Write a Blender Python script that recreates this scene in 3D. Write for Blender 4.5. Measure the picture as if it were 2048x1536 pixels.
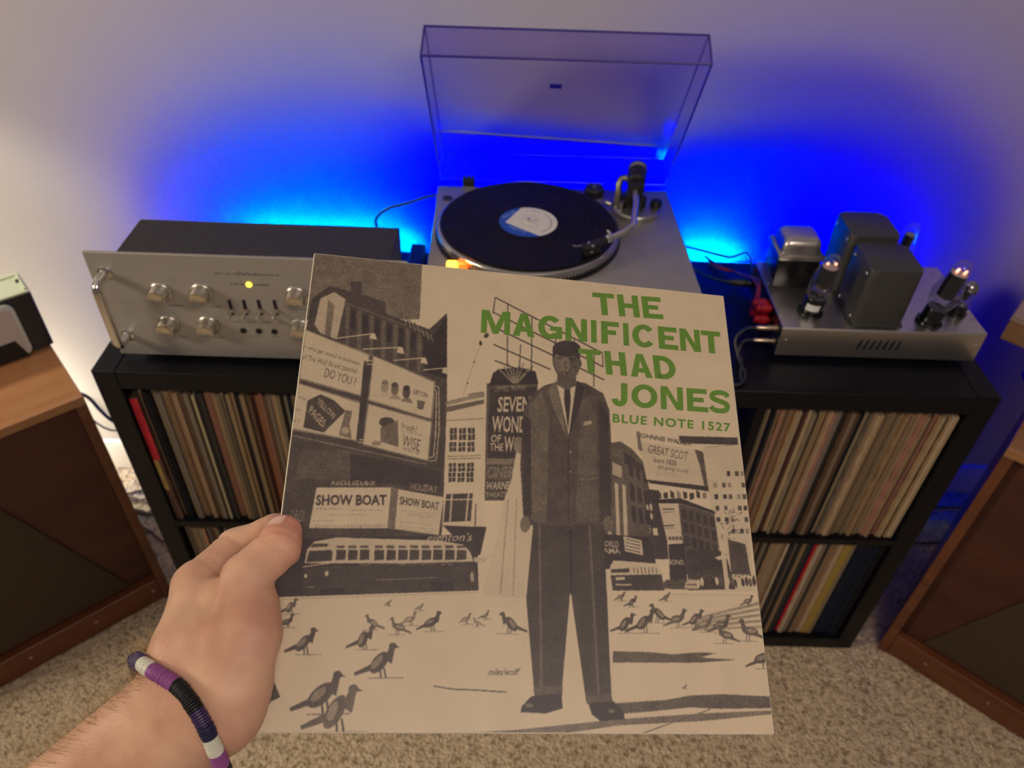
"""Listening corner: record shelf, turntable, amplifiers, speakers, and a hand holding a record sleeve."""
import bpy, bmesh, math, random
import numpy as np
from mathutils import Vector, Matrix

CAM_POS = (-0.07623, -0.92926, 1.58233)
CAM_AXES = ((0.999449, 0.01092, 0.031331), (-0.030769, 0.658412, 0.752029), (0.012417, 0.752579, -0.658385))
CAM_LENS = 26.993

# ---------------------------------------------------------------- camera, light, exposure
SC = bpy.context.scene
COL = SC.collection
for _o in list(bpy.data.objects):
    bpy.data.objects.remove(_o)

cam_data = bpy.data.cameras.new('camera')
camera = bpy.data.objects.new('camera', cam_data)
COL.objects.link(camera)
_r, _u, _f = CAM_AXES
camera.matrix_world = Matrix(((_r[0], _u[0], -_f[0], CAM_POS[0]),
                              (_r[1], _u[1], -_f[1], CAM_POS[1]),
                              (_r[2], _u[2], -_f[2], CAM_POS[2]), (0, 0, 0, 1)))
cam_data.sensor_width = 36
cam_data.lens = CAM_LENS
cam_data.clip_start = 0.02
cam_data.dof.use_dof = True
cam_data.dof.focus_distance = 0.50
cam_data.dof.aperture_fstop = 11.0
SC.camera = camera

SC.view_settings.view_transform = 'Standard'
SC.view_settings.look = 'None'
SC.view_settings.gamma = 1.0
SC.view_settings.use_curve_mapping = False
SC.view_settings.exposure = 0.0

SC.cycles.use_light_tree = False
SC.cycles.sample_clamp_indirect = 3.0

world = bpy.data.worlds.new('room_air')
SC.world = world
world.use_nodes = True
_bg = world.node_tree.nodes['Background']
_bg.inputs[0].default_value = (1.0, 0.88, 0.78, 1)
_bg.inputs[1].default_value = 0.10


def lamp(name, kind, loc, energy, color, size=0.1, target=None, **kw):
    d = bpy.data.lights.new(name, kind)
    d.energy = energy
    d.color = color
    if kind == 'AREA':
        d.size = size
    else:
        d.shadow_soft_size = size
    for k, v in kw.items():
        setattr(d, k, v)
    o = bpy.data.objects.new(name, d)
    COL.objects.link(o)
    o.location = loc
    if target is not None:
        o.rotation_euler = (Vector(target) - Vector(loc)).to_track_quat('-Z', 'Y').to_euler()
    return o


# ceiling lamp of the room, behind and above the photographer
lamp('ceiling_lamp', 'AREA', (0.4, -1.5, 2.38), 18.5, (1.0, 0.83, 0.70), 0.8, (0.2, -0.7, 0))
# shaded floor lamp standing at the left, beyond the left speaker: its cone lights downward
lamp('floor_lamp_bulb', 'SPOT', (-1.62, 0.10, 1.36), 19, (1.0, 0.92, 0.68), 0.05, (-1.58, 0.10, 0),
     spot_size=math.radians(125), spot_blend=0.3)
# small lamp on the floor behind the left speaker
lamp('corner_lamp', 'POINT', (-1.36, 0.385, 0.24), 8.0, (1.0, 0.94, 0.70), 0.04)
# added soft fill light from the left, aimed at the hand
lamp('hand_fill_light', 'AREA', (-2.1, -0.75, 1.75), 19, (1.0, 0.84, 0.60), 0.35, (-0.2, -0.55, 1.1))

# ---------------------------------------------------------------- helpers: materials
MATS = {}


def nodes_of(name):
    m = bpy.data.materials.new(name)
    m.use_nodes = True
    nt = m.node_tree
    nt.nodes.clear()
    out = nt.nodes.new('ShaderNodeOutputMaterial')
    return m, nt, out


def mat(name, col, rough=0.5, metal=0.0, var=0.0, vscale=(20, 20, 20), bump=0.0, bscale=200.0, bstretch=(1, 1, 1),
        col2=None, coat=0.0, sss=0.0, spec=0.5, rvar=0.0, detail=4.0, emit=None, estr=0.0, aniso=0.0, objcol=False):
    """Principled material with procedural colour variation and relief."""
    if name in MATS:
        return MATS[name]
    m, nt, out = nodes_of(name)
    N = nt.nodes.new
    L = nt.links.new
    b = N('ShaderNodeBsdfPrincipled')
    L(b.outputs[0], out.inputs[0])
    b.inputs['Roughness'].default_value = rough
    b.inputs['Metallic'].default_value = metal
    b.inputs['Specular IOR Level'].default_value = spec
    b.inputs['Coat Weight'].default_value = coat
    if aniso:
        b.inputs['Anisotropic'].default_value = aniso
    if sss:
        b.inputs['Subsurface Weight'].default_value = sss
        b.inputs['Subsurface Radius'].default_value = (0.010, 0.004, 0.002)
        b.inputs['Subsurface Scale'].default_value = 0.6
    tc = N('ShaderNodeTexCoord')
    base = None
    if objcol:
        oi = N('ShaderNodeObjectInfo')
        base = oi.outputs['Color']
    if var > 0 or col2:
        mp = N('ShaderNodeMapping')
        mp.inputs['Scale'].default_value = vscale
        L(tc.outputs['Object'], mp.inputs[0])
        nz = N('ShaderNodeTexNoise')
        nz.inputs['Scale'].default_value = 1.0
        nz.inputs['Detail'].default_value = detail
        nz.inputs['Roughness'].default_value = 0.6
        L(mp.outputs[0], nz.inputs['Vector'])
        rp = N('ShaderNodeMapRange')
        rp.inputs[1].default_value = 0.3
        rp.inputs[2].default_value = 0.7
        L(nz.outputs['Fac'], rp.inputs[0])
        mx = N('ShaderNodeMix')
        mx.data_type = 'RGBA'
        L(rp.outputs[0], mx.inputs[0])
        if objcol:
            mx.blend_type = 'MULTIPLY'
            mx.inputs[0].default_value = 1.0
            rr = N('ShaderNodeMapRange')
            rr.inputs[3].default_value = 1 - var
            rr.inputs[4].default_value = 1 + var
            L(rp.outputs[0], rr.inputs[0])
            nt.links.remove(mx.inputs[0].links[0])
            L(base, mx.inputs[6])
            L(rr.outputs[0], mx.inputs[7])
        else:
            c2 = col2 if col2 else tuple(min(1, c * (1 + var)) for c in col)
            c1 = col if col2 else tuple(c * (1 - var) for c in col)
            mx.inputs[6].default_value = (*c1, 1)
            mx.inputs[7].default_value = (*c2, 1)
        L(mx.outputs[2], b.inputs['Base Color'])
        if rvar:
            r2 = N('ShaderNodeMapRange')
            r2.inputs[3].default_value = max(0, rough - rvar)
            r2.inputs[4].default_value = min(1, rough + rvar)
            L(nz.outputs['Fac'], r2.inputs[0])
            L(r2.outputs[0], b.inputs['Roughness'])
    elif base is not None:
        L(base, b.inputs['Base Color'])
    else:
        b.inputs['Base Color'].default_value = (*col, 1)
    if bump > 0:
        mp2 = N('ShaderNodeMapping')
        mp2.inputs['Scale'].default_value = tuple(bscale * s for s in bstretch)
        L(tc.outputs['Object'], mp2.inputs[0])
        n2 = N('ShaderNodeTexNoise')
        n2.inputs['Scale'].default_value = 1.0
        n2.inputs['Detail'].default_value = 3.0
        L(mp2.outputs[0], n2.inputs['Vector'])
        bp = N('ShaderNodeBump')
        bp.inputs['Strength'].default_value = bump
        bp.inputs['Distance'].default_value = 0.002
        L(n2.outputs['Fac'], bp.inputs['Height'])
        L(bp.outputs[0], b.inputs['Normal'])
    if emit:
        b.inputs['Emission Color'].default_value = (*emit, 1)
        b.inputs['Emission Strength'].default_value = estr
    MATS[name] = m
    return m


def emission_mat(name, rgb):
    """Light source. rgb is linear and may be out of gamut (a 465 nm diode is bluer than sRGB blue)."""
    m, nt, out = nodes_of(name)
    e = nt.nodes.new('ShaderNodeEmission')
    c = nt.nodes.new('ShaderNodeCombineXYZ')
    for i in range(3):
        c.inputs[i].default_value = rgb[i]
    nt.links.new(c.outputs[0], e.inputs[0])
    nt.links.new(e.outputs[0], out.inputs[0])
    MATS[name] = m
    return m


def clear_mat(name, tint, gloss=0.03, rough=0.02, edge=0.35, haze=0.0, rim=0.0):
    """Thin clear sheet: transparent with a Fresnel gloss."""
    m, nt, out = nodes_of(name)
    N = nt.nodes.new
    L = nt.links.new
    t = N('ShaderNodeBsdfTransparent')
    t.inputs[0].default_value = (*tint, 1)
    g = N('ShaderNodeBsdfGlossy')
    g.inputs['Roughness'].default_value = rough
    lw = N('ShaderNodeLayerWeight')
    lw.inputs[0].default_value = 0.25
    mr = N('ShaderNodeMapRange')
    mr.inputs[3].default_value = gloss
    mr.inputs[4].default_value = edge
    L(lw.outputs['Facing'], mr.inputs[0])
    mx = N('ShaderNodeMixShader')
    L(mr.outputs[0], mx.inputs[0])
    L(t.outputs[0], mx.inputs[1])
    L(g.outputs[0], mx.inputs[2])
    last = mx.outputs[0]
    if haze:
        d = N('ShaderNodeBsdfDiffuse')
        d.inputs[0].default_value = (0.7, 0.66, 0.72, 1)
        m2 = N('ShaderNodeMixShader')
        m2.inputs[0].default_value = haze
        L(last, m2.inputs[1])
        L(d.outputs[0], m2.inputs[2])
        last = m2.outputs[0]
    if rim:                                   # pale rim painted at grazing angles, standing in for reflections
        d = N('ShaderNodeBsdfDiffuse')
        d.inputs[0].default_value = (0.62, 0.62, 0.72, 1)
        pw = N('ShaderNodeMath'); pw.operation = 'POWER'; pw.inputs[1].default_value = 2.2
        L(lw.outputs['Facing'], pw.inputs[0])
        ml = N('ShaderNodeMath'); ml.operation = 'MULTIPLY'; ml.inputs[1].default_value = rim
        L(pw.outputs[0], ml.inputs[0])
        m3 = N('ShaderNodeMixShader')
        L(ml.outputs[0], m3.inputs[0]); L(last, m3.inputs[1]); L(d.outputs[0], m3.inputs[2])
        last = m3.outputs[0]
    L(last, out.inputs[0])
    MATS[name] = m
    return m


# ---------------------------------------------------------------- helpers: geometry
class G:
    """Collects shapes of one part in one bmesh."""

    def __init__(self):
        self.bm = bmesh.new()
        self.mi = 0

    def _take(self, geom_faces):
        for f in geom_faces:
            f.material_index = self.mi

    def add(self, verts, faces, smooth=False):
        vs = [self.bm.verts.new(v) for v in verts]
        out = []
        for f in faces:
            try:
                q = self.bm.faces.new([vs[i] for i in f])
                q.material_index = self.mi
                q.smooth = smooth
                out.append(q)
            except ValueError:
                pass
        return vs, out

    def box(self, x0, x1, y0, y1, z0, z1, bevel=0.0, seg=2, rot=None, about=None):
        vs = [(x, y, z) for x in (x0, x1) for y in (y0, y1) for z in (z0, z1)]
        if rot is not None:
            c = Vector(about if about else ((x0 + x1) / 2, (y0 + y1) / 2, (z0 + z1) / 2))
            vs = [c + rot @ (Vector(v) - c) for v in vs]
        bv, fs = self.add(vs, [(0, 1, 3, 2), (4, 6, 7, 5), (0, 4, 5, 1), (2, 3, 7, 6), (0, 2, 6, 4), (1, 5, 7, 3)])
        if bevel:
            es = list({e for f in fs for e in f.edges})
            r = bmesh.ops.bevel(self.bm, geom=es, offset=bevel, segments=seg, profile=0.5, affect='EDGES')
            self._take(r['faces'])
            for f in r['faces']:
                f.smooth = True
        return self

    def frame(self, d):
        d = Vector(d).normalized()
        a = Vector((0, 0, 1)) if abs(d.z) < 0.9 else Vector((1, 0, 0))
        u = d.cross(a).normalized()
        return u, d.cross(u).normalized(), d

    def rings(self, rings, closed=False, cap=True, smooth=True):
        vs = [[self.bm.verts.new(p) for p in r] for r in rings]
        n = len(rings[0])
        m = len(vs)
        for i in range(m if closed else m - 1):
            a, b = vs[i], vs[(i + 1) % m]
            for k in range(n):
                f = self.bm.faces.new((a[k], a[(k + 1) % n], b[(k + 1) % n], b[k]))
                f.smooth = smooth
                f.material_index = self.mi
        if cap and not closed:
            for r in (vs[0][::-1], vs[-1]):
                f = self.bm.faces.new(r)
                f.material_index = self.mi
        return self

    def lathe(self, base, axis, prof, n=24, cap=True):
        """prof: list of (radius, height along axis)."""
        u, v, d = self.frame(axis)
        base = Vector(base)
        rs = []
        for r, h in prof:
            r = max(r, 1e-5)
            rs.append([base + d * h + (u * math.cos(2 * math.pi * k / n) + v * math.sin(2 * math.pi * k / n)) * r
                       for k in range(n)])
        return self.rings(rs, cap=cap)

    def cyl(self, p0, p1, r0, r1=None, n=16):
        p0, p1 = Vector(p0), Vector(p1)
        h = (p1 - p0).length
        return self.lathe(p0, p1 - p0, [(r0, 0), (r1 if r1 is not None else r0, h)], n)

    def tube(self, pts, r, n=8, closed=False, taper=None):
        pts = [Vector(p) for p in pts]
        rs = []
        prev = None
        m = len(pts)
        for i, p in enumerate(pts):
            if closed:
                d = pts[(i + 1) % m] - pts[i - 1]
            else:
                d = pts[min(i + 1, m - 1)] - pts[max(i - 1, 0)]
            d.normalize()
            if prev is None:
                u, v, _ = self.frame(d)
            else:
                u = prev - d * prev.dot(d)
                u.normalize()
                v = d.cross(u)
            prev = u
            rr = r if taper is None else r * taper[i]
            rs.append([p + (u * math.cos(2 * math.pi * k / n) + v * math.sin(2 * math.pi * k / n)) * rr for k in range(n)])
        return self.rings(rs, closed=closed)

    def prism(self, poly, axis, a0, a1, bevel=0.0):
        """poly: 2D outline; axis 'x','y','z' is the extrusion axis (a0..a1)."""
        def P(p, a):
            return {'x': (a, p[0], p[1]), 'y': (p[0], a, p[1]), 'z': (p[0], p[1], a)}[axis]
        n = len(poly)
        vs = [P(p, a0) for p in poly] + [P(p, a1) for p in poly]
        fs = [tuple(range(n))[::-1], tuple(range(n, 2 * n))] + [(i, (i + 1) % n, n + (i + 1) % n, n + i) for i in range(n)]
        bv, ff = self.add(vs, fs)
        if bevel:
            es = list({e for f in ff[:2] for e in f.edges})
            r = bmesh.ops.bevel(self.bm, geom=es, offset=bevel, segments=2, profile=0.5, affect='EDGES')
            self._take(r['faces'])
        return self

    def sphere(self, c, r, n=16, m=10, sc=(1, 1, 1)):
        rs = []
        c = Vector(c)
        for i in range(m + 1):
            t = math.pi * i / m
            rr = max(math.sin(t), 1e-4)
            rs.append([c + Vector((r * sc[0] * rr * math.cos(2 * math.pi * k / n), r * sc[1] * rr * math.sin(2 * math.pi * k / n),
                                   -r * sc[2] * math.cos(t))) for k in range(n)])
        return self.rings(rs)

    def obj(self, name, mats, parent=None, angle=35, world=False, label=None, kind=None):
        me = bpy.data.meshes.new(name)
        bmesh.ops.recalc_face_normals(self.bm, faces=self.bm.faces)
        self.bm.to_mesh(me)
        self.bm.free()
        for m in (mats if isinstance(mats, (list, tuple)) else [mats]):
            me.materials.append(m)
        if angle is not None:
            me.set_sharp_from_angle(angle=math.radians(angle))
        o = bpy.data.objects.new(name, me)
        COL.objects.link(o)
        if parent is not None:
            o.parent = parent
            if world:                                  # geometry given in room coordinates
                me.transform(root_matrix(parent).inverted())
        if label:
            o['label'] = label
        if kind:
            o['kind'] = kind
        return o


def root_matrix(o):
    m = o.matrix_basis.copy()
    while o.parent is not None:
        o = o.parent
        m = o.matrix_basis @ m
    return m


def thing(name, label, cat, loc=(0, 0, 0), rotz=0.0, group=None):
    o = bpy.data.objects.new(name, None)
    o.empty_display_size = 0.05
    COL.objects.link(o)
    o.location = loc
    o.rotation_euler = (0, 0, rotz)
    tag(o, label, cat, group)
    return o


def tag(o, label, cat, group=None):
    o['label'] = label
    o['category'] = cat
    if group:
        o['group'] = group
    return o


def struct(o):
    o['kind'] = 'structure'
    return o


def bez(pts, n=12):
    """Catmull-Rom through points."""
    pts = [Vector(p) for p in pts]
    q = [pts[0] * 2 - pts[1]] + pts + [pts[-1] * 2 - pts[-2]]
    out = []
    for i in range(1, len(q) - 2):
        for k in range(n):
            t = k / n
            a, b, c, d = q[i - 1], q[i], q[i + 1], q[i + 2]
            out.append(0.5 * ((2 * b) + (c - a) * t + (2 * a - 5 * b + 4 * c - d) * t * t + (3 * b - a - 3 * c + d) * t ** 3))
    out.append(pts[-1])
    return out


def rrect(x0, x1, y0, y1, r, n=5):
    p = []
    for cx, cy, a0 in ((x1 - r, y1 - r, 0), (x0 + r, y1 - r, 90), (x0 + r, y0 + r, 180), (x1 - r, y0 + r, 270)):
        for k in range(n + 1):
            a = math.radians(a0 + 90 * k / n)
            p.append((cx + r * math.cos(a), cy + r * math.sin(a)))
    return p


def text_mesh(body, bold=0.0, shear=0.0, spacing=1.0, res=3):
    """Flat triangles of a line of lettering, normalised to the unit square."""
    cu = bpy.data.curves.new('lettering', 'FONT')
    cu.body = body
    cu.offset = bold
    cu.shear = shear
    cu.space_character = spacing
    cu.resolution_u = res
    o = bpy.data.objects.new('lettering', cu)
    COL.objects.link(o)
    bpy.context.view_layer.update()
    me = o.evaluated_get(bpy.context.evaluated_depsgraph_get()).to_mesh()
    me.calc_loop_triangles()
    v = np.array([x.co[:2] for x in me.vertices]) if len(me.vertices) else np.zeros((0, 2))
    t = np.array([x.vertices[:] for x in me.loop_triangles])
    o.to_mesh_clear()
    bpy.data.objects.remove(o)
    bpy.data.curves.remove(cu)
    lo, hi = v.min(0), v.max(0)
    return (v - lo) / (hi - lo), t

# ---------------------------------------------------------------- room shell
WALL_Y = 0.50
m_wall = mat('wall_paint', (0.61, 0.575, 0.56), 0.85, var=0.02, vscale=(3, 3, 3), bump=0.03, bscale=220)
m_trim = mat('trim_paint', (0.80, 0.78, 0.72), 0.45)
m_ceil = mat('ceiling_paint', (0.80, 0.78, 0.75), 0.9)

g = G(); g.box(-2.6, 2.6, WALL_Y, WALL_Y + 0.08, -0.02, 2.45)
struct(g.obj('wall_back', m_wall))
g = G(); g.box(-2.6, 2.6, -2.9, WALL_Y + 0.08, 2.45, 2.53)
struct(g.obj('ceiling', m_ceil))
g = G()
g.prism([(WALL_Y, 0.0), (WALL_Y - 0.016, 0.0), (WALL_Y - 0.016, 0.078), (WALL_Y - 0.010, 0.090), (WALL_Y, 0.094)], 'x', -2.6, 2.6)
struct(g.obj('baseboard_back', m_trim))


def carpet_material():
    m, nt, out = nodes_of('carpet_loop_pile')
    N, L = nt.nodes.new, nt.links.new
    b = N('ShaderNodeBsdfPrincipled')
    b.inputs['Roughness'].default_value = 1.0
    b.inputs['Specular IOR Level'].default_value = 0.1
    b.inputs['Sheen Weight'].default_value = 0.2
    tc = N('ShaderNodeTexCoord')
    v = N('ShaderNodeTexVoronoi'); v.inputs['Scale'].default_value = 170
    n1 = N('ShaderNodeTexNoise'); n1.inputs['Scale'].default_value = 105; n1.inputs['Detail'].default_value = 4
    n2 = N('ShaderNodeTexNoise'); n2.inputs['Scale'].default_value = 5
    for x in (v, n1, n2):
        L(tc.outputs['Object'], x.inputs['Vector'])
    r = N('ShaderNodeValToRGB')
    r.color_ramp.elements[0].position = 0.33; r.color_ramp.elements[0].color = (0.33, 0.235, 0.145, 1)
    r.color_ramp.elements[1].position = 0.62; r.color_ramp.elements[1].color = (0.80, 0.645, 0.465, 1)
    e = r.color_ramp.elements.new(0.46); e.color = (0.66, 0.51, 0.35, 1)
    L(n1.outputs['Fac'], r.inputs[0])
    mx = N('ShaderNodeMix'); mx.data_type = 'RGBA'; mx.blend_type = 'MULTIPLY'; mx.inputs[0].default_value = 0.12
    L(r.outputs[0], mx.inputs[6]); L(n2.outputs['Fac'], mx.inputs[7])
    L(mx.outputs[2], b.inputs['Base Color'])
    ad = N('ShaderNodeMath'); ad.operation = 'SUBTRACT'
    L(n1.outputs['Fac'], ad.inputs[0]); L(v.outputs['Distance'], ad.inputs[1])
    bp = N('ShaderNodeBump'); bp.inputs['Strength'].default_value = 0.9; bp.inputs['Distance'].default_value = 0.006
    L(ad.outputs[0], bp.inputs['Height']); L(bp.outputs[0], b.inputs['Normal'])
    L(b.outputs[0], out.inputs[0])
    return m


# carpet: slab with an uneven loop-pile surface
rng = np.random.default_rng(4)
nx, ny = 420, 260
xs = np.linspace(-1.7, 1.7, nx); ys = np.linspace(-1.5, 0.5, ny)
zz = rng.normal(0, 1, (ny, nx))
zz = (zz + np.roll(zz, 1, 0) + np.roll(zz, 1, 1) + np.roll(zz, (1, 1), (0, 1))) / 2
XX, YY = np.meshgrid(xs, ys)
co = np.stack([XX, YY, -0.0035 + 0.0016 * zz.clip(-2, 2)], -1).reshape(-1, 3)
idx = np.arange(nx * ny).reshape(ny, nx)
fc = np.stack([idx[:-1, :-1], idx[:-1, 1:], idx[1:, 1:], idx[1:, :-1]], -1).reshape(-1, 4)
me = bpy.data.meshes.new('floor')
me.from_pydata(co.tolist(), [], fc.tolist())
me.polygons.foreach_set('use_smooth', [True] * len(me.polygons))
me.materials.append(carpet_material())
g = G()
fl = bpy.data.objects.new('floor', me); COL.objects.link(fl); struct(fl)
g = G(); g.box(-2.6, 2.6, -2.9, WALL_Y, -0.06, -0.0075)
sub = g.obj('floor_base', MATS.get('x') or mat('carpet_backing', (0.42, 0.33, 0.23), 1.0, var=0.3, vscale=(70, 70, 70))); struct(sub); sub.parent = fl

# ---------------------------------------------------------------- LED strip behind the shelf (the blue light of the room)
# 465 nm diodes lie outside the sRGB gamut: their linear red and green are below zero
m_led = emission_mat('blue_diode_light', (-290.0, -290.0, 620.0))
m_core_glow = emission_mat('azure_core_glow', (-60.0, 150.0, 260.0))  # extra azure source, added for the cyan core of the wall glow
m_black_plastic = mat('black_plastic', (0.012, 0.012, 0.014), 0.4)
t = thing('light_strip', 'blue glowing light strip fixed along the hidden back edge of the black shelf', 'light strip', (0, 0.40, 0.70))
g = G(); g.box(-0.69, 0.70, 0.3905, 0.3935, 0.698, 0.716)
g.obj('strip_tape', m_black_plastic, t, world=True)
for i in range(12):
    g = G(); x = -0.63 + i * 1.28 / 11
    g.box(x - 0.046, x + 0.046, 0.3935, 0.3955, 0.702, 0.712)
    g.obj('light_row', m_led, t, world=True)
for x0, x1 in ((-0.64, -0.25), (0.26, 0.44)):  # added unseen rows and brackets that brighten the middle of the glow
    g = G(); g.box(x0, x1, 0.447, 0.450, 0.707, 0.712)
    g.obj('light_row', m_core_glow, t, world=True, label='added azure row brightening the core of the blue glow')
    g = G(); g.box(x0, x1, 0.3935, 0.447, 0.7075, 0.7095); g.obj('strip_bracket', m_black_plastic, t, world=True)

# ---------------------------------------------------------------- black cube shelf
m_shelf = mat('black_brown_foil', (0.0045, 0.0045, 0.0075), 0.36, spec=0.22, var=0.12, vscale=(4, 60, 60), bump=0.04, bscale=60, bstretch=(.2, 3, 3))
W2, D, H = 0.735, 0.39, 0.77
shelf = thing('cube_shelf', 'black wooden cube shelf holding rows of records under the turntable', 'shelf')
for s in (-1, 1):
    g = G(); g.box(min(s * W2, s * 0.6975), max(s * W2, s * 0.6975), 0, D, 0, H, 0.0012, 1)
    g.obj('side_panel', m_shelf, shelf)
g = G(); g.box(-0.697, 0.697, 0, D, 0.732, H - 0.0004, 0.0012, 1); g.obj('top_panel', m_shelf, shelf)
g = G(); g.box(-0.697, 0.697, 0, D, 0.0, 0.038, 0.0012, 1); g.obj('bottom_panel', m_shelf, shelf)
CELLX = []
x = -0.697
for i in range(4):
    CELLX.append((x, x + 0.3365)); x += 0.3365
    if i < 3:
        g = G(); g.box(x, x + 0.016, 0.001, D, 0.038, 0.732); g.obj('divider', m_shelf, shelf); x += 0.016
for a, b in CELLX:
    g = G(); g.box(a, b, 0.001, D, 0.377, 0.393); g.obj('shelf_board', m_shelf, shelf)

# ---------------------------------------------------------------- records in the shelf
m_spine = mat('worn_card_spine', (1, 1, 1), 0.8, objcol=True, spec=0.25, var=0.5, vscale=(300, 60, 26), bump=0.3, bscale=120, bstretch=(3, 1, .3), detail=5)
PAL = {'cream': (0.56, 0.42, 0.27), 'tan': (0.43, 0.29, 0.17), 'olive grey': (0.27, 0.215, 0.15), 'brown': (0.17, 0.095, 0.06),
       'dark grey': (0.050, 0.045, 0.045), 'grey': (0.26, 0.215, 0.18), 'pinkish': (0.44, 0.22, 0.17), 'maroon': (0.13, 0.045, 0.045),
       'navy': (0.012, 0.018, 0.045), 'orange': (0.46, 0.22, 0.12), 'white': (0.66, 0.55, 0.39), 'red': (0.50, 0.012, 0.03),
       'ochre': (0.46, 0.31, 0.075), 'black': (0.010, 0.010, 0.014), 'yellow': (0.50, 0.37, 0.12)}
g = G()
g.box(-0.5, 0.5, 0, 0.318, 0, 0.3225)
rec0 = g.obj('record_sleeve_template', m_spine)
rec_mesh = rec0.data; rec_mesh.name = 'shelved_record'
bpy.data.objects.remove(rec0)
ORD = lambda n: '%d%s' % (n, 'th' if 10 <= n % 100 <= 20 else {1: 'st', 2: 'nd', 3: 'rd'}.get(n % 10, 'th'))
rr = random.Random(11)


def fill_cell(ci, z0, spec, where, gap0=0.002, ygap=0.013, fit=False):
    """spec: list of (colour name, thickness in mm)."""
    x = CELLX[ci][0] + gap0
    n = 0
    if fit:
        room = CELLX[ci][1] - 0.003 - x
        spec = [(c, t * room * 1000 / sum(q[1] for q in spec)) for c, t in spec]
    for cname, tmm in spec:
        tk = tmm / 1000
        if x + tk > CELLX[ci][1] - 0.001:
            break
        n += 1
        c = PAL[cname]; k = rr.uniform(0.6, 0.98)
        o = bpy.data.objects.new('record', rec_mesh)
        COL.objects.link(o)
        o.location = (x + tk / 2, ygap + rr.uniform(-0.004, 0.006), z0)
        o.scale = (tk * 0.95, 1, 1 + rr.uniform(-0.012, 0.006))
        o.color = (min(1, c[0] * k), min(1, c[1] * k * rr.uniform(.96, 1.04)), min(1, c[2] * k * rr.uniform(.93, 1.05)), 1)
        adj = 'thick ' if tmm >= 8 else ('thin ' if tmm < 4 else '')
        tag(o, '%s%s record spine, %s from the left, %s' % (adj, cname, ORD(n), where), 'record', 'records in the %s' % where.replace('in the ', ''))
        x += tk
    return n


def mix(seq, total, lo=3.2, hi=7.0):
    """Repeat a weighted colour sequence until the cell is full."""
    out, s = [], 0
    names = list(seq)
    while s < total:
        t = round(rr.uniform(lo, hi), 1)
        out.append((rr.choice(names), t)); s += t
    return out


UL = [('tan', 4), ('black', 9), ('black', 4), ('olive grey', 7), ('olive grey', 5), ('grey', 5), ('tan', 9), ('tan', 7), ('tan', 8), ('cream', 4), ('brown', 6),
      ('grey', 7), ('brown', 5), ('white', 3.5), ('dark grey', 8), ('dark grey', 5), ('pinkish', 9), ('pinkish', 5), ('tan', 6), ('olive grey', 7), ('cream', 4), ('dark grey', 4),
      ('tan', 6), ('cream', 4), ('dark grey', 7), ('dark grey', 4), ('tan', 7), ('olive grey', 5), ('brown', 5), ('maroon', 4), ('orange', 7), ('pinkish', 4), ('brown', 7), ('grey', 5),
      ('tan', 6), ('tan', 4), ('olive grey', 6), ('dark grey', 6), ('grey', 6), ('navy', 5), ('tan', 5), ('cream', 4), ('brown', 6), ('dark grey', 5), ('tan', 6), ('olive grey', 5), ('grey', 6), ('tan', 5), ('brown', 6), ('cream', 5), ('tan', 6)]
UR = [('olive grey', 7), ('tan', 5), ('navy', 5), ('dark grey', 5), ('tan', 6), ('pinkish', 4), ('tan', 6), ('brown', 4), ('tan', 7), ('orange', 4), ('tan', 6), ('white', 5), ('maroon', 7),
      ('brown', 5), ('cream', 6), ('olive grey', 5), ('dark grey', 5), ('tan', 8), ('tan', 6), ('tan', 5), ('cream', 4), ('pinkish', 4), ('grey', 8), ('grey', 5), ('dark grey', 7), ('brown', 6), ('olive grey', 6),
      ('brown', 6), ('dark grey', 5), ('black', 5), ('cream', 5), ('olive grey', 5), ('grey', 4), ('tan', 7), ('cream', 4), ('tan', 6), ('brown', 4), ('olive grey', 7), ('tan', 8), ('tan', 5), ('olive grey', 5), ('tan', 7),
      ('tan', 6), ('pinkish', 5), ('tan', 7), ('tan', 5), ('cream', 5), ('pinkish', 6), ('tan', 5), ('white', 4), ('brown', 4), ('pinkish', 7), ('tan', 5), ('cream', 6), ('cream', 5), ('tan', 5), ('white', 4), ('cream', 5), ('cream', 4)]
LR = [('brown', 6), ('tan', 5), ('grey', 6), ('dark grey', 5), ('tan', 6), ('brown', 5), ('grey', 6), ('tan', 5), ('brown', 5), ('tan', 6), ('brown', 7), ('tan', 5), ('dark grey', 6), ('grey', 7), ('dark grey', 5), ('tan', 8), ('cream', 7), ('cream', 5), ('tan', 7), ('white', 3.5), ('dark grey', 8), ('grey', 8), ('dark grey', 5),
      ('tan', 7), ('dark grey', 9), ('navy', 6), ('red', 6), ('white', 6), ('grey', 5), ('cream', 4), ('dark grey', 4), ('tan', 9), ('tan', 6), ('cream', 5), ('white', 3.5), ('ochre', 13), ('olive grey', 5), ('dark grey', 5), ('navy', 14), ('navy', 12), ('navy', 9), ('black', 8)]
WH_UL, WH_UR = 'in the upper left compartment', 'in the upper right compartment'
WH_LL, WH_LR = 'in the lower left compartment', 'in the lower right compartment'
fill_cell(0, 0.393, UL, WH_UL, 0.017, fit=True)
fill_cell(3, 0.393, UR, WH_UR, 0.002, fit=True)
fill_cell(3, 0.038, LR, WH_LR, 0.002, fit=True)
fill_cell(0, 0.038, [('olive grey', 9), ('olive grey', 7), ('tan', 8), ('olive grey', 6), ('grey', 5), ('orange', 6), ('dark grey', 5)] + mix(['tan', 'olive grey', 'brown', 'grey', 'dark grey', 'cream'], 300), WH_LL, 0.004)
fill_cell(2, 0.393, mix(['tan', 'olive grey', 'brown', 'tan', 'cream'], 300, 5, 9)[:-7] + [('tan', 6), ('brown', 6), ('tan', 6), ('tan', 5), ('cream', 5)], 'in the compartment behind the held sleeve', 0.004)

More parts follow.
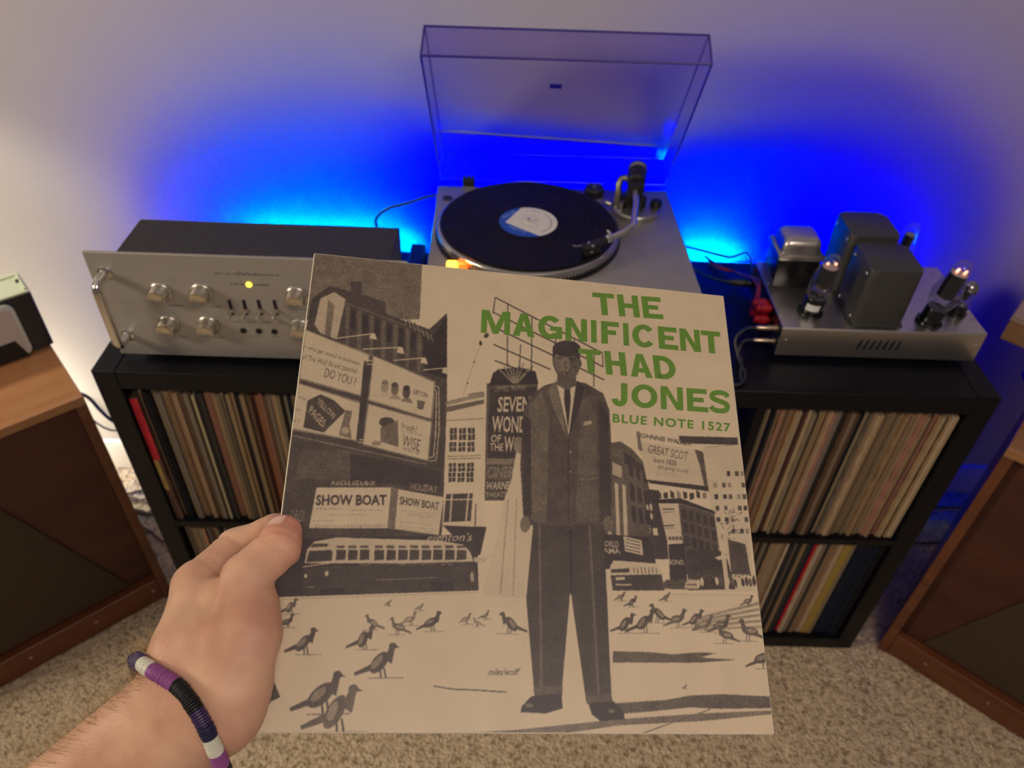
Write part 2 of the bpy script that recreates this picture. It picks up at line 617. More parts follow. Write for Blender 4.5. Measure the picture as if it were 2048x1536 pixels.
# the two-coloured record at the far left of the upper row
t = thing('record', 'red and yellow record spine at the far left end of the upper row', 'record', (CELLX[0][0] + 0.009, 0.006, 0.393), 0, 'records in the upper left compartment')
g = G(); g.box(-0.0065, 0.0065, 0, 0.313, 0, 0.3135); o = g.obj('sleeve', m_spine, t); o.color = (0.10, 0.055, 0.045, 1)
g = G(); g.box(-0.0066, 0.0066, -0.0006, 0.0, 0.165, 0.3130); o = g.obj('spine_band', m_spine, t, label='red upper band'); o.color = (0.42, 0.02, 0.035, 1)
g = G(); g.box(-0.0066, 0.001, -0.0006, 0.0, 0.085, 0.1645); o = g.obj('spine_band', m_spine, t, label='yellow lower band'); o.color = (0.42, 0.29, 0.10, 1)
# rows that the held sleeve hides: one joined object per shelf level
rows = [(1, 0.393), (1, 0.038), (2, 0.038)]
for ci, z0 in rows:
    g = G(); x = CELLX[ci][0] + 0.003
    while x < CELLX[ci][1] - 0.009:
        tk = rr.uniform(0.004, 0.008)
        g.box(x, x + tk * .94, 0.03 + rr.uniform(-.006, .006), 0.342, z0, z0 + 0.3135); x += tk
    o = g.obj('record_row', m_spine, kind='stuff'); o.color = (0.33, 0.24, 0.15, 1)
    tag(o, 'row of worn tan record spines in the %s compartment hidden behind the held sleeve' % {(1, .393): 'second upper', (1, .038): 'second lower', (2, .038): 'third lower'}[(ci, z0)], 'records')

# ---------------------------------------------------------------- loudspeakers
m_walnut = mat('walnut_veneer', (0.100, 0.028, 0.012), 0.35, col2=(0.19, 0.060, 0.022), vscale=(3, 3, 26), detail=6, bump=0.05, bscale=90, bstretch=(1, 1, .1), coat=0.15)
m_walnut_lit_top = mat('walnut_veneer_lit', (0.27, 0.115, 0.045), 0.30, col2=(0.40, 0.19, 0.08), vscale=(2.5, 24, 3), detail=6, coat=0.3)  # same walnut in a lighter colour, lamplight on the top painted in
m_baffle = mat('brown_baffle', (0.052, 0.013, 0.008), 0.6, col2=(0.085, 0.024, 0.013), vscale=(5, 5, 12))
m_chrome = mat('chrome', (0.80, 0.79, 0.77), 0.12, 1.0)
m_steel = mat('bare_steel', (0.55, 0.55, 0.55), 0.35, 1.0)


def weave_mat():
    m, nt, out = nodes_of('grille_weave')
    N, L = nt.nodes.new, nt.links.new
    b = N('ShaderNodeBsdfPrincipled'); b.inputs['Roughness'].default_value = 0.9
    tc = N('ShaderNodeTexCoord')
    ws = []
    for d in ('X', 'Z'):
        w = N('ShaderNodeTexWave'); w.bands_direction = d; w.inputs['Scale'].default_value = 75
        w.inputs['Distortion'].default_value = 0.3
        L(tc.outputs['Object'], w.inputs['Vector']); ws.append(w)
    mu = N('ShaderNodeMath'); mu.operation = 'MULTIPLY'
    L(ws[0].outputs['Fac'], mu.inputs[0]); L(ws[1].outputs['Fac'], mu.inputs[1])
    r = N('ShaderNodeValToRGB')
    r.color_ramp.elements[0].color = (0.018, 0.010, 0.006, 1); r.color_ramp.elements[0].position = 0.1
    r.color_ramp.elements[1].color = (0.17, 0.105, 0.052, 1); r.color_ramp.elements[1].position = 0.75
    L(mu.outputs[0], r.inputs[0]); L(r.outputs[0], b.inputs['Base Color'])
    bp = N('ShaderNodeBump'); bp.inputs['Strength'].default_value = 0.6; bp.inputs['Distance'].default_value = 0.001
    L(mu.outputs[0], bp.inputs['Height']); L(bp.outputs[0], b.inputs['Normal'])
    L(b.outputs[0], out.inputs[0])
    return m


m_weave = weave_mat()
A41 = math.atan2(0.656, 0.755)


def make_speaker(label, loc, rotz, h):
    """Origin at the floor, middle of the front; x along the front, y to the back."""
    w, d = 0.52, 0.335
    t = thing('loudspeaker', label, 'speaker', loc, rotz, 'wooden loudspeakers')
    hw = w / 2
    for s in (-1, 1):
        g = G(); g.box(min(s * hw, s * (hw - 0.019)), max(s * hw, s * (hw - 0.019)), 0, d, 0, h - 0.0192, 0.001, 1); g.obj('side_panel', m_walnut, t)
    g = G(); g.box(-hw, hw, 0, d, h - 0.019, h, 0.001, 1); g.obj('top_panel', m_walnut_lit_top, t)
    g = G(); g.box(-hw + 0.0195, hw - 0.0195, 0.004, d, 0.0, 0.07, 0.001, 1); rail = g.obj('bottom_rail', m_walnut, t)
    for x in (-0.166, -0.035, 0.10, 0.166 + 0.06):
        g = G(); g.lathe((x, 0.004, 0.040), (0, -1, 0), [(0.0036, 0), (0.0034, 0.0012), (0.001, 0.0018)], 12); g.obj('screw', m_steel, rail)
    g = G(); g.box(-hw + 0.0195, hw - 0.0195, 0.022, 0.04, 0.0705, h - 0.0195); g.obj('baffle', m_baffle, t)
    g = G(); g.box(-hw + 0.0195, hw - 0.0195, d - 0.02, d - 0.004, 0.0705, h - 0.0195); g.obj('back_panel', m_baffle, t)
    poly = [(-0.190, 0.083), (0.190, 0.083), (0.040, 0.50), (-0.040, 0.50)]
    g = G(); g.prism([(p[0], p[1]) for p in poly], 'y', 0.0165, 0.0215, 0.002); g.obj('grille_cloth', m_weave, t)
    return t


def front_root(corner, xa, side, w=0.52):
    # corner is the front corner beside the shelf
    return (corner[0] + side * xa[0] * w / 2, corner[1] + side * xa[1] * w / 2, 0)


spk_l = make_speaker('walnut loudspeaker at the left under the metered amplifier', front_root((-0.834, 0.094), (0.755, 0.656), -1), A41, 0.626)
spk_r = make_speaker('walnut loudspeaker at the right under the tan cardboard box', front_root((0.797, 0.003), (0.755, -0.656), 1), -A41, 0.656)

# ---------------------------------------------------------------- amplifier with meter on the left speaker
m_dark_case = mat('dark_case_paint', (0.030, 0.030, 0.028), 0.45, var=0.1, vscale=(8, 8, 8))
m_top_white = mat('pale_green_top', (0.58, 0.64, 0.50), 0.35)
m_meter_face = mat('meter_face_card', (0.62, 0.56, 0.53), 0.4)
m_meter_rim = mat('meter_white_rim', (0.72, 0.74, 0.66), 0.25)
xa = Vector((0.755, 0.656, 0)).normalized(); ya = Vector((-0.656, 0.755, 0)).normalized()
mc = Vector((-0.951, 0.238, 0.626)) - xa * 0.19
mb = thing('metered_amplifier', 'dark amplifier box with a white meter and pale top on the left speaker', 'amplifier', mc, A41)
g = G(); g.box(-0.19, 0.19, 0.0, 0.078, 0.003, 0.124, 0.002, 1); case = g.obj('case', m_dark_case, mb)
for x in (-0.16, 0.16):
    for y in (0.015, 0.063):
        g = G(); g.cyl((x, y, 0), (x, y, 0.003), 0.008, n=12); g.obj('foot', m_black_plastic, mb)
g = G(); g.box(-0.19, 0.19, -0.001, 0.079, 0.1245, 0.129, 0.001, 1); top = g.obj('top_panel', m_top_white, mb)
g = G()
g.box(-0.182, 0.186, 0.062, 0.066, 0.129, 0.1325); g.box(0.182, 0.186, 0.004, 0.062, 0.129, 0.1325)
g.obj('raised_edge', m_top_white, top)
g = G(); g.cyl((0.180, 0.040, 0.129), (0.180, 0.040, 0.1335), 0.0032, n=10); g.obj('screw', m_dark_case, top)
g = G()
g.prism(rrect(-0.13, 0.153, 0.004, 0.117, 0.014), 'y', -0.006, 0.0, 0.001); met = g.obj('meter', m_meter_rim, mb)
g = G(); g.prism(rrect(-0.124, 0.146, 0.010, 0.109, 0.010), 'y', -0.0068, -0.0058); g.obj('meter_face', m_meter_face, met)
g = G(); g.prism([(-0.124, 0.008), (0.144, 0.004), (0.132, 0.042), (-0.124, 0.042)], 'y', -0.010, -0.0065, 0.0008); g.obj('movement_cover', m_black_plastic, met)
g = G()
for i in range(22):
    a = math.radians(40 + i * 4.6); r0, r1 = 0.052, 0.058 if i % 4 else 0.062
    c = Vector((0.01 + 0.115 * math.cos(a) * 1.05, 0, 0.035 + (r1) * math.sin(a)))
    g.box(c.x - 0.0006, c.x + 0.0006, -0.0071, -0.0068, c.z - 0.004, c.z + 0.002)
g.obj('scale_marks', m_dark_case, met, kind='stuff')
g = G(); g.tube([(0.01, -0.0075, 0.04), (0.08, -0.0075, 0.094)], 0.0007, 6); g.obj('needle', m_dark_case, met)

# ---------------------------------------------------------------- things on the right speaker
m_card = mat('cardboard', (0.40, 0.225, 0.10), 0.8, var=0.1, vscale=(9, 9, 30), bump=0.05)
m_card_top = mat('cardboard_lid', (0.50, 0.36, 0.28), 0.8, var=0.06, vscale=(9, 9, 9))
m_blue_pl = mat('blue_plastic', (0.012, 0.02, 0.55), 0.18, coat=0.6)
m_pink_rim = mat('pale_lilac_plastic', (0.42, 0.30, 0.55), 0.25)
XR = Vector((0.755, -0.656, 0)).normalized(); YR = Vector((0.656, 0.755, 0)).normalized()
tr_o = Vector((0.955, 0.208, 0.656)) + Vector((0.755, -0.656, 0)) * 0.030 + Vector((0.656, 0.755, 0)) * 0.02
tray = thing('plastic_tray', 'blue plastic tray with a pale rounded rim under the cardboard box', 'tray', tr_o, -A41)
g = G(); g.prism(rrect(-0.055, 0.16, -0.075, 0.105, 0.03), 'z', 0.0, 0.028, 0.003); g.obj('tray_body', m_blue_pl, tray)
pts = [(p[0], p[1], 0.0295) for p in rrect(-0.055, 0.16, -0.075, 0.105, 0.03)]
g = G(); g.tube(pts, 0.0028, 8, closed=True); g.obj('tray_rim', m_pink_rim, tray)
for i, (px, py) in enumerate(((-0.02, 0.02), (0.12, 0.02), (0.12, 0.09), (-0.02, 0.09))):
    g = G(); g.cyl((px, py, 0.028), (px, py, 0.0602), 0.012, n=14); g.obj('post', m_blue_pl, tray)
bx_o = Vector((0.8637, 0.2349, 0.7165))
box_t = thing('cardboard_box', 'tan cardboard box with a paler layered lid above the right speaker', 'box', bx_o, -A41)
g = G(); g.box(0, 0.30, 0, 0.19, 0, 0.043, 0.001, 1); bd = g.obj('box_body', m_card, box_t)
for k in range(2):
    g = G(); g.box(-0.001 + 0.002 * k, 0.301, -0.001 + 0.002 * k, 0.191, 0.0434 + k * 0.006, 0.0488 + k * 0.006, 0.0008, 1); g.obj('lid_layer', m_card_top, box_t)
v, tri = text_mesh('r', 0.02)
g = G(); g.add([(0.036 + 0.010 * a, -0.0004, 0.016 + 0.012 * b) for a, b in v], [tuple(f) for f in tri]); g.obj('printed_letter', m_dark_case, bd, angle=None)

# ---------------------------------------------------------------- stereo amplifier (left, on the shelf)
m_face = mat('brushed_champagne_aluminium', (0.40, 0.375, 0.365), 0.45, 0.45, var=0.05, vscale=(2, 400, 300), bump=0.03, bscale=300, bstretch=(.02, 1, 1))
m_knob = mat('spun_aluminium', (0.66, 0.62, 0.57), 0.28, 1.0)
m_vinyl_case = mat('dark_amp_cover', (0.030, 0.028, 0.034), 0.55, var=0.15, vscale=(60, 60, 60), bump=0.1, bscale=400)
m_ink = mat('panel_ink', (0.14, 0.13, 0.13), 0.6)
m_hole = mat('jack_hole', (0.006, 0.006, 0.012), 0.4)
m_yel = mat('pilot_lamp_yellow', (0.9, 0.7, 0.1), 0.3, emit=(1.0, 0.72, 0.06), estr=2.2)
FY = 0.035
amp = thing('stereo_amplifier', 'silver faced stereo amplifier with knobs and handle on the shelf left end', 'amplifier', (-0.4595, FY, H))
g = G(); g.box(-0.697, -0.2215, FY, FY + 0.005, 0.7785, 0.9695, 0.0008, 1); face = g.obj('face_plate', m_face, amp, world=True)
g = G(); g.box(-0.668, -0.250, FY + 0.0055, 0.150 + 0.02, 0.780, 0.9500, 0.002, 1); g.obj('cover', m_vinyl_case, amp, world=True)
g = G(); g.box(-0.665, -0.252, FY + 0.006, 0.330, 0.778, 0.781); g.obj('bottom_plate', m_steel, amp, world=True)
for x in (-0.64, -0.28):
    for y in (0.07, 0.15):
        g = G(); g.cyl((x, y, H), (x, y, 0.778), 0.010, n=12); g.obj('foot', m_black_plastic, amp, world=True)
for hx in (-0.6745, -0.2440):
    g = G()
    y0, y1, z0, z1 = FY, FY - 0.034, 0.818, 0.934
    path = [(hx, y0, z1), (hx, y1 + 0.012, z1)]
    for k in range(1, 6):
        a = math.pi / 2 * k / 6; path.append((hx, y1 + 0.012 - 0.012 * math.sin(a), z1 - 0.012 + 0.012 * math.cos(a)))
    path += [(hx, y1, z1 - 0.012), (hx, y1, z0 + 0.012)]
    for k in range(1, 6):
        a = math.pi / 2 * k / 6; path.append((hx, y1 + 0.012 - 0.012 * math.cos(a), z0 + 0.012 - 0.012 * math.sin(a)))
    path += [(hx, y1 + 0.012, z0), (hx, y0, z0)]
    g.tube(path, 0.0068, 12); hd = g.obj('handle', m_chrome, amp, world=True)
    for z in (z0, z1):
        g = G(); g.lathe((hx, FY, z), (0, -1, 0), [(0.0105, 0), (0.0105, 0.002), (0.009, 0.003)], 18); g.obj('ferrule', m_chrome, hd, world=True)
for kx, kz, mk in ((-0.5994, 0.9025, 0.2), (-0.5370, 0.9035, 0.1), (-0.6030, 0.8415, 0.5), (-0.5405, 0.8425, 0.15), (-0.3935, 0.9035, 0), (-0.3965, 0.8430, 0.1), (-0.331, 0.9035, 0), (-0.334, 0.843, 0)):
    g = G(); r = 0.0150
    g.lathe((kx, FY, kz), (0, -1, 0), [(r + 0.0028, 0), (r + 0.0028, 0.002), (r + 0.0012, 0.004), (r, 0.0045), (r * .96, 0.0185), (r * .88, 0.0205), (r * .80, 0.0205), (r * .72, 0.0195), (0.002, 0.0192)], 36)
    kn = g.obj('knob', m_knob, amp, world=True, angle=50)
    g = G(); a = math.pi / 2 - mk
    p = Vector((kx + math.cos(a) * r * .86, FY - 0.0206, kz + math.sin(a) * r * .86))
    g.box(p.x - 0.0009, p.x + 0.0009, p.y - 0.0004, p.y + 0.0006, p.z - 0.002, p.z + 0.0022); g.obj('pointer_mark', m_ink, kn, world=True)
for sx, sz in ((-0.4985, 0.8750), (-0.4765, 0.8757), (-0.4538, 0.8767), (-0.4293, 0.8775)):
    g = G(); g.prism([(sx - 0.0026, sz - 0.012), (sx + 0.0026, sz - 0.012), (sx + 0.0026, sz + 0.017), (sx - 0.0026, sz + 0.017)], 'y', FY - 0.0006, FY, 0.0002); sw = g.obj('toggle_switch', m_hole, amp, world=True, label='small chrome lever in a dark slot')
    g = G(); g.lathe((sx, FY - 0.0006, sz - 0.003), Vector((-0.12, -1, -0.25)), [(0.0042, 0), (0.0042, 0.002), (0.0022, 0.003), (0.0026, 0.010), (0.0036, 0.015), (0.0026, 0.0175)], 14); g.obj('switch_lever', m_knob, sw, world=True)
for jx in (-0.4881, -0.4635, -0.4391):
    g = G(); g.lathe((jx, FY, 0.8335), (0, -1, 0), [(0.0052, 0), (0.0050, 0.0012), (0.0042, 0.0014), (0.0042, 0.0004)], 20); g.obj('jack_socket', m_hole, amp, world=True)
g = G(); g.lathe((-0.4622, FY, 0.9215), (0, -1, 0), [(0.0046, 0), (0.0046, 0.001), (0.0036, 0.0026), (0.001, 0.003)], 16); g.obj('pilot_lamp', m_yel, amp, world=True)
# blurred engraving: strokes only, nothing readable in the photograph
rs = random.Random(3)
lines = [(-0.5105, -0.414, 0.9395, 0.0026), (-0.490, -0.4695, 0.9215, 0.0034), (-0.4545, -0.4325, 0.9215, 0.0034)]
lines += [(kx - 0.010, kx + 0.012, kz - 0.0245, 0.0022) for kx, kz in ((-0.585, 0.9025), (-0.524, 0.9025), (-0.592, 0.8415), (-0.530, 0.8425), (-0.384, 0.9025))]
lines += [(x - 0.007, x + 0.007, 0.8505, 0.0018) for x in (-0.495, -0.472, -0.449, -0.424)] + [(-0.487, -0.462, 0.8235, 0.0016), (-0.446, -0.432, 0.8235, 0.0016)]
g = G()
for x0, x1, z, hgt in lines:
    x = x0
    while x < x1:
        wd = rs.uniform(0.0008, 0.0022); hh = hgt * rs.uniform(0.55, 1.0)
        if rs.random() < 0.86:
            g.box(x, x + wd * 0.8, FY - 0.00025, FY, z - hh / 2, z + hh / 2)
        x += wd
path = bez([(-0.476, FY - 0.0003, 0.9385), (-0.472, FY - 0.0003, 0.9440), (-0.467, FY - 0.0003, 0.9380), (-0.462, FY - 0.0003, 0.9425), (-0.456, FY - 0.0003, 0.9385), (-0.450, FY - 0.0003, 0.9415), (-0.445, FY - 0.0003, 0.9390)], 6)
g.tube(path, 0.0007, 6)
g.obj('engraved_lettering', m_ink, amp, world=True, kind='stuff')

# ---------------------------------------------------------------- turntable
m_plinth = mat('silver_grey_plinth', (0.36, 0.35, 0.345), 0.42, 0.35, var=0.03, vscale=(30, 30, 30))
m_plat = mat('cast_platter', (0.62, 0.61, 0.58), 0.25, 1.0)
m_rubber = mat('black_rubber', (0.012, 0.012, 0.013), 0.55)
m_satin = mat('satin_metal', (0.50, 0.49, 0.46), 0.33, 0.9)
m_olive_metal = mat('bronze_grey_metal', (0.34, 0.33, 0.25), 0.38, 0.8)
m_tube_arm = mat('arm_tube_metal', (0.74, 0.72, 0.74), 0.22, 0.9)
m_amber = mat('strobe_amber', (1, .4, .05), 0.4, emit=(1.0, 0.42, 0.02), estr=9.0)
m_amber_red = mat('strobe_red_window', (0.9, .10, .02), 0.3, emit=(1.0, 0.10, 0.01), estr=2.5)
TX, TY, TZ = 0.0125, 0.2455, 0.90
tt = thing('turntable', 'silver direct drive turntable with raised clear lid playing a record', 'turntable', (TX, TY, H), math.radians(1.2))


def T(x, y, z):              # room point -> turntable coordinates
    return root_matrix(tt).inverted() @ Vector((x, y, z))


g = G(); g.box(-0.2205, 0.2205, -0.18, 0.18, 0.016, TZ - H, 0.004, 2); plinth = g.obj('plinth', m_plinth, tt)
for x in (-0.18, 0.18):
    for y in (-0.145, 0.145):
        g = G(); g.lathe((x, y, 0), (0, 0, 1), [(0.024, 0), (0.026, 0.004), (0.022, 0.016)], 20); g.obj('foot', m_rubber, tt)
PX, PY = -0.0405, 0.2460
g = G(); g.lathe((PX, PY, TZ), (0, 0, 1), [(0.1600, 0), (0.1600, 0.0035), (0.1585, 0.0042)], 96); g.obj('platter_recess', m_black_plastic, tt, world=True)
g = G(); g.lathe((PX, PY, TZ + 0.0044), (0, 0, 1), [(0.151, 0), (0.1570, 0.003), (0.1575, 0.0125), (0.1560, 0.0150), (0.1525, 0.0165), (0.02, 0.0165)], 128)
plat = g.obj('platter', m_plat, tt, world=True)
g = G()
for k in range(150):
    for zr in (0.0085, 0.0118):
        a = 2 * math.pi * k / 150
        p = Vector((PX + 0.1575 * math.cos(a), PY + 0.1575 * math.sin(a), TZ + zr))
        u = Vector((-math.sin(a), math.cos(a), 0)); n = Vector((math.cos(a), math.sin(a), 0))
        q = p + n * 0.0004
        g.add([q - u * .0014 - Vector((0, 0, .0009)), q + u * .0014 - Vector((0, 0, .0009)), q + u * .0014 + Vector((0, 0, .0009)), q - u * .0014 + Vector((0, 0, .0009))], [(0, 1, 2, 3)])
g.obj('strobe_dots', m_hole, plat, world=True, kind='stuff')
g = G(); g.lathe((PX, PY, TZ + 0.0210), (0, 0, 1), [(0.1515, 0), (0.1515, 0.0018), (0.01, 0.0018)], 96); g.obj('rubber_mat', m_rubber, plat, world=True)
g = G(); g.lathe((PX, PY, TZ + 0.0228), (0, 0, 1), [(0.0035, 0), (0.0035, 0.008), (0.002, 0.0095)], 14); g.obj('spindle', m_chrome, plat, world=True)

# strobe lamp house at the platter's front left edge
sp = Vector((-0.1535, 0.1275, TZ))
g = G(); g.box(sp.x - 0.017, sp.x + 0.012, sp.y - 0.012, sp.y + 0.007, TZ, TZ + 0.006, 0.002, 1); sl = g.obj('strobe_lamp', m_black_plastic, tt, world=True)
g = G(); g.box(sp.x - 0.018, sp.x - 0.001, sp.y - 0.0140, sp.y + 0.002, TZ + 0.005, TZ + 0.017, 0.002, 1); g.obj('lamp_window', m_amber, sl, world=True)
g = G(); g.box(sp.x + 0.000, sp.x + 0.016, sp.y - 0.010, sp.y + 0.006, TZ + 0.005, TZ + 0.018, 0.002, 1); g.obj('lamp_window', m_amber_red, sl, world=True, label='red glowing end of the lamp window')
lamp('strobe_glow', 'POINT', (sp.x + 0.004, sp.y - 0.010, TZ + 0.022), 0.035, (1.0, 0.36, 0.05), 0.008)
# speed knob and adapter well
g = G(); g.lathe((0.0855, 0.4020, TZ), (0, 0, 1), [(0.0185, 0), (0.0195, 0.003), (0.0190, 0.013), (0.0165, 0.016), (0.006, 0.0162), (0.005, 0.0175), (0.001, 0.018)], 32); kn = g.obj('speed_knob', m_black_plastic, tt, world=True)
g = G(); g.lathe((0.0855, 0.4020, TZ + 0.0172), (0, 0, 1), [(0.0040, 0), (0.0038, 0.002), (0.001, 0.0028)], 14); g.obj('knob_pin', m_satin, kn, world=True)
g = G(); g.lathe((-0.1885, 0.3670, TZ), (0, 0, 1), [(0.0098, 0), (0.0098, 0.0012), (0.0080, 0.0014), (0.0078, 0.0004), (0.001, 0.0003)], 24); g.obj('adapter_well', m_dark_case, tt, world=True)
# tone arm
BX, BY = 0.1570, 0.3395
g = G(); g.lathe((BX, BY, TZ), (0, 0, 1), [(0.0440, 0), (0.0440, 0.009), (0.0415, 0.012), (0.030, 0.013), (0.003, 0.013)], 56); ab = g.obj('tonearm_base', m_satin, tt, world=True)
g = G(); g.lathe((BX - 0.006, BY + 0.006, TZ + 0.013), (0, 0, 1), [(0.024, 0), (0.024, 0.012), (0.019, 0.016), (0.012, 0.018), (0.011, 0.040)], 32); g.obj('height_collar', m_black_plastic, ab, world=True)
g = G(); g.tube(bez([(BX - 0.035, BY + 0.004, TZ + 0.012), (BX - 0.035, BY + 0.004, TZ + 0.036), (BX - 0.035, BY + 0.010, TZ + 0.052), (BX - 0.027, BY + 0.016, TZ + 0.0585), (BX - 0.008, BY + 0.010, TZ + 0.0575), (BX + 0.002, BY + 0.006, TZ + 0.056)], 6), 0.0062, 12); g.obj('gimbal_bracket', m_olive_metal, ab, world=True)
g = G(); g.lathe((BX - 0.045, BY + 0.004, TZ + 0.012), (-0.9, 0.1, 0.25), [(0.005, 0), (0.0060, 0.006), (0.004, 0.013)], 14); g.obj('cue_lever', m_satin, ab, world=True)
g = G(); g.cyl((BX - 0.030, BY - 0.014, TZ + 0.012), (BX - 0.030, BY - 0.014, TZ + 0.026), 0.0045, n=14); g.obj('arm_lift_post', m_satin, ab, world=True)
g = G(); g.lathe((BX + 0.036, BY - 0.001, TZ + 0.012), (0, 0, 1), [(0.0095, 0), (0.0105, 0.003), (0.0105, 0.011), (0.008, 0.0135)], 22); g.obj('antiskate_knob', m_black_plastic, ab, world=True)
g = G(); g.lathe((BX + 0.004, BY - 0.020, TZ + 0.010), (0, 0, 1), [(0.0035, 0), (0.0030, 0.028), (0.005, 0.030)], 12); g.lathe((BX + 0.004, BY - 0.020, TZ + 0.036), (0, 0, 1), [(0.009, 0), (0.010, 0.004), (0.006, 0.007)], 14)
g.obj('arm_rest', m_black_plastic, ab, world=True)
PV = Vector((0.1470, 0.318, TZ + 0.056))
g = G(); g.box(PV.x - 0.014, PV.x + 0.014, PV.y - 0.010, PV.y + 0.012, PV.z - 0.016, PV.z + 0.012, 0.004, 2); g.obj('pivot_block', m_black_plastic, ab, world=True)
HC = Vector((0.0950, 0.1762, TZ + 0.041))
path = bez([PV, (0.1440, 0.275, TZ + 0.054), (0.1375, 0.235, TZ + 0.052), (0.1325, 0.207, TZ + 0.049), (0.1190, 0.190, TZ + 0.046), (0.106, 0.1815, TZ + 0.043), HC], 7)
g = G(); g.tube(path, 0.0052, 12); arm = g.obj('tonearm_tube', m_tube_arm, tt, world=True)
dcw = Vector((0.16, 0.95, 0.13)).normalized()
g = G(); g.lathe(PV + dcw * 0.006, dcw, [(0.006, 0), (0.006, 0.010), (0.0125, 0.011), (0.0165, 0.014), (0.0175, 0.044), (0.0155, 0.047)], 32); cw = g.obj('counterweight', m_black_plastic, arm, world=True)
g = G(); g.lathe(PV + dcw * 0.0532, dcw, [(0.0170, 0), (0.0185, 0.003), (0.0185, 0.010), (0.016, 0.012)], 32); g.obj('weight_dial', m_satin, arm, world=True, label='silver end ring of the counterweight')
dh = Vector((-0.83, -0.53, -0.12)).normalized()
g = G(); g.lathe(HC - dh * 0.002, dh, [(0.006, 0), (0.0072, 0.002), (0.0072, 0.011), (0.0055, 0.013)], 18); g.lathe(HC + Vector((-0.002, 0.003, 0.005)), Vector((-0.7, 0.7, 0.3)), [(0.0026, 0), (0.002, 0.008)], 10); g.obj('collar_nut', m_tube_arm, arm, world=True)
u = dh.cross(Vector((0, 0, 1))).normalized(); w_ = u.cross(dh)
hs0 = HC + dh * 0.012


def along(a, b, c):
    return hs0 + dh * a + u * b + w_ * c


g = G()
pl = [(0, -0.005), (0.012, -0.0088), (0.040, -0.0088), (0.045, -0.006), (0.045, 0.006), (0.040, 0.0088), (0.012, 0.0088), (0, 0.005)]
g.add([along(a, b, 0.003) for a, b in pl] + [along(a, b, -0.003) for a, b in pl], [tuple(range(8)), tuple(range(15, 7, -1))] + [(i, i + 8, (i + 1) % 8 + 8, (i + 1) % 8) for i in range(8)])
hsh = g.obj('headshell', m_black_plastic, arm, world=True)
for a, b in ((0.018, -0.0055), (0.018, 0.0055)):
    g = G(); g.lathe(along(a + 0.012, b, 0.003), w_, [(0.0027, 0), (0.0025, 0.002), (0.001, 0.0026)], 12); g.obj('cartridge_screw', m_chrome, hsh, world=True)
g = G(); pc = along(0.030, 0, -0.009)
g.add([along(a, b, c) for a in (0.016, 0.042) for b in (-0.0075, 0.0075) for c in (-0.018, -0.0032)], [(0, 1, 3, 2), (4, 6, 7, 5), (0, 4, 5, 1), (2, 3, 7, 6), (0, 2, 6, 4), (1, 5, 7, 3)])
g.obj('cartridge', m_dark_case, hsh, world=True)
g = G(); g.tube([along(0.040, 0.009, 0.001), along(0.048, 0.012, 0.001), along(0.056, 0.013, 0.005)], 0.0013, 8); g.obj('finger_lift', m_satin, hsh, world=True)
g = G(); g.box(hs0.x - 0.032, hs0.x - 0.022, hs0.y - 0.026, hs0.y - 0.021, hs0.z - 0.011, hs0.z - 0.006, 0.001, 1); g.obj('cartridge_mark', m_satin, hsh, world=True)

# hinged clear lid
m_lid = clear_mat('clear_acrylic', (0.84, 0.80, 0.97), 0.004, 0.12, 0.14, haze=0.02)  # violet tint stands in for blue light scattered inside the lid
m_lid_edge = mat('acrylic_edge', (0.030, 0.020, 0.30), 0.15, coat=0.5)  # navy colour paints in how light darkens along the clear edges
m_badge = mat('lid_badge_blue', (0.02, 0.01, 0.42), 0.3)
rb = [Vector((-0.205, 0.4270, 0.9090)), Vector((0.2235, 0.4330, 0.9090))]
rt = [Vector((-0.2165, 0.2810, 1.1835)), Vector((0.2290, 0.2795, 1.1865))]
lipv = Vector((0, 0.058, 0.0262))
bb = [p + lipv for p in rb]
bt = [Vector((-0.2155, 0.3405, 1.2090)), Vector((0.2310, 0.3395, 1.2110))]
lid = None


def sheet(name, quad, th, n_in):
    """Thin acrylic plate: quad (4 corners) thickened along n_in; faces clear."""
    n_in = Vector(n_in).normalized() * th
    a = [Vector(q) for q in quad]; b = [q + n_in for q in a]
    g = G(); g.add(a + b, [(0, 1, 2, 3), (7, 6, 5, 4)] + [(i, i + 4, (i + 1) % 4 + 4, (i + 1) % 4) for i in range(4)])
    return g


out_n = (bt[0] - rt[0])
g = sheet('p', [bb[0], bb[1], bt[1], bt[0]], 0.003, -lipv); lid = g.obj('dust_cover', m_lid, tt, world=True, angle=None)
pn = Vector((0, 0.9, 0.43)).normalized()
upv = (bt[0] - bb[0]).normalized()
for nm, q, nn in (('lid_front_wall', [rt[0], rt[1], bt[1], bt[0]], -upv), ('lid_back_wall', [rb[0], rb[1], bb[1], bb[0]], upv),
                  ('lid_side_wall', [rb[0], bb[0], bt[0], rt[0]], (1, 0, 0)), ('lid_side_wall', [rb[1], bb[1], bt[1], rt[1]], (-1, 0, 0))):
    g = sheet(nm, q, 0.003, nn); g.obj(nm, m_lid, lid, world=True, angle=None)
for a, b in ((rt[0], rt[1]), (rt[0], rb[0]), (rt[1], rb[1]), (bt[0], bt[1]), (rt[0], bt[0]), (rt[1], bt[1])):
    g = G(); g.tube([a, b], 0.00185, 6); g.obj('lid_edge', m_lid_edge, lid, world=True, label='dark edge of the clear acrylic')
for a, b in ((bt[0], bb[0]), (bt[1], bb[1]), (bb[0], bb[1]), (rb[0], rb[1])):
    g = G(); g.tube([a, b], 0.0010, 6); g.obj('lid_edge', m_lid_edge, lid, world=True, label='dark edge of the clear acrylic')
fr = lambda s, t_: bb[0] + (bb[1] - bb[0]) * s + (bt[0] - bb[0]) * t_
g = G(); c = fr(0.492, 0.60); ex = Vector((1, 0, 0)) * 0.0105
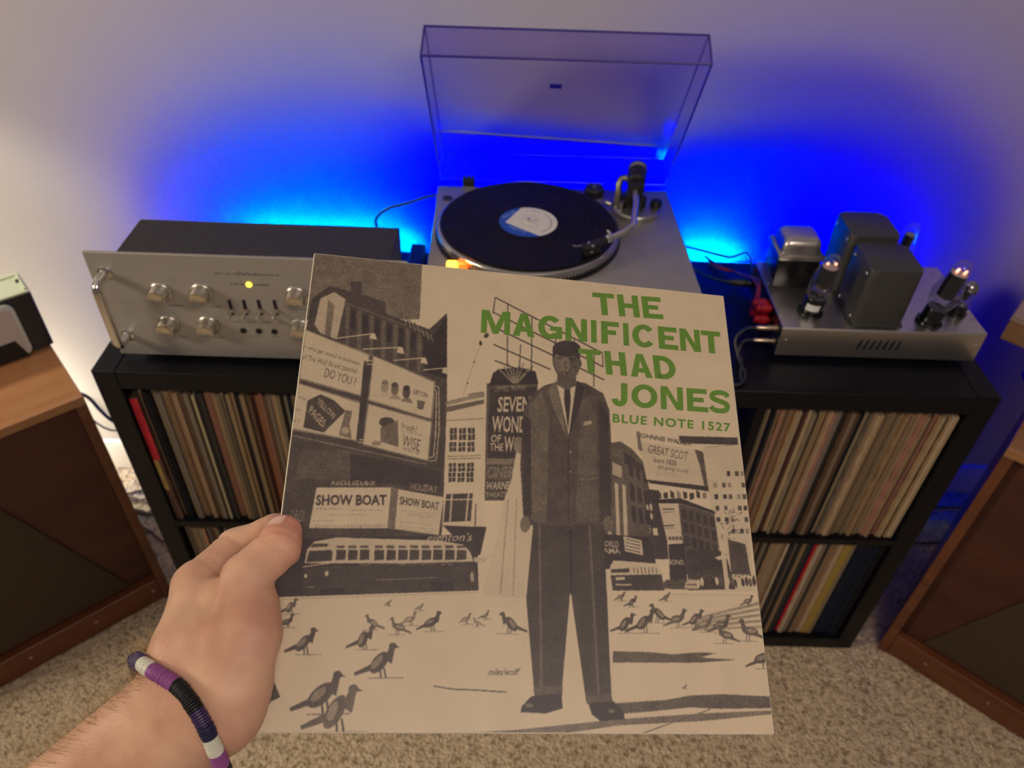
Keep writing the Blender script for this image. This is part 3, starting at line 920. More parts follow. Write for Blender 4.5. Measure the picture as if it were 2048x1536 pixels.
g.add([c - ex - upv * .0055, c + ex - upv * .0055, c + ex + upv * .0055, c - ex + upv * .0055], [(0, 1, 2, 3)])
bm_ = g.obj('lid_badge', m_badge, lid, world=True, angle=None); bm_.location = (0, 0.0012, 0.0006)
for hx in (-0.1525, 0.172):
    g = G(); g.box(hx - 0.012, hx + 0.012, 0.418, 0.433, TZ - 0.004, TZ + 0.012, 0.002, 1)
    for k in (-1, 0, 1):
        g.box(hx + k * 0.008 - 0.0025, hx + k * 0.008 + 0.0025, 0.420, 0.432, TZ + 0.011, TZ + 0.017, 0.001, 1)
    g.obj('hinge', m_black_plastic, tt, world=True)

# ---------------------------------------------------------------- the record on the platter
def vinyl_mat():
    m, nt, out = nodes_of('grooved_vinyl')
    N, L = nt.nodes.new, nt.links.new
    b = N('ShaderNodeBsdfPrincipled')
    b.inputs['Base Color'].default_value = (0.004, 0.004, 0.008, 1)
    b.inputs['Specular IOR Level'].default_value = 0.22
    b.inputs['Roughness'].default_value = 0.24
    b.inputs['Anisotropic'].default_value = 0.85
    tg = N('ShaderNodeTangent'); tg.direction_type = 'RADIAL'; tg.axis = 'Z'
    L(tg.outputs[0], b.inputs['Tangent'])
    tc = N('ShaderNodeTexCoord')
    ln = N('ShaderNodeVectorMath'); ln.operation = 'LENGTH'
    L(tc.outputs['Object'], ln.inputs[0])
    nz = N('ShaderNodeTexNoise'); nz.noise_dimensions = '1D'; nz.inputs['Scale'].default_value = 900; nz.inputs['Detail'].default_value = 3
    L(ln.outputs['Value'], nz.inputs['W'])
    mr = N('ShaderNodeMapRange'); mr.inputs[3].default_value = 0.14; mr.inputs[4].default_value = 0.36
    L(nz.outputs['Fac'], mr.inputs[0]); L(mr.outputs[0], b.inputs['Roughness'])
    bp = N('ShaderNodeBump'); bp.inputs['Strength'].default_value = 0.12; bp.inputs['Distance'].default_value = 0.001
    L(nz.outputs['Fac'], bp.inputs['Height']); L(bp.outputs[0], b.inputs['Normal'])
    L(b.outputs[0], out.inputs[0])
    return m


m_lab_w = mat('label_paper_white', (0.86, 0.84, 0.78), 0.6)
m_lab_b = mat('label_paper_blue', (0.02, 0.10, 0.60), 0.6)
m_lab_ink = mat('label_ink_pale', (0.30, 0.42, 0.78), 0.6)
m_lab_grey = mat('label_ink_grey', (0.36, 0.35, 0.42), 0.6)
RZ = TZ + 0.0230
vr = thing('vinyl_record', 'black vinyl record with a blue and white label turning on the turntable', 'record', (PX, PY, RZ))
g = G(); g.lathe((0, 0, 0), (0, 0, 1), [(0.003, 0), (0.149, 0), (0.1505, 0.0008), (0.149, 0.0018), (0.146, 0.0015), (0.060, 0.0015), (0.0525, 0.0018), (0.003, 0.0018)], 128, cap=False)
g.obj('disc', vinyl_mat(), vr)
LR_ = 0.0500
zt = 0.0021
poly = []
a0, a1 = math.radians(-108), math.radians(108)          # white field: right part of the label with a point to the left
for k in range(41):
    a = math.radians(-68) + (math.radians(104) - math.radians(-68)) * k / 40
    poly.append((LR_ * math.cos(a), LR_ * math.sin(a)))
poly.append((-0.0395, -0.004))
g = G(); g.lathe((0, 0, 0.0018), (0, 0, 1), [(LR_, 0), (LR_, 0.0002), (0.003, 0.0002)], 64); lab = g.obj('label', m_lab_b, vr)
g = G(); g.prism(poly, 'z', 0.00201, 0.00214); g.obj('white_field', m_lab_w, lab)
g = G()
for k in range(46):
    a = math.radians(-58 + k * 3.1)
    if rs.random() < 0.85:
        p = Vector((0.040 * math.cos(a), 0.040 * math.sin(a), 0.0022)); uu = Vector((-math.sin(a), math.cos(a), 0)); nn = Vector((math.cos(a), math.sin(a), 0)) * rs.uniform(.6, 1)
        g.add([p - uu * .0007 - nn * .0018, p + uu * .0007 - nn * .0018, p + uu * .0007 + nn * .0018, p - uu * .0007 + nn * .0018], [(0, 1, 2, 3)])
for row in range(6):
    x = -0.018 + abs(row - 2.5) * 0.004
    while x < 0.016:
        wd = rs.uniform(.001, .004)
        if abs(row - 2.5) > 1 or abs(x) > 0.008:
            y = -0.022 + row * 0.0088; g.add([(x, y, .0022), (x + wd * .8, y, .0022), (x + wd * .8, y + .0012, .0022), (x, y + .0012, .0022)], [(0, 1, 2, 3)])
        x += wd + 0.0008
g.obj('label_print', m_lab_grey, lab, kind='stuff', angle=None)


def label_word(body, p0, p1, h):
    v, tri = text_mesh(body, 0.01)
    p0, p1 = Vector((*p0, .0022)), Vector((*p1, .0022)); d = p1 - p0; nn = Vector((-d.y, d.x, 0)).normalized() * h
    g = G(); g.add([p0 + d * a + nn * b for a, b in v], [tuple(f) for f in tri]); g.obj('label_word', m_lab_ink, lab, angle=None)


label_word('BLUE', (-0.0405, 0.0095), (-0.0195, 0.0330), 0.0075)
label_word('NOTE', (-0.0345, -0.0215), (-0.0050, -0.0385), 0.0075)

# ---------------------------------------------------------------- valve amplifier (right, on the shelf)
m_chas = mat('satin_steel_chassis', (0.66, 0.63, 0.62), 0.30, 0.95, var=0.04, vscale=(3, 300, 300), bump=0.02, bscale=300, bstretch=(.03, 1, 1))
m_shroud = mat('dark_grey_shroud_enamel', (0.050, 0.050, 0.052), 0.42, var=0.06, vscale=(40, 40, 40), bump=0.04, bscale=500)
m_bake = mat('black_bakelite', (0.010, 0.010, 0.012), 0.22)
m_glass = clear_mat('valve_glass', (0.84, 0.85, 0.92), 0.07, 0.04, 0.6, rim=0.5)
m_plate = mat('blackened_anode', (0.018, 0.017, 0.018), 0.5, 0.3)
m_getter = mat('silver_getter_flash', (0.62, 0.60, 0.58), 0.18, 1.0)
m_heat = mat('glowing_heater', (1, .4, .2), 0.5, emit=(1.0, 0.36, 0.20), estr=3.2)
m_mica = mat('mica_spacer', (0.45, 0.42, 0.40), 0.35)
m_red_pl = mat('red_plastic', (0.42, 0.006, 0.022), 0.35)
m_gold = mat('gilded_brass', (0.62, 0.50, 0.36), 0.25, 1.0)
m_white = mat('paper_sticker', (0.70, 0.72, 0.74), 0.6)
va = thing('valve_amplifier', 'silver valve amplifier with dark transformer boxes and glass tubes on the right shelf end', 'amplifier', (0.55, 0.18, H))
AX0, AX1, AY0, AY1, AZ0, AZ1 = 0.3805, 0.7185, 0.082, 0.285, 0.781, 0.838
g = G(); g.box(AX0, AX1, AY0, AY1, AZ1 - 0.002, AZ1, 0.0008, 1); topp = g.obj('top_plate', m_chas, va, world=True)
g = G(); g.box(AX0, AX1, AY0, AY0 + 0.002, AZ0, AZ1 - 0.0022, 0.0006, 1); fp = g.obj('front_plate', m_chas, va, world=True)
g = G(); g.box(AX0 + 0.001, AX1 - 0.001, AY0 + 0.0022, AY1, AZ0 + 0.001, AZ1 - 0.0022); g.obj('chassis_body', m_bake, va, world=True)
for x in (AX0 + 0.03, AX1 - 0.03):
    for y in (AY0 + 0.03, AY1 - 0.03):
        g = G(); g.cyl((x, y, H), (x, y, AZ0 + 0.001), 0.012, n=16); g.obj('foot', m_rubber, va, world=True)
for i in range(7):
    x = 0.5125 + i * 0.0108
    g = G(); g.add([(x, AY0 - .0004, .7985), (x + .0035, AY0 - .0004, .7985), (x + .0065, AY0 - .0004, .8185), (x + .0030, AY0 - .0004, .8185), (x, AY0 + .001, .7985), (x + .0035, AY0 + .001, .7985), (x + .0065, AY0 + .001, .8185), (x + .0030, AY0 + .001, .8185)],
                   [(0, 1, 2, 3), (4, 7, 6, 5), (0, 4, 5, 1), (1, 5, 6, 2), (2, 6, 7, 3), (3, 7, 4, 0)]); g.obj('vent_slot', m_hole, fp, world=True)


def screw(p, ax, parent, r=0.0032, name='screw'):
    g = G(); g.lathe(p, ax, [(r, 0), (r * .9, 0.0012), (r * .3, 0.0019)], 12); g.obj(name, m_steel, parent, world=True)


screw((AX0 + 0.012, AY0, 0.812), (0, -1, 0), fp); screw((AX1 - 0.008, AY0, 0.812), (0, -1, 0), fp)
for x, y in ((0.386, 0.118), (0.7105, 0.120), (0.4700, 0.158), (0.388, 0.215), (0.700, 0.262)):
    screw((x, y, AZ1), (0, 0, 1), topp)


def shroud(x0, x1, y0, y1, z1):
    g = G()
    ol = rrect(x0, x1, y0, y1, 0.011)
    g.prism(ol, 'z', AZ1 + 0.003, z1, 0.0045)
    sh = g.obj('transformer_shroud', m_shroud, va, world=True)
    g = G(); g.prism(rrect(x0 - 0.004, x1 + 0.004, y0 + 0.004, y1 - 0.003, 0.004), 'z', AZ1 + 0.0001, AZ1 + 0.0031); g.obj('base_flange', m_shroud, sh, world=True)
    for y in (y0 + 0.016, y1 - 0.016):
        for z in (AZ1 + 0.014, z1 - 0.014):
            screw((x0, y, z), (-1, 0, 0), sh, 0.0034)
    return sh


shroud(0.4925, 0.5765, 0.0880, 0.1760, 0.9475)
shroud(0.4905, 0.5730, 0.1840, 0.2690, 0.9530)
# lying power transformer with a silver bell
g = G(); g.box(0.389, 0.462, 0.200, 0.268, AZ1, 0.8945, 0.003, 2); pt = g.obj('power_transformer', m_bake, va, world=True)
g = G(); g.prism(rrect(0.3855, 0.4655, 0.1965, 0.2715, 0.004), 'z', 0.8950, 0.9020, 0.0008); g.obj('lamination_stack', m_satin, pt, world=True)
ol = rrect(0.391, 0.460, 0.202, 0.266, 0.012)
g = G()
rings = []
for dz, ins in ((0, 0), (0.016, 0.001), (0.022, 0.003), (0.026, 0.007), (0.028, 0.013)):
    cx, cy = 0.4255, 0.234
    rings.append([(cx + (x - cx) * (1 - ins / 0.034), cy + (y - cy) * (1 - ins / 0.032), 0.9022 + dz) for x, y in ol])
g.rings(rings); g.obj('bell_cover', m_chas, pt, world=True, angle=60)


def valve(base, h, rb, prof, lean=(0.02, 0.0), sticker=False, getter=False, heaters=((0, 0),), hz=None, plate_r=0.008):
    b = Vector(base); ax = Vector((lean[0], lean[1], 1)).normalized()
    hb = prof[0][1]
    g = G(); g.lathe(b, ax, [(rb * 1.25, 0), (rb * 1.25, 0.004), (rb, 0.0045), (rb, hb - 0.002), (rb * .94, hb)], 28); v = g.obj('valve', m_bake, va, world=True)
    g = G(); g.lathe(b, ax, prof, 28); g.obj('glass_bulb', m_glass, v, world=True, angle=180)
    g = G(); z0, z1 = hb + h * 0.16, h * 0.80
    g.lathe(b + ax * z0, ax, [(plate_r * .5, 0), (plate_r, 0.004), (plate_r, z1 - z0 - 0.002), (plate_r * .8, z1 - z0)], 12); g.obj('anode', m_plate, v, world=True)
    g = G(); g.lathe(b + ax * z1, ax, [(plate_r * 1.0, 0), (plate_r * 1.0, 0.001)], 20); g.obj('mica_spacer', m_mica, v, world=True)
    for dx, dz in heaters:
        g = G(); g.sphere(b + ax * (z1 + 0.003 + dz) + Vector((dx, -0.002, 0)), 0.0024, 10, 8); g.obj('heater_glow', m_heat, v, world=True)
    if getter:
        g = G(); top = [(r * 0.97, z - 0.0004) for r, z in prof if z > h * 0.70]
        g.lathe(b, ax, top, 24); g.obj('getter_flash', m_getter, v, world=True, angle=180)
    if sticker:
        g = G(); rs_ = []
        for k in range(7):
            a = math.radians(-150 + k * 13)
            rs_.append((math.cos(a) * rb * 1.012, math.sin(a) * rb * 1.012))
        vs = [b + Vector((x, y, 0)) + ax * zz for x, y in rs_ for zz in (0.012, 0.024)]
        g.add(vs, [(2 * i, 2 * i + 2, 2 * i + 3, 2 * i + 1) for i in range(6)]); g.obj('sticker', m_white, v, world=True)
    return v


valve((0.4370, 0.1290, AZ1), 0.112, 0.0170, [(0.0160, 0.032), (0.0185, 0.040), (0.0195, 0.062), (0.0175, 0.078), (0.0140, 0.090), (0.0130, 0.102), (0.0085, 0.110), (0.001, 0.112)], (0.085, 0.0), True, False, ((-0.007, 0.004), (0.006, 0.004), (-0.006, -0.020), (0.004, -0.024)), plate_r=0.0128)
valve((0.6315, 0.1120, AZ1), 0.120, 0.0170, [(0.0160, 0.030), (0.0225, 0.044), (0.0235, 0.060), (0.0195, 0.078), (0.0150, 0.092), (0.0140, 0.106), (0.0085, 0.117), (0.001, 0.120)], (0.13, 0.0), False, False, ((-0.007, 0.002), (0.008, 0.002), (-0.006, 0.006), (0.007, -0.001)), plate_r=0.0140)
valve((0.6890, 0.1430, AZ1), 0.062, 0.0150, [(0.0125, 0.016), (0.0135, 0.022), (0.0138, 0.046), (0.0115, 0.056), (0.006, 0.061), (0.001, 0.062)], (0.12, 0.0), False, True, (), plate_r=0.0065)
valve((0.6150, 0.2520, AZ1), 0.105, 0.0160, [(0.0150, 0.028), (0.0190, 0.040), (0.0195, 0.056), (0.0165, 0.072), (0.0125, 0.086), (0.0120, 0.096), (0.0075, 0.103), (0.001, 0.105)], (0.10, 0.0), False, False, (), plate_r=0.0085)
# sockets on the left side: loudspeaker posts in red, two phono sockets
for y, z in ((0.152, 0.826), (0.172, 0.822), (0.148, 0.806), (0.170, 0.804)):
    g = G(); g.lathe((AX0 - 0.0005, y, z), (-1, 0, 0.06), [(0.0060, 0), (0.0060, 0.004), (0.0090, 0.005), (0.0090, 0.017), (0.0070, 0.019), (0.0070, 0.026), (0.004, 0.027)], 18); g.obj('binding_post', m_red_pl, va, world=True)
for y, z in ((0.104, 0.8205), (0.100, 0.797)):
    g = G(); g.lathe((AX0 - 0.0005, y, z), (-1, 0, 0), [(0.0082, 0), (0.0082, 0.003), (0.0050, 0.0035), (0.0050, 0.009)], 18); g.obj('phono_socket', m_gold, va, world=True)
g = G(); g.lathe((AX1 + 0.0005, 0.110, 0.806), (1, 0, 0), [(0.005, 0), (0.005, 0.005), (0.003, 0.006)], 14); g.obj('side_knob', m_steel, va, world=True)

SL_POS = (-0.05713, -0.58217, 1.19569)
SL_ROT = ((0.986841, -0.016422, 0.160857), (0.084073, 0.90189, -0.423706), (-0.138117, 0.431654, 0.891403))
BEAD_RUN = (('violet', .012), ('white', .009), ('lilac', .017), ('black', .0185), ('violet', .0075), ('navy', .0085), ('white', .0095), ('lilac', .010), ('black', .016), ('violet', .012), ('white', .010), ('lilac', .010))
BEAD_SHIFT = 0.030
HAND = {  # joints and radii taken from image pixels with chosen depths, in camera axes
    'thumb': [(-0.1551, -0.1378, -0.0, 0.0168), (-0.1507, -0.11, -0.01, 0.0138), (-0.1378, -0.0965, -0.022, 0.0127), (-0.1373, -0.0895, -0.0312, 0.0111)],
    'index': [(-0.1789, -0.149, -0.0, 0.0207), (-0.1873, -0.1205, -0.028, 0.0143), (-0.173, -0.1044, -0.053, 0.0129), (-0.1509, -0.0951, -0.0567, 0.0117), (-0.1315, -0.0913, -0.0601, 0.0099)],
    'middle': [(-0.1893, -0.1636, -0.025, 0.0178), (-0.1955, -0.1336, -0.045, 0.0142), (-0.1767, -0.1236, -0.067, 0.0129), (-0.1454, -0.1103, -0.0511, 0.0113), (-0.1243, -0.1079, -0.0545, 0.0098)],
    'ring': [(-0.1935, -0.1732, -0.035, 0.0176), (-0.199, -0.1491, -0.055, 0.0139), (-0.1788, -0.1399, -0.073, 0.0124), (-0.1449, -0.1242, -0.0445, 0.0105), (-0.1257, -0.1225, -0.0476, 0.0093)],
    'pinky': [(-0.1956, -0.1781, -0.04, 0.0159), (-0.1998, -0.1618, -0.06, 0.0121), (-0.1804, -0.1553, -0.07, 0.0107), (-0.1455, -0.1388, -0.0364, 0.0088), (-0.1318, -0.1373, -0.0386, 0.0079)],
    'thenar': [(-0.1447, -0.1255, -0.003, 0.0135), (-0.1458, -0.1381, 0.006, 0.0168), (-0.1506, -0.1652, 0.0155, 0.017), (-0.1501, -0.1773, 0.0155, 0.0154)],
    'dorsum': [(-0.1816, -0.1301, -0.017, 0.0151), (-0.1739, -0.1483, 0.002, 0.0234), (-0.1751, -0.1704, 0.006, 0.0204)],
    'web': [(-0.1755, -0.1251, -0.02, 0.0135), (-0.1587, -0.1238, -0.01, 0.0143)],
    'wristA': [(-0.1789, -0.1546, -0.0, 0.0202), (-0.1912, -0.17, 0.002, 0.0162), (-0.2927, -0.2544, -0.015, 0.0183)],
    'wristB': [(-0.1723, -0.1704, 0.006, 0.0215), (-0.1764, -0.1786, 0.006, 0.0199), (-0.2757, -0.2648, -0.012, 0.023)],
    'wristC': [(-0.1517, -0.1625, 0.0155, 0.0173), (-0.1608, -0.1852, 0.013, 0.0158), (-0.261, -0.2734, -0.01, 0.0189)],
}
HAND_RELIEF = [((-0.1761, -0.1126), (-0.1809, -0.1383), 0.0085, 0.0022), ((-0.1627, -0.107), (-0.1602, -0.1383), 0.0045, -0.0011), ((-0.1467, -0.1126), (-0.1551, -0.1322), 0.01, 0.0009), ((-0.1775, -0.1047), (-0.1635, -0.1008), 0.001, 0.0012), ((-0.1663, -0.098), (-0.1557, -0.0969), 0.0009, 0.001), ((-0.1705, -0.1019), (-0.1593, -0.0952), 0.0009, 0.0007), ((-0.1341, -0.1131), (-0.1411, -0.1154), 0.001, 0.001)]
HAND_O = [-0.07089, -0.60565, 1.29923]
HAND_CAM_AX = [[0.999449, 0.01092, 0.031331], [-0.030769, 0.658412, 0.752029], [-0.012417, -0.752579, 0.658385]]  # the camera's axes; the origin lies on its line of sight

# printed picture: tone, outlines in thousandths of the sleeve, converted from image pixel positions
ART = [('P',0.42,[(-1,-1),(246,1),(248,145),(-54,177),(-23,72)]),('P',0.2,[(3,196),(6,120),(43,80),(89,92),(87,67),(111,64),(114,95),(169,110),(
171,138),(205,150),(248,161),(271,168),(309,123),(324,483),(319,637),(390,618),(398,741),(0,771),(1,439)]),('P',0.8,[(25,116),(54,96),(80,112),(70,214),(
34,202),(19,182)]),('P',0.45,[(42,116),(57,130),(56,210),(43,204)]),('P',0.34,[(81,127),(91,130),(98,235),(90,232)]),('P',0.08,[(94,136),(105,139),(
107,185),(97,182)]),('L',0.4,2.7,[(78,120),(105,129)]),('P',0.34,[(108,136),(118,139),(125,242),(116,240)]),('P',0.08,[(121,145),(132,147),(134,194),(
124,191)]),('L',0.4,2.7,[(105,129),(133,137)]),('P',0.34,[(136,144),(146,147),(151,250),(143,247)]),('P',0.08,[(148,153),(160,156),(161,202),(
151,199)]),('L',0.4,2.7,[(133,137),(160,146)]),('P',0.34,[(163,153),(173,156),(178,257),(169,254)]),('P',0.08,[(176,162),(187,164),(188,211),(
178,208)]),('L',0.4,2.7,[(160,146),(187,154)]),('P',0.34,[(190,162),(200,164),(205,264),(196,261)]),('P',0.08,[(203,170),(214,173),(215,219),(
205,216)]),('L',0.4,2.7,[(187,154),(215,163)]),('P',0.34,[(218,170),(228,173),(231,271),(223,269)]),('P',0.08,[(230,179),(242,182),(242,228),(
232,225)]),('L',0.4,2.7,[(215,163),(242,171)]),('P',0.34,[(245,179),(255,182),(258,279),(249,276)]),('P',0.08,[(258,188),(269,190),(269,236),(
259,233)]),('L',0.4,2.7,[(242,171),(270,180)]),('P',0.07,[(261,220),(310,129),(316,288),(268,274)]),('L',0.06,2.1,[(87,67),(111,64)]),(
'L',0.12,1.7,[(204,135),(224,167)]),('L',0.85,1.3,[(211,142),(219,161)]),('L',0.12,1.7,[(215,141),(235,173)]),('L',0.85,1.3,[(222,148),(230,168)]),(
'L',0.12,1.7,[(225,148),(245,180)]),('L',0.85,1.3,[(232,155),(240,174)]),('L',0.12,1.7,[(236,154),(255,187)]),('L',0.85,1.3,[(243,161),(251,181)]),(
'L',0.12,1.7,[(246,161),(266,193)]),('L',0.85,1.3,[(253,168),(261,187)]),('L',0.12,1.7,[(257,167),(276,200)]),('L',0.85,1.3,[(264,174),(272,194)]),(
'L',0.12,1.7,[(267,174),(287,206)]),('L',0.85,1.3,[(274,181),(282,200)]),('L',0.88,2.6,[(69,211),(150,191)]),('P',0.92,[(142,193),(152,192),(157,206),(
140,204)]),('L',0.88,2.6,[(128,232),(213,219)]),('P',0.92,[(204,221),(215,220),(219,235),(203,233)]),('L',0.88,2.6,[(196,253),(266,240)]),(
'P',0.92,[(257,242),(268,241),(272,256),(256,253)]),('L',0.88,2.6,[(263,270),(315,260)]),('P',0.92,[(306,262),(317,261),(321,276),(304,273)]),(
'P',0.52,[(-2,195),(145,242),(138,345),(-1,316)]),('P',0.9,[(2,198),(142,246),(134,341),(2,312)]),('P',0.52,[(-5,322),(138,357),(135,446),(-4,430)]),(
'P',0.9,[(-1,325),(135,361),(131,443),(-2,426)]),('P',0.52,[(150,244),(291,294),(289,386),(148,353)]),('P',0.9,[(153,247),(288,298),(285,383),(
151,349)]),('P',0.52,[(147,358),(289,388),(285,480),(146,453)]),('P',0.9,[(151,361),(286,392),(282,477),(148,450)]),('P',0.16,[(133,259),(151,267),(
143,443),(132,441)]),('L',0.9,2.3,[(139,258),(151,258)]),('L',0.9,2.3,[(139,267),(151,267)]),('L',0.9,2.3,[(138,441),(149,441)]),(
'L',0.9,2.3,[(137,447),(149,448)]),('L',0.85,2.1,[(289,305),(299,309),(304,406),(301,476),(287,479)]),('L',0.85,2.1,[(290,314),(294,319),(297,407),(
295,469),(286,471)]),('P',0.2,[(24,362),(49,346),(78,357),(104,380),(64,431),(22,423)]),('P',0.45,[(104,378),(118,379),(115,409),(122,440),(95,435),(
100,404)]),('E',0.75,108,423,8.0,7.7,-0.1),('E',0.62,182,317,8.2,15.7,0.0),('P',0.82,[(173,337),(179,329),(190,331),(199,342),(171,339)]),(
'E',0.47,182,307,7.0,6.0,-0.1),('E',0.4,204,321,8.2,15.7,0.0),('P',0.6,[(195,341),(201,334),(212,335),(221,346),(193,344)]),(
'E',0.25,203,311,7.7,6.0,-0.09),('E',0.24,229,326,8.2,15.7,0.0),('P',0.44,[(220,346),(226,338),(237,340),(246,351),(218,348)]),(
'E',0.09,229,316,7.0,6.0,-0.1),('P',0.35,[(253,343),(271,344),(267,365),(255,362)]),('E',0.42,198,416,17.0,26.5,0.0),('E',0.22,192,398,16.6,11.0,-0.09),(
'P',0.4,[(180,413),(215,392),(220,452),(182,443)]),('E',0.6,174,447,10.0,5.5,-0.1),('L',0.45,3.2,[(1,442),(281,486)]),('P',0.28,[(22,471),(122,469),(
133,528),(19,534)]),('P',0.13,[(122,469),(311,501),(312,533),(128,533)]),('P',0.92,[(62,549),(212,540),(210,625),(56,632)]),('P',0.4,[(211,538),(
226,543),(224,628),(209,625)]),('P',0.9,[(226,543),(320,555),(313,634),(224,626)]),('L',0.75,2.1,[(92,534),(96,542)]),('L',0.75,2.1,[(100,536),(
104,542)]),('L',0.75,2.1,[(108,533),(112,541)]),('L',0.75,2.1,[(116,535),(120,541)]),('L',0.75,2.1,[(124,532),(128,541)]),('L',0.75,2.1,[(132,534),(
136,540)]),('L',0.75,2.1,[(140,531),(144,540)]),('L',0.75,2.1,[(148,533),(152,539)]),('L',0.75,2.1,[(156,530),(160,539)]),('L',0.75,2.1,[(164,532),(
168,538)]),('L',0.75,2.1,[(172,529),(176,538)]),('L',0.55,1.7,[(66,593),(71,592)]),('L',0.55,1.7,[(73,592),(78,592)]),('L',0.55,1.7,[(81,592),(
86,592)]),('L',0.55,1.7,[(89,591),(91,591)]),('L',0.55,1.7,[(93,591),(99,591)]),('L',0.55,1.7,[(101,591),(107,590)]),('L',0.55,1.7,[(108,590),(
112,590)]),('L',0.55,1.7,[(114,590),(118,590)]),('L',0.55,1.7,[(133,592),(135,592)]),('L',0.55,1.7,[(137,592),(140,592)]),('L',0.55,1.7,[(143,592),(
148,591)]),('L',0.55,1.7,[(150,591),(155,591)]),('L',0.55,1.7,[(157,591),(161,591)]),('L',0.55,1.7,[(163,591),(165,591)]),('L',0.55,1.7,[(167,590),(
170,590)]),('L',0.55,1.7,[(172,590),(178,590)]),('L',0.55,1.7,[(181,590),(184,590)]),('L',0.55,1.7,[(187,589),(191,589)]),('L',0.55,1.7,[(194,589),(
196,589)]),('L',0.55,1.7,[(95,603),(100,603)]),('L',0.55,1.7,[(102,603),(108,603)]),('L',0.55,1.7,[(110,603),(113,602)]),('L',0.55,1.7,[(115,602),(
117,602)]),('L',0.55,1.7,[(119,602),(122,602)]),('L',0.55,1.7,[(124,602),(126,602)]),('L',0.55,1.7,[(129,602),(132,601)]),('L',0.55,1.7,[(134,601),(
139,601)]),('L',0.55,1.7,[(142,601),(145,601)]),('L',0.55,1.7,[(147,601),(152,600)]),('L',0.55,1.7,[(153,600),(159,600)]),('L',0.55,1.7,[(161,600),(
166,600)]),('L',0.55,1.7,[(168,600),(170,599)]),('L',0.55,1.7,[(62,617),(66,617)]),('L',0.55,1.7,[(68,617),(70,617)]),('L',0.55,1.7,[(71,617),(
74,616)]),('L',0.55,1.7,[(77,616),(79,616)]),('L',0.55,1.7,[(82,616),(88,616)]),('L',0.55,1.7,[(90,616),(94,616)]),('L',0.55,1.7,[(96,615),(100,615)]),(
'L',0.55,1.7,[(66,626),(68,626)]),('L',0.55,1.7,[(71,626),(76,625)]),('L',0.55,1.7,[(79,625),(81,625)]),('L',0.55,1.7,[(84,625),(86,625)]),(
'L',0.55,1.7,[(88,625),(92,625)]),('L',0.55,1.7,[(95,625),(98,624)]),('L',0.55,1.7,[(101,624),(105,624)]),('L',0.55,1.7,[(107,624),(110,624)]),(
'L',0.55,1.7,[(112,624),(114,624)]),('L',0.55,1.7,[(116,624),(120,623)]),('L',0.55,1.7,[(123,623),(126,623)]),('L',0.55,1.7,[(127,623),(133,623)]),(
'L',0.55,1.7,[(135,623),(139,622)]),('L',0.55,1.7,[(141,622),(145,622)]),('L',0.55,1.7,[(148,622),(152,622)]),('L',0.55,1.7,[(154,622),(156,622)]),(
'L',0.55,1.7,[(159,621),(161,621)]),('L',0.55,1.7,[(163,621),(168,621)]),('L',0.55,1.7,[(170,621),(175,621)]),('L',0.55,1.7,[(178,621),(182,620)]),(
'L',0.55,1.7,[(185,620),(187,620)]),('L',0.55,1.7,[(189,620),(192,620)]),('L',0.55,1.7,[(195,620),(198,620)]),('L',0.55,1.7,[(200,619),(206,619)]),(
'L',0.55,1.7,[(66,629),(72,629)]),('L',0.55,1.7,[(74,629),(78,628)]),('L',0.55,1.7,[(80,628),(84,628)]),('L',0.55,1.7,[(86,628),(90,628)]),(
'L',0.55,1.7,[(91,628),(95,628)]),('L',0.55,1.7,[(98,627),(103,627)]),('L',0.55,1.7,[(106,627),(109,627)]),('L',0.55,1.7,[(111,627),(114,627)]),(
'L',0.55,1.7,[(116,627),(121,626)]),('L',0.55,1.7,[(123,626),(127,626)]),('L',0.55,1.7,[(129,626),(134,626)]),('L',0.55,1.7,[(137,626),(141,625)]),(
'L',0.55,1.7,[(144,625),(147,625)]),('L',0.55,1.7,[(150,625),(153,625)]),('L',0.55,1.7,[(155,625),(160,624)]),('L',0.55,1.7,[(163,624),(166,624)]),(
'L',0.55,1.7,[(169,624),(173,624)]),('L',0.55,1.7,[(175,624),(177,624)]),('L',0.55,1.7,[(180,623),(183,623)]),('L',0.55,1.7,[(185,623),(189,623)]),(
'L',0.55,1.7,[(192,623),(196,623)]),('L',0.6,1.5,[(235,588),(238,588)]),('L',0.6,1.5,[(241,588),(245,588)]),('L',0.6,1.5,[(248,589),(251,589)]),(
'L',0.6,1.5,[(254,589),(258,589)]),('L',0.6,1.5,[(261,589),(266,589)]),('L',0.6,1.5,[(269,590),(273,590)]),('L',0.6,1.5,[(275,590),(278,590)]),(
'L',0.6,1.5,[(280,590),(285,590)]),('L',0.6,1.5,[(288,590),(292,591)]),('L',0.6,1.5,[(295,591),(299,591)]),('L',0.6,1.5,[(301,591),(305,591)]),(
'L',0.6,1.5,[(249,594),(253,595)]),('L',0.6,1.5,[(255,595),(259,595)]),('L',0.6,1.5,[(262,595),(266,595)]),('L',0.6,1.5,[(268,595),(270,596)]),(
'L',0.6,1.5,[(272,596),(276,596)]),('L',0.6,1.5,[(278,596),(281,596)]),('L',0.6,1.5,[(283,596),(287,596)]),('L',0.6,1.5,[(289,596),(293,597)]),(
'L',0.6,1.5,[(294,597),(297,597)]),('L',0.6,1.5,[(298,597),(301,597)]),('L',0.6,1.5,[(274,600),(277,601)]),('L',0.6,1.5,[(279,601),(282,601)]),(
'L',0.6,1.5,[(284,601),(288,601)]),('L',0.6,1.5,[(235,611),(237,611)]),('L',0.6,1.5,[(240,611),(242,611)]),('L',0.6,1.5,[(244,611),(247,611)]),(
'L',0.6,1.5,[(249,611),(252,612)]),('L',0.6,1.5,[(255,612),(258,612)]),('L',0.6,1.5,[(259,612),(263,612)]),('L',0.6,1.5,[(265,612),(269,612)]),(
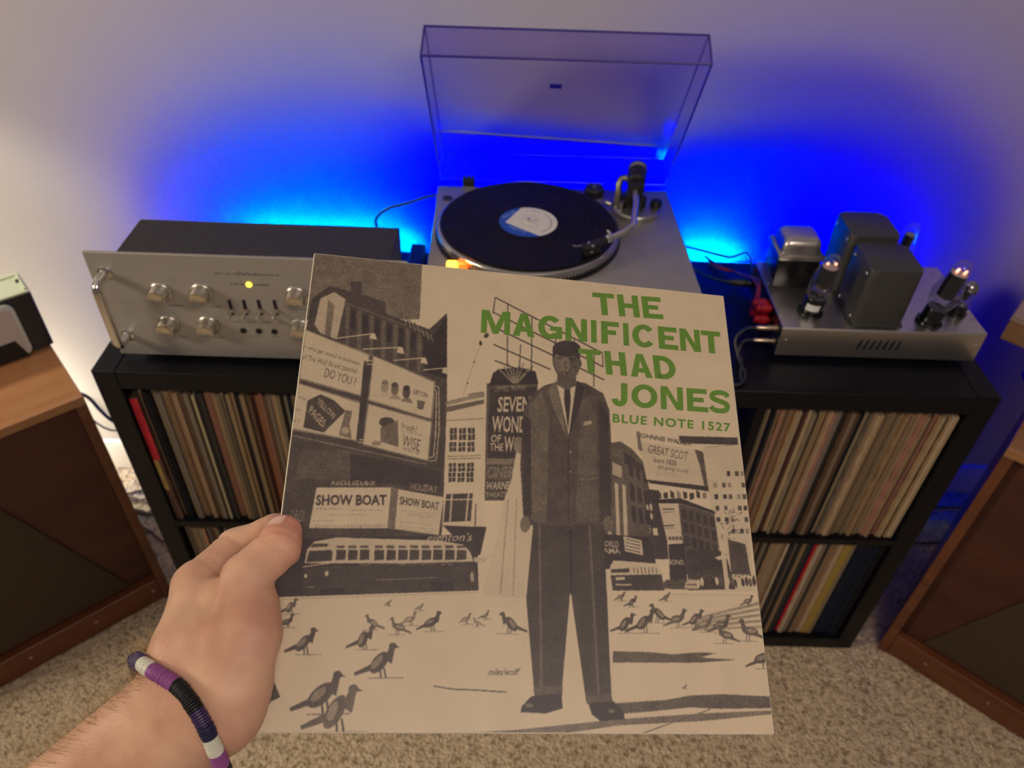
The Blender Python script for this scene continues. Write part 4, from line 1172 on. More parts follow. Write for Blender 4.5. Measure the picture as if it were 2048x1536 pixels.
'L',0.6,1.5,[(271,612),(274,613)]),('L',0.6,1.5,[(277,613),(282,613)]),('L',0.6,1.5,[(284,613),(289,613)]),('L',0.6,1.5,[(291,614),(294,614)]),(
'L',0.6,1.5,[(296,614),(300,614)]),('L',0.6,1.5,[(235,620),(240,620)]),('L',0.6,1.5,[(243,620),(247,620)]),('L',0.6,1.5,[(249,620),(254,621)]),(
'L',0.6,1.5,[(255,621),(258,621)]),('L',0.6,1.5,[(260,621),(264,621)]),('L',0.6,1.5,[(266,621),(270,622)]),('L',0.6,1.5,[(272,622),(276,622)]),(
'L',0.6,1.5,[(278,622),(281,622)]),('L',0.6,1.5,[(282,622),(287,623)]),('L',0.6,1.5,[(290,623),(295,623)]),('L',0.6,1.5,[(297,623),(301,623)]),(
'L',0.6,1.5,[(238,626),(243,626)]),('L',0.6,1.5,[(245,626),(248,626)]),('L',0.6,1.5,[(250,626),(255,627)]),('L',0.6,1.5,[(257,627),(260,627)]),(
'L',0.6,1.5,[(262,627),(265,627)]),('L',0.6,1.5,[(267,627),(271,628)]),('L',0.6,1.5,[(273,628),(277,628)]),('L',0.6,1.5,[(280,628),(282,628)]),(
'L',0.6,1.5,[(284,628),(287,629)]),('L',0.6,1.5,[(290,629),(295,629)]),('L',0.6,1.5,[(296,629),(299,629)]),('P',0.08,[(1,657),(389,629),(398,741),(
4,766)]),('P',0.88,[(55,701),(57,674),(69,658),(111,648),(317,645),(364,651),(379,666),(388,688)]),('P',0.17,[(54,707),(388,684),(398,739),(58,761)]),(
'P',0.15,[(58,699),(61,677),(102,673),(106,676),(106,694)]),('P',0.2,[(61,670),(68,662),(97,661),(95,667)]),('P',0.17,[(113,672),(132,672),(132,691),(
114,693)]),('P',0.3,[(112,664),(128,663),(128,669),(113,669)]),('P',0.17,[(136,671),(154,671),(155,690),(137,692)]),('P',0.3,[(135,663),(151,662),(
151,668),(136,668)]),('P',0.17,[(159,670),(177,670),(178,689),(159,691)]),('P',0.3,[(158,662),(174,661),(174,667),(158,667)]),('P',0.17,[(187,669),(
206,669),(207,688),(188,690)]),('P',0.3,[(187,660),(203,660),(203,666),(187,666)]),('P',0.17,[(211,668),(229,668),(230,687),(211,689)]),(
'P',0.3,[(210,659),(226,659),(226,665),(210,665)]),('P',0.17,[(234,667),(253,667),(253,686),(234,688)]),('P',0.3,[(233,658),(249,658),(249,664),(
234,664)]),('P',0.17,[(257,666),(276,666),(276,685),(257,687)]),('P',0.3,[(257,657),(273,657),(273,663),(257,663)]),('P',0.17,[(281,665),(300,665),(
300,684),(281,686)]),('P',0.3,[(280,656),(296,656),(296,662),(280,662)]),('P',0.17,[(304,664),(323,664),(323,683),(304,685)]),('P',0.3,[(304,655),(
320,655),(320,660),(304,661)]),('P',0.17,[(328,663),(347,663),(347,682),(328,684)]),('P',0.3,[(327,654),(344,654),(344,659),(328,660)]),(
'P',0.17,[(352,662),(371,662),(371,681),(351,683)]),('P',0.3,[(351,653),(368,653),(368,658),(352,659)]),('L',0.85,2.1,[(52,708),(106,698)]),(
'L',0.55,1.6,[(193,728),(313,719)]),('L',0.5,2.1,[(64,746),(79,746)]),('E',0.95,60,725,3.0,3.7,-0.1),('E',0.9,99,719,3.6,5.0,0.0),('P',0.06,[(90,749),(
137,744),(136,757),(93,760)]),('P',0.06,[(301,728),(346,725),(347,742),(304,746)]),('L',0.55,1.6,[(169,699),(178,699)]),('L',0.55,1.6,[(207,698),(
216,697)]),('L',0.55,1.6,[(240,697),(249,696)]),('L',0.55,1.6,[(280,695),(289,694)]),('L',0.55,1.6,[(320,693),(329,693)]),('L',0.55,1.6,[(335,693),(
344,692)]),('E',0.75,384,715,4.0,10.0,-0.1),('P',0.93,[(318,343),(401,312),(409,618),(320,614)]),('P',0.6,[(316,341),(401,312),(401,322),(316,350)]),(
'P',0.35,[(319,353),(400,329),(400,339),(319,366)]),('L',0.4,1.6,[(320,385),(401,374)]),('P',0.55,[(365,318),(398,310),(399,324),(366,331)]),(
'P',0.16,[(327,402),(342,400),(343,427),(328,430)]),('L',0.9,1.6,[(328,416),(343,414)]),('L',0.9,1.6,[(335,402),(336,429)]),('P',0.16,[(347,401),(
362,399),(363,426),(348,428)]),('L',0.9,1.6,[(347,415),(362,412)]),('L',0.9,1.6,[(354,400),(355,428)]),('P',0.16,[(366,399),(381,397),(382,425),(
367,427)]),('L',0.9,1.6,[(367,413),(382,411)]),('L',0.9,1.6,[(374,399),(375,426)]),('P',0.16,[(327,434),(342,432),(343,453),(328,455)]),(
'L',0.9,1.6,[(328,445),(343,443)]),('L',0.9,1.6,[(335,434),(336,455)]),('P',0.16,[(347,433),(362,431),(362,452),(347,454)]),('L',0.9,1.6,[(347,443),(
362,441)]),('L',0.9,1.6,[(354,432),(355,454)]),('P',0.16,[(366,431),(381,429),(382,451),(367,453)]),('L',0.9,1.6,[(366,442),(382,440)]),(
'L',0.9,1.6,[(374,431),(374,452)]),('P',0.16,[(328,481),(343,479),(344,498),(329,500)]),('L',0.9,1.6,[(329,490),(343,488)]),('L',0.9,1.6,[(336,480),(
336,499)]),('P',0.16,[(347,480),(362,478),(363,496),(348,498)]),('L',0.9,1.6,[(348,489),(362,487)]),('L',0.9,1.6,[(355,479),(355,498)]),(
'P',0.16,[(366,478),(381,476),(382,495),(367,497)]),('L',0.9,1.6,[(367,488),(382,486)]),('L',0.9,1.6,[(374,478),(374,497)]),('P',0.16,[(328,502),(
343,500),(343,520),(329,522)]),('L',0.9,1.6,[(328,512),(343,510)]),('L',0.9,1.6,[(335,501),(336,522)]),('P',0.16,[(347,501),(362,499),(362,519),(
348,521)]),('L',0.9,1.6,[(347,511),(362,509)]),('L',0.9,1.6,[(354,500),(355,521)]),('P',0.16,[(366,499),(381,497),(381,518),(367,520)]),(
'L',0.9,1.6,[(366,510),(381,508)]),('L',0.9,1.6,[(373,499),(374,520)]),('L',0.45,2.1,[(324,472),(397,465)]),('L',0.5,2.1,[(323,466),(397,459)]),(
'P',0.18,[(325,548),(381,543),(378,602),(322,607)]),('L',0.9,3.2,[(337,548),(335,607)]),('L',0.9,3.2,[(372,544),(368,604)]),('L',0.9,2.7,[(323,560),(
380,556)]),('P',0.12,[(320,614),(411,613),(400,669),(390,675)]),('L',0.12,2.1,[(388,566),(387,619)]),('L',0.88,3.2,[(402,671),(441,668)]),(
'P',0.85,[(386,676),(417,675),(409,685),(388,686)]),('P',0.3,[(405,290),(522,275),(506,549),(406,557)]),('P',0.13,[(412,304),(519,289),(493,459),(
410,464)]),('P',0.48,[(409,466),(493,459),(482,473),(408,478)]),('P',0.28,[(408,480),(482,474),(477,507),(407,511)]),('P',0.2,[(407,513),(472,509),(
461,554),(406,557)]),('P',0.1,[(411,294),(419,264),(431,253),(482,244),(517,251),(523,282)]),('L',0.55,3.2,[(466,285),(431,251)]),(
'L',0.55,3.2,[(467,285),(443,244)]),('L',0.55,3.2,[(468,285),(454,236)]),('L',0.55,3.2,[(469,285),(466,248)]),('L',0.55,3.2,[(470,284),(477,241)]),(
'L',0.55,3.2,[(472,284),(489,233)]),('L',0.55,3.2,[(473,284),(500,245)]),('L',0.55,3.2,[(474,284),(512,237)]),('L',0.12,3.2,[(421,69),(678,190)]),(
'L',0.12,3.2,[(417,109),(678,225)]),('L',0.12,3.2,[(425,150),(679,258)]),('L',0.12,3.2,[(419,192),(552,243)]),('L',0.12,3.2,[(422,232),(514,261)]),(
'L',0.14,2.3,[(421,69),(416,112)]),('L',0.14,2.3,[(451,84),(451,247)]),('L',0.14,2.3,[(509,113),(507,253)]),('L',0.14,2.3,[(482,186),(479,255)]),(
'L',0.14,2.3,[(567,154),(564,178)]),('L',0.14,2.3,[(610,160),(607,231)]),('L',0.14,2.3,[(658,182),(653,277)]),('L',0.14,2.3,[(677,190),(678,225)]),(
'E',0.15,402,171,7.3,4.8,-0.97),('E',0.15,389,192,3.3,6.5,-0.09),('E',0.15,376,240,2.4,2.4,-0.08),('E',0.15,362,293,2.2,2.4,-0.09),(
'L',0.6,1.1,[(387,201),(350,333)]),('P',0.3,[(651,434),(681,412),(710,405),(735,420),(766,455),(771,518),(762,548),(774,675),(658,684)]),(
'P',0.75,[(662,441),(711,464),(709,491),(661,471)]),('P',0.14,[(716,429),(768,461),(771,476),(717,456)]),('P',0.82,[(671,498),(679,500),(680,618),(
671,614)]),('P',0.82,[(692,501),(700,504),(699,621),(691,617)]),('P',0.82,[(709,504),(717,507),(716,624),(707,621)]),('P',0.12,[(726,501),(736,505),(
737,541),(727,539)]),('P',0.12,[(727,550),(737,552),(737,589),(728,587)]),('P',0.12,[(726,458),(736,462),(736,489),(727,484)]),('P',0.12,[(742,508),(
752,512),(753,544),(743,543)]),('P',0.12,[(742,554),(752,555),(753,590),(744,589)]),('P',0.12,[(742,464),(752,468),(752,495),(743,490)]),(
'P',0.12,[(757,515),(767,519),(769,548),(759,546)]),('P',0.12,[(758,557),(768,559),(768,592),(759,590)]),('P',0.12,[(758,470),(768,473),(767,501),(
758,496)]),('P',0.11,[(661,616),(767,617),(776,681),(659,689)]),('P',0.9,[(706,618),(746,625),(748,657),(708,650)]),('L',0.25,2.1,[(710,624),(
743,630)]),('L',0.25,2.1,[(710,631),(743,637)]),('L',0.25,2.1,[(710,638),(742,644)]),('L',0.25,2.1,[(709,645),(742,651)]),('P',0.88,[(753,402),(
900,413),(906,497),(766,490)]),('P',0.4,[(749,379),(756,378),(761,426),(751,421)]),('P',0.12,[(763,490),(911,497),(912,509),(774,498)]),(
'P',0.28,[(885,412),(904,416),(913,446),(915,498),(901,499),(894,447)]),('P',0.16,[(850,382),(994,376),(994,394),(853,400)]),('L',0.6,1.6,[(788,471),(
794,471)]),('L',0.6,1.6,[(796,471),(799,472)]),('L',0.6,1.6,[(802,471),(806,472)]),('L',0.6,1.6,[(809,471),(813,472)]),('L',0.6,1.6,[(815,472),(
820,472)]),('L',0.6,1.6,[(822,472),(826,472)]),('L',0.6,1.6,[(829,472),(834,472)]),('L',0.6,1.6,[(836,472),(839,472)]),('L',0.6,1.6,[(841,472),(
846,472)]),('L',0.6,1.6,[(849,472),(852,472)]),('L',0.6,1.6,[(788,477),(792,477)]),('L',0.6,1.6,[(794,477),(798,477)]),('L',0.6,1.6,[(800,477),(
803,477)]),('L',0.6,1.6,[(806,477),(810,477)]),('L',0.6,1.6,[(812,477),(816,478)]),('L',0.6,1.6,[(818,477),(822,478)]),('L',0.6,1.6,[(824,478),(
829,478)]),('L',0.6,1.6,[(832,478),(836,478)]),('L',0.6,1.6,[(839,478),(841,478)]),('L',0.6,1.6,[(843,478),(847,478)]),('L',0.6,1.6,[(849,478),(
853,478)]),('P',0.9,[(905,408),(997,395),(994,634),(996,729),(892,733),(912,527),(910,504)]),('L',0.5,1.3,[(912,405),(995,393)]),('P',0.15,[(958,459),(
966,458),(966,469),(958,471)]),('P',0.25,[(978,458),(987,457),(987,468),(978,469)]),('P',0.6,[(992,457),(1001,456),(1000,467),(992,468)]),(
'P',0.6,[(923,488),(932,487),(932,498),(923,499)]),('P',0.25,[(944,487),(952,486),(952,497),(944,498)]),('P',0.6,[(957,486),(966,485),(966,496),(
957,497)]),('P',0.25,[(991,484),(1000,483),(1000,494),(991,495)]),('P',0.15,[(923,515),(931,514),(931,525),(923,526)]),('P',0.15,[(943,514),(952,513),(
952,523),(943,524)]),('P',0.25,[(957,513),(965,512),(965,523),(957,524)]),('P',0.6,[(977,512),(986,511),(985,522),(977,523)]),('P',0.25,[(990,511),(
999,510),(999,521),(990,522)]),('P',0.25,[(923,541),(931,540),(931,551),(923,552)]),('P',0.25,[(943,540),(951,539),(951,549),(943,550)]),(
'P',0.25,[(976,538),(985,537),(985,548),(976,549)]),('P',0.15,[(990,537),(998,536),(998,547),(989,548)]),('P',0.15,[(922,567),(931,566),(931,576),(
922,577)]),('P',0.15,[(942,566),(951,565),(951,575),(942,576)]),('P',0.6,[(955,565),(964,564),(964,575),(955,576)]),('P',0.25,[(989,563),(997,562),(
997,573),(989,574)]),('P',0.15,[(955,591),(963,590),(963,600),(955,601)]),('P',0.15,[(975,590),(983,589),(983,599),(975,600)]),('P',0.6,[(988,589),(
997,588),(996,599),(988,599)]),('P',0.15,[(773,521),(782,518),(783,532),(774,530)]),('P',0.2,[(788,520),(797,517),(798,531),(788,531)]),(
'P',0.15,[(803,518),(813,516),(813,530),(803,530)]),('P',0.15,[(819,511),(828,516),(828,529),(819,528)]),('P',0.5,[(834,511),(843,515),(843,528),(
834,528)]),('P',0.15,[(849,512),(858,514),(858,527),(849,529)]),('P',0.15,[(864,516),(874,513),(874,527),(864,531)]),('P',0.15,[(880,507),(889,512),(
889,526),(880,524)]),('P',0.5,[(895,513),(904,511),(904,525),(895,526)]),('P',0.14,[(765,512),(793,513),(792,544),(803,577),(804,663),(770,664)]),(
'E',0.9,772,552,2.8,8.8,0.0),('E',0.9,772,572,2.8,7.7,-0.09),('P',0.9,[(772,598),(783,597),(784,613),(774,613)]),('P',0.88,[(790,542),(836,538),(
843,624),(804,626)]),('P',0.1,[(787,534),(842,528),(919,553),(921,560),(839,540),(790,542)]),('L',0.2,2.7,[(798,555),(826,553)]),(
'L',0.2,1.1,[(798,562),(825,559)]),('L',0.2,2.7,[(795,592),(823,589)]),('L',0.2,1.1,[(795,597),(823,595)]),('P',0.3,[(807,615),(813,614),(814,621),(
808,622)]),('P',0.3,[(815,615),(821,613),(822,621),(816,622)]),('P',0.3,[(823,614),(829,613),(830,620),(824,622)]),('P',0.3,[(831,614),(837,612),(
838,620),(832,621)]),('P',0.26,[(836,540),(918,560),(925,690),(841,693)]),('P',0.12,[(842,551),(853,553),(853,575),(843,574)]),('P',0.12,[(858,554),(
868,557),(869,578),(858,578)]),('P',0.12,[(874,558),(884,560),(885,582),(874,581)]),('P',0.12,[(890,562),(900,564),(901,585),(890,585)]),(
'P',0.12,[(906,565),(916,567),(917,589),(906,588)]),('P',0.12,[(843,581),(853,583),(854,604),(844,603)]),('P',0.12,[(859,584),(869,586),(870,608),(
859,607)]),('P',0.12,[(875,588),(885,590),(885,611),(875,611)]),('P',0.12,[(891,591),(901,594),(901,615),(891,614)]),('P',0.12,[(907,595),(917,597),(
917,619),(907,618)]),('P',0.12,[(844,610),(854,612),(855,633),(844,633)]),('P',0.12,[(860,614),(870,616),(870,637),(860,636)]),('P',0.12,[(876,617),(
886,619),(886,640),(876,640)]),('P',0.12,[(891,621),(901,623),(902,644),(891,643)]),('P',0.12,[(907,624),(917,627),(917,648),(907,647)]),(
'P',0.1,[(806,631),(843,627),(841,724),(803,725)]),('P',0.15,[(846,640),(935,641),(949,720),(843,726)]),('L',0.15,1.6,[(974,571),(966,568)]),(
'L',0.3,1.6,[(956,592),(965,593)]),('L',0.6,1.6,[(962,564),(955,571)]),('L',0.15,1.6,[(943,613),(950,611)]),('L',0.15,1.6,[(953,556),(957,547)]),(
'L',0.15,1.6,[(965,553),(965,552)]),('L',0.3,1.6,[(951,578),(942,579)]),('L',0.15,1.6,[(957,573),(967,571)]),('L',0.15,1.6,[(965,597),(974,600)]),(
'L',0.6,1.6,[(971,556),(967,563)]),('L',0.6,1.6,[(943,610),(940,607)]),('L',0.6,1.6,[(938,603),(933,606)]),('L',0.15,1.6,[(975,570),(976,572)]),(
'L',0.15,1.6,[(965,573),(956,567)]),('L',0.3,1.6,[(943,581),(947,577)]),('L',0.6,1.6,[(953,567),(963,563)]),('L',0.6,1.6,[(956,560),(949,558)]),(
'L',0.15,1.6,[(947,606),(949,598)]),('L',0.6,1.6,[(966,597),(960,597)]),('L',0.3,1.6,[(933,610),(930,601)]),('L',0.15,1.6,[(936,579),(928,582)]),(
'L',0.6,1.6,[(945,593),(957,583)]),('L',0.6,1.6,[(963,585),(954,584)]),('L',0.3,1.6,[(975,571),(969,568)]),('L',0.3,1.6,[(934,614),(927,609)]),(
'L',0.6,1.6,[(958,610),(960,614)]),('L',0.3,1.6,[(946,578),(952,576)]),('L',0.6,1.6,[(936,585),(937,593)]),('L',0.3,1.6,[(966,562),(957,562)]),(
'L',0.3,1.6,[(961,590),(960,581)]),('L',0.3,1.6,[(946,575),(948,582)]),('L',0.6,1.6,[(975,559),(976,557)]),('L',0.3,1.6,[(959,553),(967,544)]),(
'L',0.15,1.6,[(977,557),(985,551)]),('L',0.3,1.6,[(935,584),(933,590)]),('L',0.15,1.6,[(959,556),(968,551)]),('L',0.15,1.6,[(950,602),(952,595)]),(
'L',0.3,1.6,[(952,599),(959,595)]),('L',0.15,1.6,[(943,553),(947,559)]),('L',0.3,1.6,[(972,591),(963,595)]),('P',0.22,[(944,614),(984,623),(988,688),(
944,689)]),('P',0.9,[(673,683),(682,670),(774,673),(786,685),(790,695),(676,699)]),('P',0.18,[(674,689),(716,685),(715,694),(676,696)]),(
'P',0.17,[(674,701),(786,695),(790,728),(677,732)]),('P',0.9,[(684,705),(704,703),(705,709),(685,711)]),('L',0.85,3.2,[(684,720),(718,719)]),(
'L',0.3,2.1,[(725,683),(726,695)]),('L',0.3,2.1,[(733,683),(734,695)]),('L',0.3,2.1,[(741,682),(743,695)]),('L',0.3,2.1,[(749,682),(751,694)]),(
'L',0.3,2.1,[(758,682),(759,694)]),('L',0.3,2.1,[(766,681),(767,694)]),('L',0.3,2.1,[(774,681),(776,693)]),('P',0.25,[(786,724),(789,711),(798,705),(
814,705),(818,715),(817,725)]),('L',0.15,2.1,[(791,715),(813,716)]),('P',0.25,[(812,723),(815,710),(825,704),(840,704),(845,714),(843,724)]),(
'L',0.15,2.1,[(817,715),(840,715)]),('P',0.8,[(834,722),(838,710),(847,703),(863,704),(868,713),(866,723)]),('L',0.15,2.1,[(840,714),(862,714)]),(
'E',0.92,867,711,3.5,9.0,0.0),('E',0.3,868,693,2.4,2.5,-0.08),('E',0.92,875,707,3.8,9.0,0.0),('E',0.3,876,697,2.4,2.8,0.0),(
'E',0.1,883,710,3.8,9.9,0.0),('E',0.3,885,696,2.2,2.8,0.0),('E',0.15,892,708,3.5,9.0,-0.09),('E',0.3,893,694,2.4,2.8,0.0),(
'E',0.1,900,709,3.9,9.0,-0.08),('E',0.3,902,696,2.2,2.5,-0.09),('E',0.92,909,704,3.9,9.0,-0.08),('E',0.3,910,696,2.2,2.8,0.0),(
'E',0.3,918,704,3.5,9.2,-0.09),('E',0.3,919,691,2.2,2.5,-0.09),('E',0.15,926,703,3.5,9.9,0.0),('E',0.3,927,693,2.4,2.8,0.0),(
'E',0.92,934,704,3.8,9.9,0.0),('E',0.3,936,690,2.2,2.8,0.0),('E',0.3,943,702,3.8,9.9,0.0),('E',0.3,944,690,2.4,2.8,0.0),(
'E',0.15,951,708,3.5,9.0,-0.09),('E',0.3,953,692,2.2,2.8,0.0),('E',0.92,959,708,3.8,9.9,0.0),('E',0.3,961,693,2.4,2.8,0.0),(
'E',0.15,968,705,3.9,9.0,-0.08),('E',0.3,970,689,2.4,2.8,0.0),('E',0.15,977,703,3.5,9.9,0.0),('E',0.3,979,688,2.2,2.8,0.0),(
'E',0.3,985,705,3.9,9.0,-0.08),('E',0.3,987,689,2.4,2.5,-0.08),('E',0.1,994,702,3.8,9.9,0.0),('E',0.3,995,692,2.4,2.5,-0.08),(
'E',0.15,1002,703,3.8,9.9,0.0),('E',0.3,1004,694,2.2,2.8,0.0),('P',0.9,[(925,635),(936,634),(935,725),(926,726)]),('P',0.92,[(909,655),(923,650),(
944,650),(943,656),(917,660)]),('L',0.9,3.2,[(920,635),(936,635)]),('P',0.98,[(4,767),(398,741),(651,735),(792,730),(983,723),(1006,725),(1003,1010),(
0,1005)]),('P',0.62,[(865,778),(1004,743),(1004,750),(862,784)]),('P',0.62,[(860,784),(1004,756),(1005,762),(857,790)]),('P',0.62,[(855,790),(1005,768),(
1005,774),(852,796)]),('P',0.62,[(850,796),(1006,780),(1006,786),(847,802)]),('P',0.7,[(845,802),(1006,792),(1007,798),(842,808)]),(
'L',0.75,1.6,[(18,770),(397,745)]),('L',0.8,1.6,[(791,736),(988,732)]),('P',0.3,[(672,851),(751,851),(798,854),(858,849),(893,850),(857,859),(935,862),(
856,869),(671,872)]),('P',0.3,[(668,947),(776,940),(829,931),(893,928),(1002,931),(1003,953),(890,955),(827,953),(743,961),(667,967)]),(
'P',0.42,[(474,995),(681,975),(847,964),(1003,957),(1003,964),(846,978),(681,986),(571,1000),(333,1003)]),('L',0.3,1.7,[(715,1003),(869,956)]),(
'L',0.2,2.1,[(316,920),(353,925),(396,926),(456,929)]),('E',0.22,69,848,17.7,8.5,-0.91),('P',0.22,[(76,842),(82,824),(89,827),(86,849)]),(
'E',0.22,85,824,5.6,4.6,0.0),('P',0.15,[(89,823),(96,826),(89,827)]),('P',0.22,[(59,849),(35,862),(37,866),(63,857)]),('L',0.15,2.2,[(71,855),(
73,868)]),('L',0.15,2.2,[(76,854),(80,868)]),('L',0.55,1.8,[(56,869),(105,868)]),('E',0.5,66,847,10.7,4.6,-0.8),('E',0.24,212,880,22.8,12.3,-0.9),(
'P',0.24,[(221,873),(230,850),(240,853),(235,882)]),('E',0.24,235,850,7.3,6.0,0.0),('P',0.17,[(240,848),(249,852),(240,853)]),('P',0.24,[(199,882),(
166,899),(169,904),(204,892)]),('L',0.17,2.8,[(214,890),(217,906)]),('L',0.17,2.8,[(221,889),(226,906)]),('L',0.55,2.3,[(193,908),(259,906)]),(
'E',0.52,208,879,15.4,6.0,-0.9),('E',0.25,178,839,15.5,8.4,-1.3),('P',0.25,[(184,834),(190,818),(196,820),(194,840)]),('E',0.25,193,818,5.0,4.1,0.0),(
'P',0.17,[(197,817),(203,819),(196,820)]),('P',0.25,[(169,840),(147,852),(148,856),(173,847)]),('L',0.17,1.9,[(179,846),(181,857)]),(
'L',0.17,1.9,[(184,845),(187,857)]),('L',0.55,1.6,[(165,858),(210,857)]),('E',0.53,175,838,10.5,4.1,-1.3),('E',0.22,305,805,15.0,7.3,-0.5),(
'P',0.22,[(311,800),(317,786),(323,788),(320,805)]),('E',0.22,320,786,4.3,3.5,0.0),('P',0.15,[(323,785),(328,787),(323,788)]),('P',0.22,[(297,806),(
277,817),(278,820),(300,812)]),('L',0.15,1.7,[(306,811),(308,821)]),('L',0.15,1.7,[(311,810),(313,821)]),('L',0.55,1.4,[(293,822),(333,821)]),(
'E',0.5,303,804,9.1,3.5,-0.4),('E',0.4,245,815,11.4,6.8,0.2),('P',0.4,[(239,812),(233,800),(229,802),(233,817)]),('E',0.4,231,800,3.3,3.3,0.0),(
'P',0.28,[(228,800),(224,802),(229,802)]),('P',0.4,[(251,816),(270,824),(269,827),(249,821)]),('L',0.28,1.4,[(244,820),(244,829)]),(
'L',0.28,1.4,[(240,820),(239,829)]),('L',0.55,1.3,[(256,829),(223,830)]),('E',0.68,246,815,7.7,3.0,0.2),('E',0.5,264,800,10.3,5.1,-0.2),(
'P',0.5,[(268,797),(272,787),(276,788),(274,801)]),('E',0.5,274,787,3.0,2.4,0.0),('P',0.35,[(276,786),(280,788),(276,788)]),('P',0.5,[(259,801),(
245,808),(246,811),(261,805)]),('L',0.35,1.4,[(265,804),(266,811)]),('L',0.35,1.4,[(268,804),(270,811)]),('L',0.55,1.3,[(256,812),(284,811)]),(
'E',0.78,263,800,5.7,2.4,-0.31),('E',0.35,196,809,10.3,5.6,0.6),('P',0.35,[(191,806),(185,796),(181,797),(185,810)]),('E',0.35,183,796,3.0,2.7,-0.11),(
'P',0.24,[(180,795),(177,797),(181,797)]),('P',0.35,[(202,810),(218,817),(217,820),(200,815)]),('L',0.24,1.4,[(195,814),(195,822)]),(
'L',0.24,1.4,[(192,813),(191,822)]),('L',0.55,1.3,[(206,822),(176,822)]),('E',0.63,197,809,7.0,2.7,0.5),('E',0.3,37,784,10.3,5.6,-1.2),(
'P',0.3,[(41,781),(44,770),(48,771),(47,785)]),('E',0.3,46,770,3.3,2.8,0.0),('P',0.21,[(49,769),(53,771),(48,771)]),('P',0.3,[(31,785),(17,793),(
18,796),(34,790)]),('L',0.21,1.4,[(38,789),(39,796)]),('L',0.21,1.4,[(41,788),(44,796)]),('L',0.55,1.3,[(29,797),(58,796)]),(
'E',0.58,35,784,6.3,2.7,-1.2),('E',0.2,34,811,9.4,5.1,-0.31),('P',0.2,[(38,808),(41,798),(45,799),(44,811)]),('E',0.2,43,798,2.7,2.4,0.0),(
'P',0.14,[(45,797),(49,799),(45,799)]),('P',0.2,[(29,812),(16,819),(17,821),(32,816)]),('L',0.14,1.4,[(36,815),(37,822)]),('L',0.14,1.4,[(38,814),(
40,821)]),('L',0.55,1.3,[(27,822),(54,821)]),('E',0.48,33,810,5.7,2.4,-0.2),('E',0.45,373,797,8.0,4.4,-0.3),('P',0.45,[(377,795),(380,787),(383,788),(
381,798)]),('E',0.45,382,787,2.3,1.9,0.0),('P',0.32,[(383,786),(386,788),(383,788)]),('P',0.45,[(369,798),(358,804),(358,805),(371,801)]),(
'L',0.32,1.4,[(374,800),(375,806)]),('L',0.32,1.4,[(376,800),(378,806)]),('L',0.55,1.3,[(367,807),(389,806)]),('E',0.73,372,797,4.9,1.9,-0.3),(
'E',0.5,398,803,6.9,3.3,0.3),('P',0.5,[(395,801),(392,795),(389,796),(391,804)]),('E',0.5,391,795,1.8,1.6,-0.11),('P',0.35,[(389,794),(387,796),(
389,796)]),('P',0.5,[(402,804),(412,808),(411,810),(401,806)]),('L',0.35,1.4,[(398,806),(397,811)]),('L',0.35,1.4,[(396,806),(395,811)]),(
'L',0.55,1.3,[(404,811),(385,811)]),('E',0.78,399,803,4.2,1.6,0.3),('E',0.4,411,789,6.9,3.3,-0.4),('P',0.4,[(414,786),(417,780),(419,781),(418,789)]),(
'E',0.4,418,780,2.0,1.6,-0.1),('P',0.28,[(420,779),(422,780),(419,781)]),('P',0.4,[(407,789),(397,794),(398,796),(408,792)]),('L',0.28,1.4,[(411,791),(
412,796)]),('L',0.28,1.4,[(414,791),(415,796)]),('L',0.55,1.3,[(405,797),(424,796)]),('E',0.68,410,788,4.2,1.8,-0.3),('E',0.25,465,804,16.1,8.7,0.9),(
'P',0.25,[(458,800),(451,785),(445,787),(449,806)]),('E',0.25,447,785,4.6,3.8,-0.1),('P',0.17,[(444,783),(438,787),(445,787)]),('P',0.25,[(474,805),(
498,816),(496,819),(471,812)]),('L',0.17,1.8,[(464,811),(463,822)]),('L',0.17,1.8,[(459,810),(457,822)]),('L',0.55,1.5,[(479,823),(435,823)]),(
'E',0.53,467,803,9.8,4.2,0.9),('E',0.4,221,771,4.1,2.5,-0.3),('P',0.4,[(223,770),(224,766),(226,766),(225,772)]),('E',0.4,225,765,1.3,1.2,0.0),(
'P',0.28,[(226,765),(228,766),(226,766)]),('P',0.4,[(218,772),(212,775),(213,776),(219,774)]),('L',0.28,1.4,[(221,773),(222,776)]),(
'L',0.28,1.4,[(223,773),(223,776)]),('L',0.55,1.3,[(217,777),(230,776)]),('E',0.68,220,771,2.8,1.1,-0.3),('E',0.4,282,777,5.8,2.8,-0.3),(
'P',0.4,[(284,775),(287,770),(289,770),(288,777)]),('E',0.4,288,770,1.7,1.4,-0.1),('P',0.28,[(289,769),(291,770),(289,770)]),('P',0.4,[(279,778),(
271,782),(272,783),(280,780)]),('L',0.28,1.4,[(283,779),(283,783)]),('L',0.28,1.4,[(284,779),(285,783)]),('L',0.55,1.3,[(278,784),(293,783)]),(
'E',0.68,281,777,3.5,1.4,-0.4),('E',0.25,110,938,27.9,15.2,-0.75),('P',0.25,[(121,930),(131,903),(142,906),(138,940)]),('E',0.25,137,903,8.0,7.3,0.0),(
'P',0.17,[(143,901),(153,906),(142,906)]),('P',0.25,[(96,941),(57,960),(60,966),(102,952)]),('L',0.17,3.4,[(113,950),(117,969)]),(
'L',0.17,3.4,[(122,948),(127,969)]),('L',0.55,2.9,[(89,971),(166,969)]),('E',0.53,106,937,17.0,7.3,-0.75),('E',0.34,138,966,31.1,14.9,-1.1),(
'P',0.34,[(150,957),(161,927),(174,931),(169,968)]),('E',0.34,168,927,8.9,8.1,0.0),('P',0.24,[(175,925),(186,930),(174,931)]),('P',0.34,[(122,968),(
